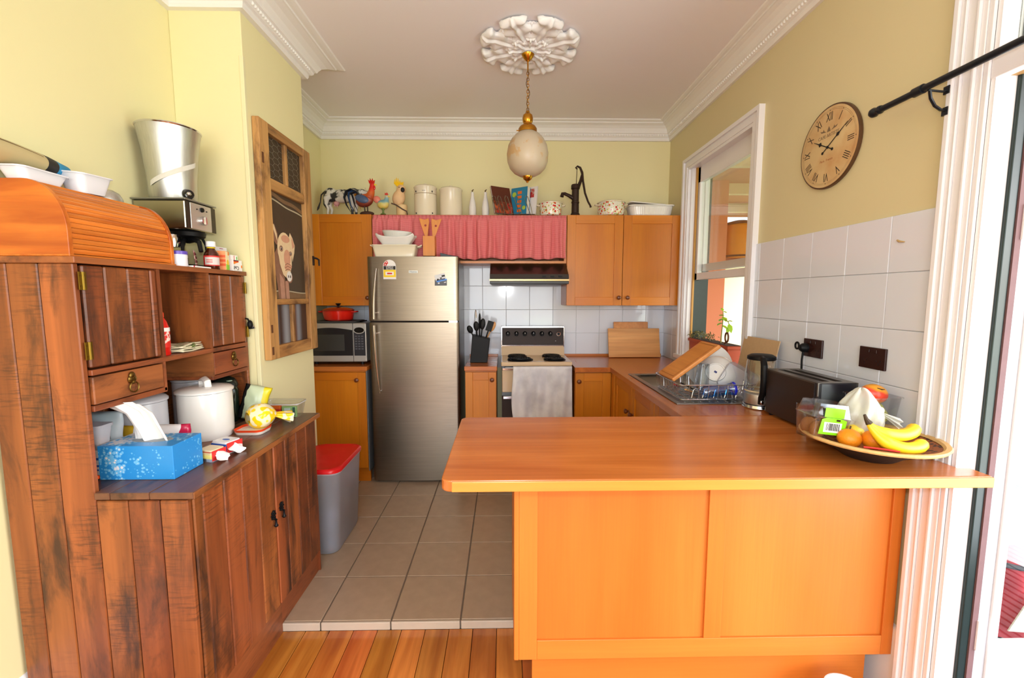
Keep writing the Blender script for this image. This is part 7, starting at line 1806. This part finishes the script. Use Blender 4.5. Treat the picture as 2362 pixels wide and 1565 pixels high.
o = put('box', MB().rbox(0, 0, -0.045, 0.03, 0.070, 0.062, 0.02, 0.078, 0.070, capt=False).xf(Rb), M_frostpl, t, smooth=True)
put('rim', MB().rbox(0, 0, 0.026, 0.032, 0.082, 0.074, 0.022, capt=False, capb=False).xf(Rb), plain('rim_bluish', (190, 190, 214), 0.3), t)
t = thing('blue_vase', 'blue glass tumbler lying at the front of the dish rack', 'glass', (1.07, 2.12, 0.945))
b, e = Vector((0.985, 2.118, 0.942)), Vector((1.135, 2.108, 0.962)); R3 = Vector((0, 0, 1)).rotation_difference(e-b).to_matrix().to_4x4()
put('glass', MB().lathe([(0.0, 0.0), (0.026, 0.0), (0.030, 0.01), (0.026, 0.08), (0.026, 0.12), (0.033, 0.148)], (0, 0, 0), 32, capt=False).xf(Matrix.Translation(b) @ R3), M_blueglass, t, smooth=True)
put('rim', MB().lathe([(0.031, 0.143), (0.0345, 0.148), (0.034, 0.155), (0.031, 0.156)], (0, 0, 0), 32, capb=False, capt=False).xf(Matrix.Translation(b) @ R3), plain('cobalt_rim', (20, 40, 190), 0.1, coat=0.5), t, smooth=True)
def cutlery(label, a, b_, mat, hm, name='fork'):
    t = thing(name, label, 'cutlery', a)
    a, b_ = Vector(a), Vector(b_); d = b_-a
    put('handle', MB().tube([a, a+d*0.5], [0.006, 0.005], 8, flat=0.6), hm, t, smooth=True)
    put('blade', MB().tube([a+d*0.5, a+d*0.75, b_], [0.003, 0.007, 0.002], 8, flat=0.35), mat, t, smooth=True)
cutlery('black-handled knife lying at the left of the dish rack', (0.885, 2.145, 0.985), (1.01, 2.115, 0.921), M_chrome, M_black, 'knife')
cutlery('red-handled knife at the left side of the dish rack', (0.875, 2.20, 0.965), (0.96, 2.31, 0.922), M_chrome, M_label_red, 'knife')
cutlery('wooden-handled fork at the front left of the dish rack', (0.895, 2.108, 0.958), (0.99, 2.17, 0.922), M_chrome, W_board, 'fork')
t = thing('hardboard_sheet', 'plain brown hardboard sheet leaning on the tiles behind the kettle', 'board', (1.32, 2.27, CT))
put('sheet', MB().prism([(1.300, CT+0.001), (1.305, CT+0.001), (1.361, 1.195), (1.356, 1.195)], 'Y', 2.115, 2.43), plain('hardboard', (190, 158, 118), 0.7, var=0.08, vscale=60), t)

# ------------------------------------------------------------------ kettle, toaster
t = thing('glass_kettle', 'glass electric kettle with a black handle beside the toaster', 'kettle', (1.19, 1.985, CT))
c = (1.192, 1.985, CT+0.001)
put('power_base', MB().lathe([(0.070, 0.0), (0.072, 0.004), (0.070, 0.016), (0.062, 0.020)], c, 36), M_chrome, t, smooth=True)
put('steel_band', MB().lathe([(0.066, 0.021), (0.0675, 0.024), (0.0665, 0.066), (0.065, 0.068)], c, 36), M_steelZ, t, smooth=True)
put('glass_jug', MB().lathe([(0.0655, 0.068), (0.067, 0.10), (0.066, 0.16), (0.060, 0.215), (0.056, 0.226)], c, 36, capb=False, capt=False), M_glassware, t, smooth=True)
put('water_line', MB().lathe([(0.0662, 0.078), (0.0668, 0.081), (0.0662, 0.084)], c, 36, capb=False, capt=False), plain('limescale', (190, 174, 140), 0.5), t)
put('lid', MB().lathe([(0.057, 0.224), (0.060, 0.228), (0.059, 0.240), (0.045, 0.248), (0.0, 0.251)], c, 36), M_black, t, smooth=True)
hx = (c[0]-0.035, c[1]-0.060)
put('handle', MB().tube([(c[0]-0.022, c[1]-0.045, c[2]+0.238), (hx[0]-0.004, hx[1]-0.020, c[2]+0.232), (hx[0]-0.010, hx[1]-0.038, c[2]+0.21), (hx[0]-0.010, hx[1]-0.042, c[2]+0.14), (hx[0]-0.004, hx[1]-0.028, c[2]+0.08), (hx[0]+0.002, hx[1]-0.008, c[2]+0.06), (hx[0]+0.004, hx[1]-0.004, c[2]+0.03)], [0.010, 0.013, 0.014, 0.014, 0.013, 0.012, 0.012], 12), M_black, t, smooth=True)
put('switch', MB().ball((hx[0]+0.001, hx[1]-0.018, c[2]+0.040), 0.008, 0.005, 0.010, 10, 8), M_chrome, t, smooth=True)
put('spout', MB().prism([(-0.02, 0.205), (0.02, 0.205), (0.0, 0.232)], 'Y', 0, 0.02).xf(Matrix.Translation((c[0]+0.035, c[1]+0.046, c[2])) @ Matrix.Rotation(-0.65, 4, 'Z')), M_glassware, t)
t = thing('toaster', 'long dark brown two-slot toaster against the tiled wall', 'toaster', (1.225, 1.69, CT))
tx0, tx1, ty0, ty1, tz0, tz1 = 1.152, 1.302, 1.560, 1.885, CT+0.012, 1.100
M_toast = plain('toaster_brown', (52, 40, 34), 0.35, 0.3)
mb = MB()
for a, b_, c_, d in ((tx0, tx0+0.036, ty0, ty1), (tx1-0.036, tx1, ty0, ty1), (tx0+0.036, tx1-0.036, ty0, ty0+0.03), (tx0+0.036, tx1-0.036, ty1-0.03, ty1), ((tx0+tx1)/2-0.010, (tx0+tx1)/2+0.010, ty0+0.03, ty1-0.03)): mb.box(a, b_, c_, d, tz1-0.05, tz1)
put('top_frame', mb, plain('toaster_top', (96, 90, 84), 0.3, 0.7), t)
put('shell', MB().rbox((tx0+tx1)/2, (ty0+ty1)/2, tz0, tz1-0.006, 0.0755, 0.1655, 0.022, capt=False), M_toast, t, smooth=True)
put('end_cap', MB().rbox((tx0+tx1)/2, ty0+0.012, tz0+0.002, tz1-0.001, 0.0765, 0.0155, 0.015), plain('toaster_black', (30, 32, 38), 0.25), t, smooth=True, bev=0.003)
put('slot_liner', MB().box(tx0+0.036, tx1-0.036, ty0+0.03, ty1-0.03, tz0+0.05, tz0+0.055), M_dark, t)
mb = MB()
for x in (tx0+0.050, tx1-0.050):
    for i in range(8): mb.tube([(x, ty0+0.04+i*0.035, tz0+0.06), (x, ty0+0.04+i*0.035, tz1-0.006)], 0.0012, 4)
    mb.tube([(x, ty0+0.032, tz1-0.01), (x, ty1-0.032, tz1-0.01)], 0.0016, 6)
o = put('cage_wire', mb, M_chrome, t); o['kind'] = 'stuff'
put('lever', MB().box(tx0+0.06, tx1-0.06, ty0-0.018, ty0-0.004, CT+0.10, CT+0.115), M_black, t, bev=0.003)
for x in (tx0+0.02, tx1-0.02):
    for y in (ty0+0.03, ty1-0.03): put('foot', MB().cyl((x, y, CT+0.0005), (x, y, tz0), 0.009, n=10), M_black, t)

# ------------------------------------------------------------------ fruit basket
BXc, BYc = 1.185, 1.360
t = thing('fruit_basket', 'wide woven fruit basket with a pale rim and dark base on the peninsula', 'basket', (BXc, BYc, CT))
def basket_mat():
    m, nt, b = new_mat('woven_brown_black'); N = nt.nodes.new; L = nt.links.new
    tc = N('ShaderNodeTexCoord'); v = N('ShaderNodeTexVoronoi'); v.inputs['Scale'].default_value = 62
    L(tc.outputs['Object'], v.inputs[0]); r = ramp(nt, [(0.30, (1, 1, 1)), (0.36, (0, 0, 0))]); L(v.outputs['Distance'], r.inputs[0])
    L(mixc(nt, r.outputs[0], lin((150, 84, 34)), lin((40, 24, 18))), b.inputs['Base Color']); b.inputs['Roughness'].default_value = 0.6
    return m
put('shell', MB().lathe([(0.072, 0.0), (0.078, 0.004), (0.095, 0.018), (0.150, 0.048), (0.186, 0.062)], (BXc, BYc, CT+0.0006), 56, capt=False), plain('basket_black', (28, 22, 22), 0.5, bump=0.3, bscale=120), t, smooth=True)
put('lining', MB().lathe([(0.0, 0.012), (0.085, 0.018), (0.146, 0.052), (0.184, 0.066)], (BXc, BYc, CT+0.0006), 56, capt=False), basket_mat(), t, smooth=True)
put('rim', MB().lathe([(0.180, 0.060), (0.190, 0.061), (0.1935, 0.066), (0.190, 0.071), (0.178, 0.070), (0.172, 0.064)], (BXc, BYc, CT+0.0006), 56, capb=False, capt=False), plain('straw_rim', (210, 172, 110), 0.6, var=0.2, vscale=50, bump=0.3, bscale=160), t, smooth=True)
# kiwi punnet
t = thing('kiwi_punnet', 'clear lidded punnet with a lime green barcode label, left in the fruit basket', 'punnet', (1.072, 1.395, 0.958))
kx0, kx1, ky0, ky1 = 1.012, 1.138, 1.345, 1.445
Rk = Matrix.Translation((1.042, 1.388, 0.956)) @ Matrix.Rotation(0.10, 4, 'Y') @ Matrix.Rotation(-0.08, 4, 'Z')
put('base', MB().rbox(0, 0, 0, 0.075, 0.052, 0.042, 0.012, 0.060, 0.050, capt=False).xf(Rk), M_clearpl, t, smooth=True)
put('lid', MB().rbox(0, 0, 0, 0, 0.06, 0.05, 0.012, lev=[(0.075, 0.065, 0.055), (0.080, 0.060, 0.050), (0.118, 0.052, 0.043)]).xf(Rk), M_clearpl, t, smooth=True, ang=50)
mb = MB().mat(0).prism([(-0.030, 0.078), (0.030, 0.078), (0.030, 0.108), (-0.030, 0.108)], 'Y', -0.0535, -0.0528).prism([(-0.042, 0.022), (0.036, 0.022), (0.040, 0.070), (0.02, 0.077), (-0.022, 0.077), (-0.036, 0.070)], 'Y', -0.0535, -0.0528)
mb.mat(1).box(-0.028, 0.026, -0.0542, -0.0535, 0.030, 0.062)
st = len(mb.v)
mb.mat(2)
rr = random.Random(2); xx = -0.021
while xx < 0.018:
    w_ = rr.choice((0.001, 0.0018, 0.0026)); mb.box(xx, xx+w_, -0.0547, -0.0542, 0.036, 0.059); xx += w_ + rr.choice((0.0012, 0.002))
mb.mat(3).box(0.008, 0.020, -0.0541, -0.0535, 0.067, 0.073)
put('barcode_label', mb.xf(Rk), [plain('lime_label', (126, 214, 20), 0.35), M_paper, M_ink, M_brownpl], t)
M_kiwi = plain('kiwi_fuzz', (140, 92, 46), 0.8, var=0.2, vscale=60, bump=0.4, bscale=220)
for i, (x, y) in enumerate(((1.018, 1.368), (1.070, 1.368), (1.020, 1.412), (1.068, 1.412))):
    o = put('kiwi', MB().ball((0, 0, 0), 0.025, 0.022, 0.029, 16, 12), M_kiwi, None, smooth=True, ang=180); o.location = (x, y, 0.988)
    tag(o, ['front left kiwi fruit in the clear punnet', 'front right kiwi fruit in the clear punnet', 'back left kiwi fruit in the clear punnet', 'back right kiwi fruit in the clear punnet'][i], 'kiwi', 'kiwi fruit in the punnet'); ORIGIN[o.name] = Vector((0, 0, 0))
    put('stalk_end', MB().lathe([(0.004, 0.0), (0.003, 0.002), (0.0, 0.0025)], (0, 0, 0.0285), 8), M_ink, o, local=True)
# plastic bag knotted
t = thing('knotted_plastic_bag', 'clear crinkled plastic bag tied in a knot, centre of the fruit basket', 'bag', (1.195, 1.42, 0.965))
rnd = random.Random(11); ph = [rnd.uniform(0, 6.3) for _ in range(10)]
def fpb(u, v):
    a = 2*pi*u; th = pi*v
    r = 0.064*(1 + 0.10*math.sin(3*a+ph[0])*math.sin(2*th+ph[1]) + 0.07*math.sin(7*a+ph[2]+2*th) + 0.05*math.sin(11*a+5*th+ph[3]))
    s = math.sin(th); z = math.cos(th)
    r2 = r*(s**0.8 if s > 0 else 0)*(1-0.35*max(0, z)**1.5)
    return (1.168 + r2*math.cos(a), 1.385 + r2*math.sin(a)*0.85, 1.032 + 0.085*z*(1+0.05*math.sin(5*a+ph[4])))
M_poly = glassy('crinkled_film', (236, 236, 226), 0.16, 0.62, 0.45)
put('bag', MB().grid(fpb, 60, 30), M_poly, t, smooth=True, ang=180)
put('knot', MB().ball((1.208, 1.353, 1.052), 0.011, 0.009, 0.013, 10, 8), M_poly, t, smooth=True)
def ftl(u, v):
    w = (u-0.5); return (1.212+0.052*v, 1.347 - 0.012*v + 0.006*math.sin(u*14), 1.05 - 0.032*v*(1+w) + w*(0.010+0.060*v) - 0.008)
put('tail', MB().grid(ftl, 16, 8), M_poly, t, smooth=True, ang=180)
# clear fruit tray with mango and pears
t = thing('fruit_tray', 'clear deep plastic tray of pears at the wall side of the fruit basket', 'punnet', (1.275, 1.468, 0.962))
put('tray', MB().rbox(1.290, 1.482, 0.962, 1.072, 0.058, 0.040, 0.02, 0.070, 0.050, capt=False), M_clearpl, t, smooth=True)
put('rim', MB().rbox(1.290, 1.482, 1.070, 1.074, 0.075, 0.055, 0.022, capt=False, capb=False), M_clearpl, t)
def fruit(name, label, cat, loc, r, mat, stem=True, group=None, pear=False):
    o = put(name, (MB().lathe([(0.0, -r*1.0), (r*0.5, -r*0.93), (r*0.95, -r*0.4), (r, 0.0), (r*0.85, r*0.45), (r*0.55, r*0.9), (r*0.42, r*1.2), (r*0.25, r*1.38), (0.0, r*1.42)], (0, 0, 0), 20) if pear else MB().ball((0, 0, 0), r, r*0.95, r*0.92, 20, 14)), mat, None, smooth=True, ang=180)
    o.location = loc; tag(o, label, cat, group); ORIGIN[o.name] = Vector((0, 0, 0))
    put('stem', MB().tube([(0, 0, r*(1.40 if pear else 0.9)), (0.002, 0, r*(1.40 if pear else 0.9)+0.010)], [0.002, 0.0025], 6), plain('stem_brown', (80, 56, 30), 0.8), o, local=True)
    return o
M_pear = plain('pear_green', (180, 186, 90), 0.4, var=0.12, vscale=40)
fruit('pear', 'pale green pear at the front of the clear tray', 'pear', (1.268, 1.464, 1.000), 0.030, M_pear, pear=True)
fruit('pear', 'pale green pear at the right end of the clear tray', 'pear', (1.318, 1.486, 1.000), 0.030, M_pear, pear=True)
fruit('pear', 'yellow green fruit at the left end of the clear tray', 'pear', (1.252, 1.505, 1.010), 0.026, plain('pear_yellowgreen', (186, 190, 50), 0.4, var=0.12, vscale=40), pear=True)
o = put('mango', MB().ball((0, 0, 0), 0.046, 0.036, 0.034, 22, 14), bands('mango_skin', 'Z', [(0.0, (206, 170, 40)), (0.35, (226, 140, 30)), (0.55, (216, 62, 30)), (0.85, (206, 54, 30)), (1.0, (220, 150, 40))], 0.35, interp='LINEAR', lo=-0.034, hi=0.034, noise=0.03, nscale=14), None, smooth=True, ang=180)
o.location = (1.292, 1.480, 1.078); o.rotation_euler = (0, 0.2, 0.2); tag(o, 'red and orange mango on top of the pears', 'mango'); ORIGIN[o.name] = Vector((0, 0, 0))
put('blemish', MB().tube([(-0.022, -0.024, 0.022), (-0.008, -0.029, 0.020), (0.004, -0.029, 0.022)], [0.001, 0.0022, 0.001], 6), M_ink, o, local=True)
M_orange_f = plain('orange_peel', (236, 140, 20), 0.45, bump=0.3, bscale=220)
fruit('orange', 'orange under the kiwi punnet at the front of the basket', 'orange', (1.082, 1.315, 0.974), 0.033, M_orange_f)
fruit('orange', 'orange tucked under the bananas', 'orange', (1.145, 1.298, 0.974), 0.033, M_orange_f)
fruit('lemon', 'yellow lemon between the oranges and the plastic bag', 'lemon', (1.128, 1.355, 0.982), 0.028, plain('lemon_yellow', (226, 200, 60), 0.4, bump=0.2, bscale=200))
def banana(label, pts, r):
    t = thing('banana', label, 'banana', pts[0], 'bananas in the basket')
    # smooth the path
    P = [Vector(p) for p in pts]; out = []
    for i in range(len(P)-1):
        p0, p1, p2, p3 = P[max(i-1, 0)], P[i], P[i+1], P[min(i+2, len(P)-1)]
        for k_ in range(5):
            s = k_/5; out.append(0.5*((2*p1) + (p2-p0)*s + (2*p0-5*p1+4*p2-p3)*s*s + (3*p1-p0-3*p2+p3)*s**3))
    out.append(P[-1]); n_ = len(out)
    rs = [r*min(1, 0.30 + 1.9*(i/(n_-1)))*(1 - max(0, (i/(n_-1)-0.86)/0.14)**2*0.75) for i in range(n_)]
    put('skin', MB().tube(out, rs, 10), two_tone('banana_skin', (240, 196, 30), (206, 150, 30), 24, 0.60, 0.75, detail=4, rough=0.4), t, smooth=True, ang=180)
    put('tip', MB().ball(P[-1], r*0.3, n=8, m=6), M_ink, t, smooth=True)
    return t
ta = banana('upper banana of the bunch lying across the fruit basket', [(1.092, 1.262, 1.040), (1.112, 1.258, 1.022), (1.145, 1.252, 1.008), (1.190, 1.252, 1.004), (1.232, 1.264, 1.012), (1.252, 1.282, 1.024)], 0.0185)
tb = banana('lower banana of the bunch resting on the basket rim', [(1.090, 1.258, 1.036), (1.106, 1.246, 1.010), (1.130, 1.232, 0.987), (1.172, 1.222, 0.974), (1.218, 1.228, 0.975), (1.252, 1.246, 0.986)], 0.0185)
put('crown', MB().tube([(1.094, 1.260, 1.038), (1.086, 1.262, 1.050), (1.081, 1.264, 1.064)], [0.010, 0.006, 0.004], 8), plain('stem_dark', (60, 44, 24), 0.7), ta, smooth=True)
t = thing('plastic_strip', 'red plastic strip lying on the near rim of the fruit basket', 'strip', (1.10, 1.215, 0.974))
put('strip', MB().tube([(1.062, 1.236, 0.9745), (1.10, 1.214, 0.9755), (1.135, 1.196, 0.9735)], 0.0026, 6), M_label_red, t, smooth=True)
tumbler('plain clear drinking glass standing left of the fruit basket', (1.132, 1.585, CT+0.001), (1.132, 1.585, CT+0.120), 0.026, 0.033, M_glassware)

# ------------------------------------------------------------------ planter in the window
t = thing('window_planter', 'terracotta trough planter on the kitchen window ledge', 'planter', (1.455, 2.99, 0.966))
M_terra = plain('terracotta_plastic', (176, 70, 34), 0.5, var=0.06, vscale=9)
put('trough', MB().prism([(1.415, 0.967), (1.490, 0.967), (1.502, 1.092), (1.403, 1.092)], 'Y', 2.705, 3.275), M_terra, t, bev=0.004)
put('rim', MB().box(1.398, 1.506, 2.695, 3.285, 1.080, 1.102), M_terra, t, bev=0.004)
put('foot_tray', MB().box(1.405, 1.500, 2.70, 3.28, 0.9665, 0.980), plain('terracotta_dark', (120, 40, 22), 0.5), t, bev=0.003)
put('soil', MB().box(1.404, 1.500, 2.703, 3.277, 1.095, 1.104), plain('soil', (60, 44, 32), 0.95, bump=0.6, bscale=60), t)
def leaf_blade(mb, p, d, L_, W_, droop=0.2):
    p = Vector(p); d = Vector(d).normalized(); s = d.cross(Vector((0, 0, 1))); s = s.normalized() if s.length > 1e-3 else Vector((1, 0, 0))
    q = [p, p+d*L_*0.35+s*W_*0.5, p+d*L_*0.7+s*W_*0.4-Vector((0, 0, droop*L_*0.3)), p+d*L_-Vector((0, 0, droop*L_)), p+d*L_*0.7-s*W_*0.4-Vector((0, 0, droop*L_*0.3)), p+d*L_*0.35-s*W_*0.5, p+d*L_*0.5+Vector((0, 0, 0.004))]
    mb.add(q, [(0, 1, 6), (1, 2, 6), (2, 3, 6), (3, 4, 6), (4, 5, 6), (5, 0, 6)])
M_leafY = plain('fresh_leaf', (150, 190, 50), 0.45); M_leafG = plain('dull_leaf', (92, 110, 60), 0.6, var=0.3, vscale=60); M_stemg = plain('plant_stem', (130, 130, 70), 0.6)
s1 = thing('green_seedling', 'tall stem plant with bright green leaves in the window planter', 'plant', (1.45, 2.86, 1.10))
stem = [(1.45, 2.885, 1.10), (1.45, 2.88, 1.16), (1.45, 2.872, 1.22), (1.45, 2.868, 1.28), (1.45, 2.872, 1.315)]
put('stem', MB().tube(stem, [0.004, 0.0035, 0.003, 0.003, 0.002], 6).tube([(1.45, 2.870, 1.262), (1.45, 2.835, 1.262), (1.45, 2.800, 1.250), (1.45, 2.79, 1.235)], 0.0025, 6), M_stemg, s1, smooth=True)
for p, d, l_, w_ in (((1.45, 2.868, 1.285), (0.1, 0.9, 0.15), 0.06, 0.034), ((1.45, 2.868, 1.265), (0, 1, -0.15), 0.055, 0.03), ((1.45, 2.870, 1.24), (-0.2, 0.9, -0.2), 0.055, 0.032), ((1.45, 2.87, 1.28), (0, -0.8, -0.4), 0.05, 0.035), ((1.45, 2.872, 1.31), (0, -0.7, 0.1), 0.045, 0.022), ((1.45, 2.872, 1.315), (0, 0.6, 0.7), 0.04, 0.02), ((1.45, 2.875, 1.225), (0.2, -0.8, -0.3), 0.05, 0.03), ((1.45, 2.79, 1.24), (0, -0.5, -0.7), 0.06, 0.034), ((1.45, 2.80, 1.252), (0, -0.8, 0.2), 0.045, 0.03), ((1.45, 2.79, 1.225), (0, 0.3, -0.9), 0.05, 0.028)):
    mb = MB(); leaf_blade(mb, p, d, l_, w_); put('leaf', mb, M_leafY, s1, smooth=True, ang=180)
s2 = thing('dry_succulent', 'low brownish succulent clump spilling over the left of the window planter', 'plant', (1.45, 3.1, 1.10))
rnd = random.Random(8); mb = MB()
for i in range(150):
    y = rnd.choice((rnd.gauss(3.06, 0.05), rnd.uniform(2.98, 3.27), 3.27)); x = rnd.uniform(1.405, 1.495)
    leaf_blade(mb, (x, y, 1.10+rnd.uniform(0, 0.045)), (rnd.uniform(-1, 0.6), rnd.uniform(-1, 1), rnd.uniform(-0.1, 1.2)), rnd.uniform(0.015, 0.035), 0.008, 0.4)
o = put('foliage', mb, plain('succulent_leaf', (110, 106, 62), 0.6, var=0.35, vscale=80), s2); o['kind'] = 'stuff'
s3 = thing('clothes_peg', 'brown peg-like bracket clipped on the window planter', 'peg', (1.44, 2.80, 1.10))
put('loop', MB().tube([(1.44, 2.79+0.020*math.cos(a), 1.150+0.030*math.sin(a)) for a in [2*pi*i/18 for i in range(18)]], 0.006, 8, closed=True), plain('peg_brown', (96, 54, 30), 0.6), s3, smooth=True)
put('shank', MB().tube([(1.44, 2.798, 1.122), (1.44, 2.815, 1.103)], 0.005, 8), plain('peg_brown', (96, 54, 30), 0.6), s3, smooth=True)

# ------------------------------------------------------------------ outside: veranda and garden
M_salmon = plain('salmon_render', (214, 130, 96), 0.8)
M_deck = plain('deck_grey_blue', (128, 136, 150), 0.7)
g = struct('ground', MB().box(RW+0.125, 30, -25, 40, -0.40, -0.14), plain('sunlit_lawn', (150, 165, 90), 0.9, var=0.2, vscale=0.8))
dk = struct('veranda_floor', MB().box(RW+0.126, 4.2, -4, 7.2, -0.14, -0.118), plain('deck_shadow', (60, 64, 72), 0.9))
d0 = None; x = RW + 0.15
while x < 4.15:
    if d0 is None: d0 = put('deck_board', MB().box(-0.018, 0.018, -5.5, 5.5, 0, 0.018), M_deck, dk, local=True); d0.location = (x, 1.55, -0.118)
    else: share('deck_board', d0, dk, (x, 1.55, -0.118))
    x += 0.05
rf = struct('veranda_roof', MB().box(RW+0.126, 4.4, -4, 7.4, 2.72, 2.76), plain('pink_soffit', (206, 128, 108), 0.8))
for y in (0.8, 1.9, 3.0, 4.1, 5.2, 6.3): put('rafter', MB().box(RW+0.126, 4.4, y, y+0.07, 2.60, 2.72), plain('cream_rafter', (236, 206, 186), 0.7), rf)
put('fascia', MB().box(4.36, 4.42, -4, 7.4, 2.45, 2.76), plain('cream_rafter', (236, 206, 186), 0.7), rf)
struct('pillar_1', MB().box(2.125, 2.325, 4.60, 4.80, -0.118, 2.60), M_salmon, bev=0.004)
struct('beam_1', MB().box(2.325, 4.3, 4.66, 4.76, 1.742, 1.815), plain('red_brown_beam', (140, 64, 40), 0.6))
t = thing('orange_barrel', 'orange barrel sitting on the brown veranda beam outside the window', 'barrel', (2.50, 4.71, 1.816))
put('staves', MB().lathe([(0.150, 0.0), (0.172, 0.08), (0.178, 0.17), (0.172, 0.27), (0.150, 0.35)], (2.515, 4.71, 1.816), 28), plain('barrel_orange', (232, 140, 26), 0.5, var=0.15, vscale=9), t, smooth=True)
put('hoop', MB().lathe([(0.1535, 0.01), (0.160, 0.03), (0.1615, 0.03), (0.155, 0.01)], (2.515, 4.71, 1.816), 28, capb=False, capt=False), M_brownpl, t)
put('dark_lid', MB().lathe([(0.158, 0.345), (0.135, 0.375), (0.06, 0.395), (0.0, 0.40)], (2.515, 4.71, 1.816), 28), plain('barrel_lid', (70, 50, 40), 0.6), t, smooth=True)
struct('wall_garden', MB().box(1.5, 9.0, 7.3, 7.45, -0.2, 2.6), plain('cream_render', (238, 228, 190), 0.8))
t = thing('garden_table', 'brown slatted outdoor table on the veranda beyond the planter', 'table', (3.0, 5.3, -0.1))
for i in range(5): put('slat', MB().box(2.62, 3.5, 5.05+i*0.11, 5.14+i*0.11, 0.66, 0.69), plain('table_brown', (120, 74, 46), 0.6), t)
for x in (2.68, 3.44):
    for y in (5.09, 5.50): put('leg', MB().box(x-0.03, x+0.03, y-0.03, y+0.03, -0.10, 0.66), plain('table_brown', (120, 74, 46), 0.6), t)
t = thing('red_sack', 'crumpled red sack with a white tag standing outside the French door', 'sack', (2.34, 1.86, -0.10))
rnd = random.Random(4); ph = [rnd.uniform(0, 6.3) for _ in range(6)]
def fsk(u, v):
    a = 2*pi*u; r = (0.19 + 0.03*math.sin(3*a+ph[0]) + 0.02*math.sin(7*a+ph[1]+5*v))*(1-0.25*v**2)*(0.9+0.1*math.cos(9*v)) 
    if v >= 1: r *= 0.35
    return (2.34 + r*math.cos(a), 1.90 + r*0.8*math.sin(a), -0.099 + 0.50*v)
put('sack', MB().grid(fsk, 48, 20), plain('red_cloth', (206, 44, 60), 0.6), t, smooth=True, ang=180)
put('cord', MB().tube([(2.34+0.205*math.cos(a), 1.90+0.168*math.sin(a), 0.24) for a in [2*pi*i/24 for i in range(24)]], 0.012, 8, closed=True), plain('cord_grey', (70, 74, 84), 0.6), t, smooth=True)
put('tag', MB().prism([(2.20, -0.04), (2.30, -0.05), (2.36, 0.14), (2.29, 0.13)], 'Y', 1.735, 1.74), M_paper, t)
t = thing('pet_bowl', 'white bowl on the floor at the right foot of the peninsula kickboard', 'bowl', (1.165, 1.332, ZF))
put('bowl', MB().lathe([(0.058, 0.0), (0.062, 0.004), (0.070, 0.120), (0.072, 0.126), (0.068, 0.126), (0.058, 0.03), (0.0, 0.022)], (1.165, 1.332, ZF+0.0005), 36), M_whitecer, t, smooth=True)

# lettering becomes plain mesh objects
bpy.context.view_layer.update()
dg = bpy.context.evaluated_depsgraph_get()
for o in [o for o in SC.objects if o.type == 'FONT']:
    me = bpy.data.meshes.new_from_object(o.evaluated_get(dg))
    nm = o.name; n = bpy.data.objects.new('tmp', me); COL.objects.link(n)
    n.parent = o.parent; n.location = o.location; n.rotation_euler = o.rotation_euler; n.scale = o.scale
    bpy.data.objects.remove(o); n.name = nm
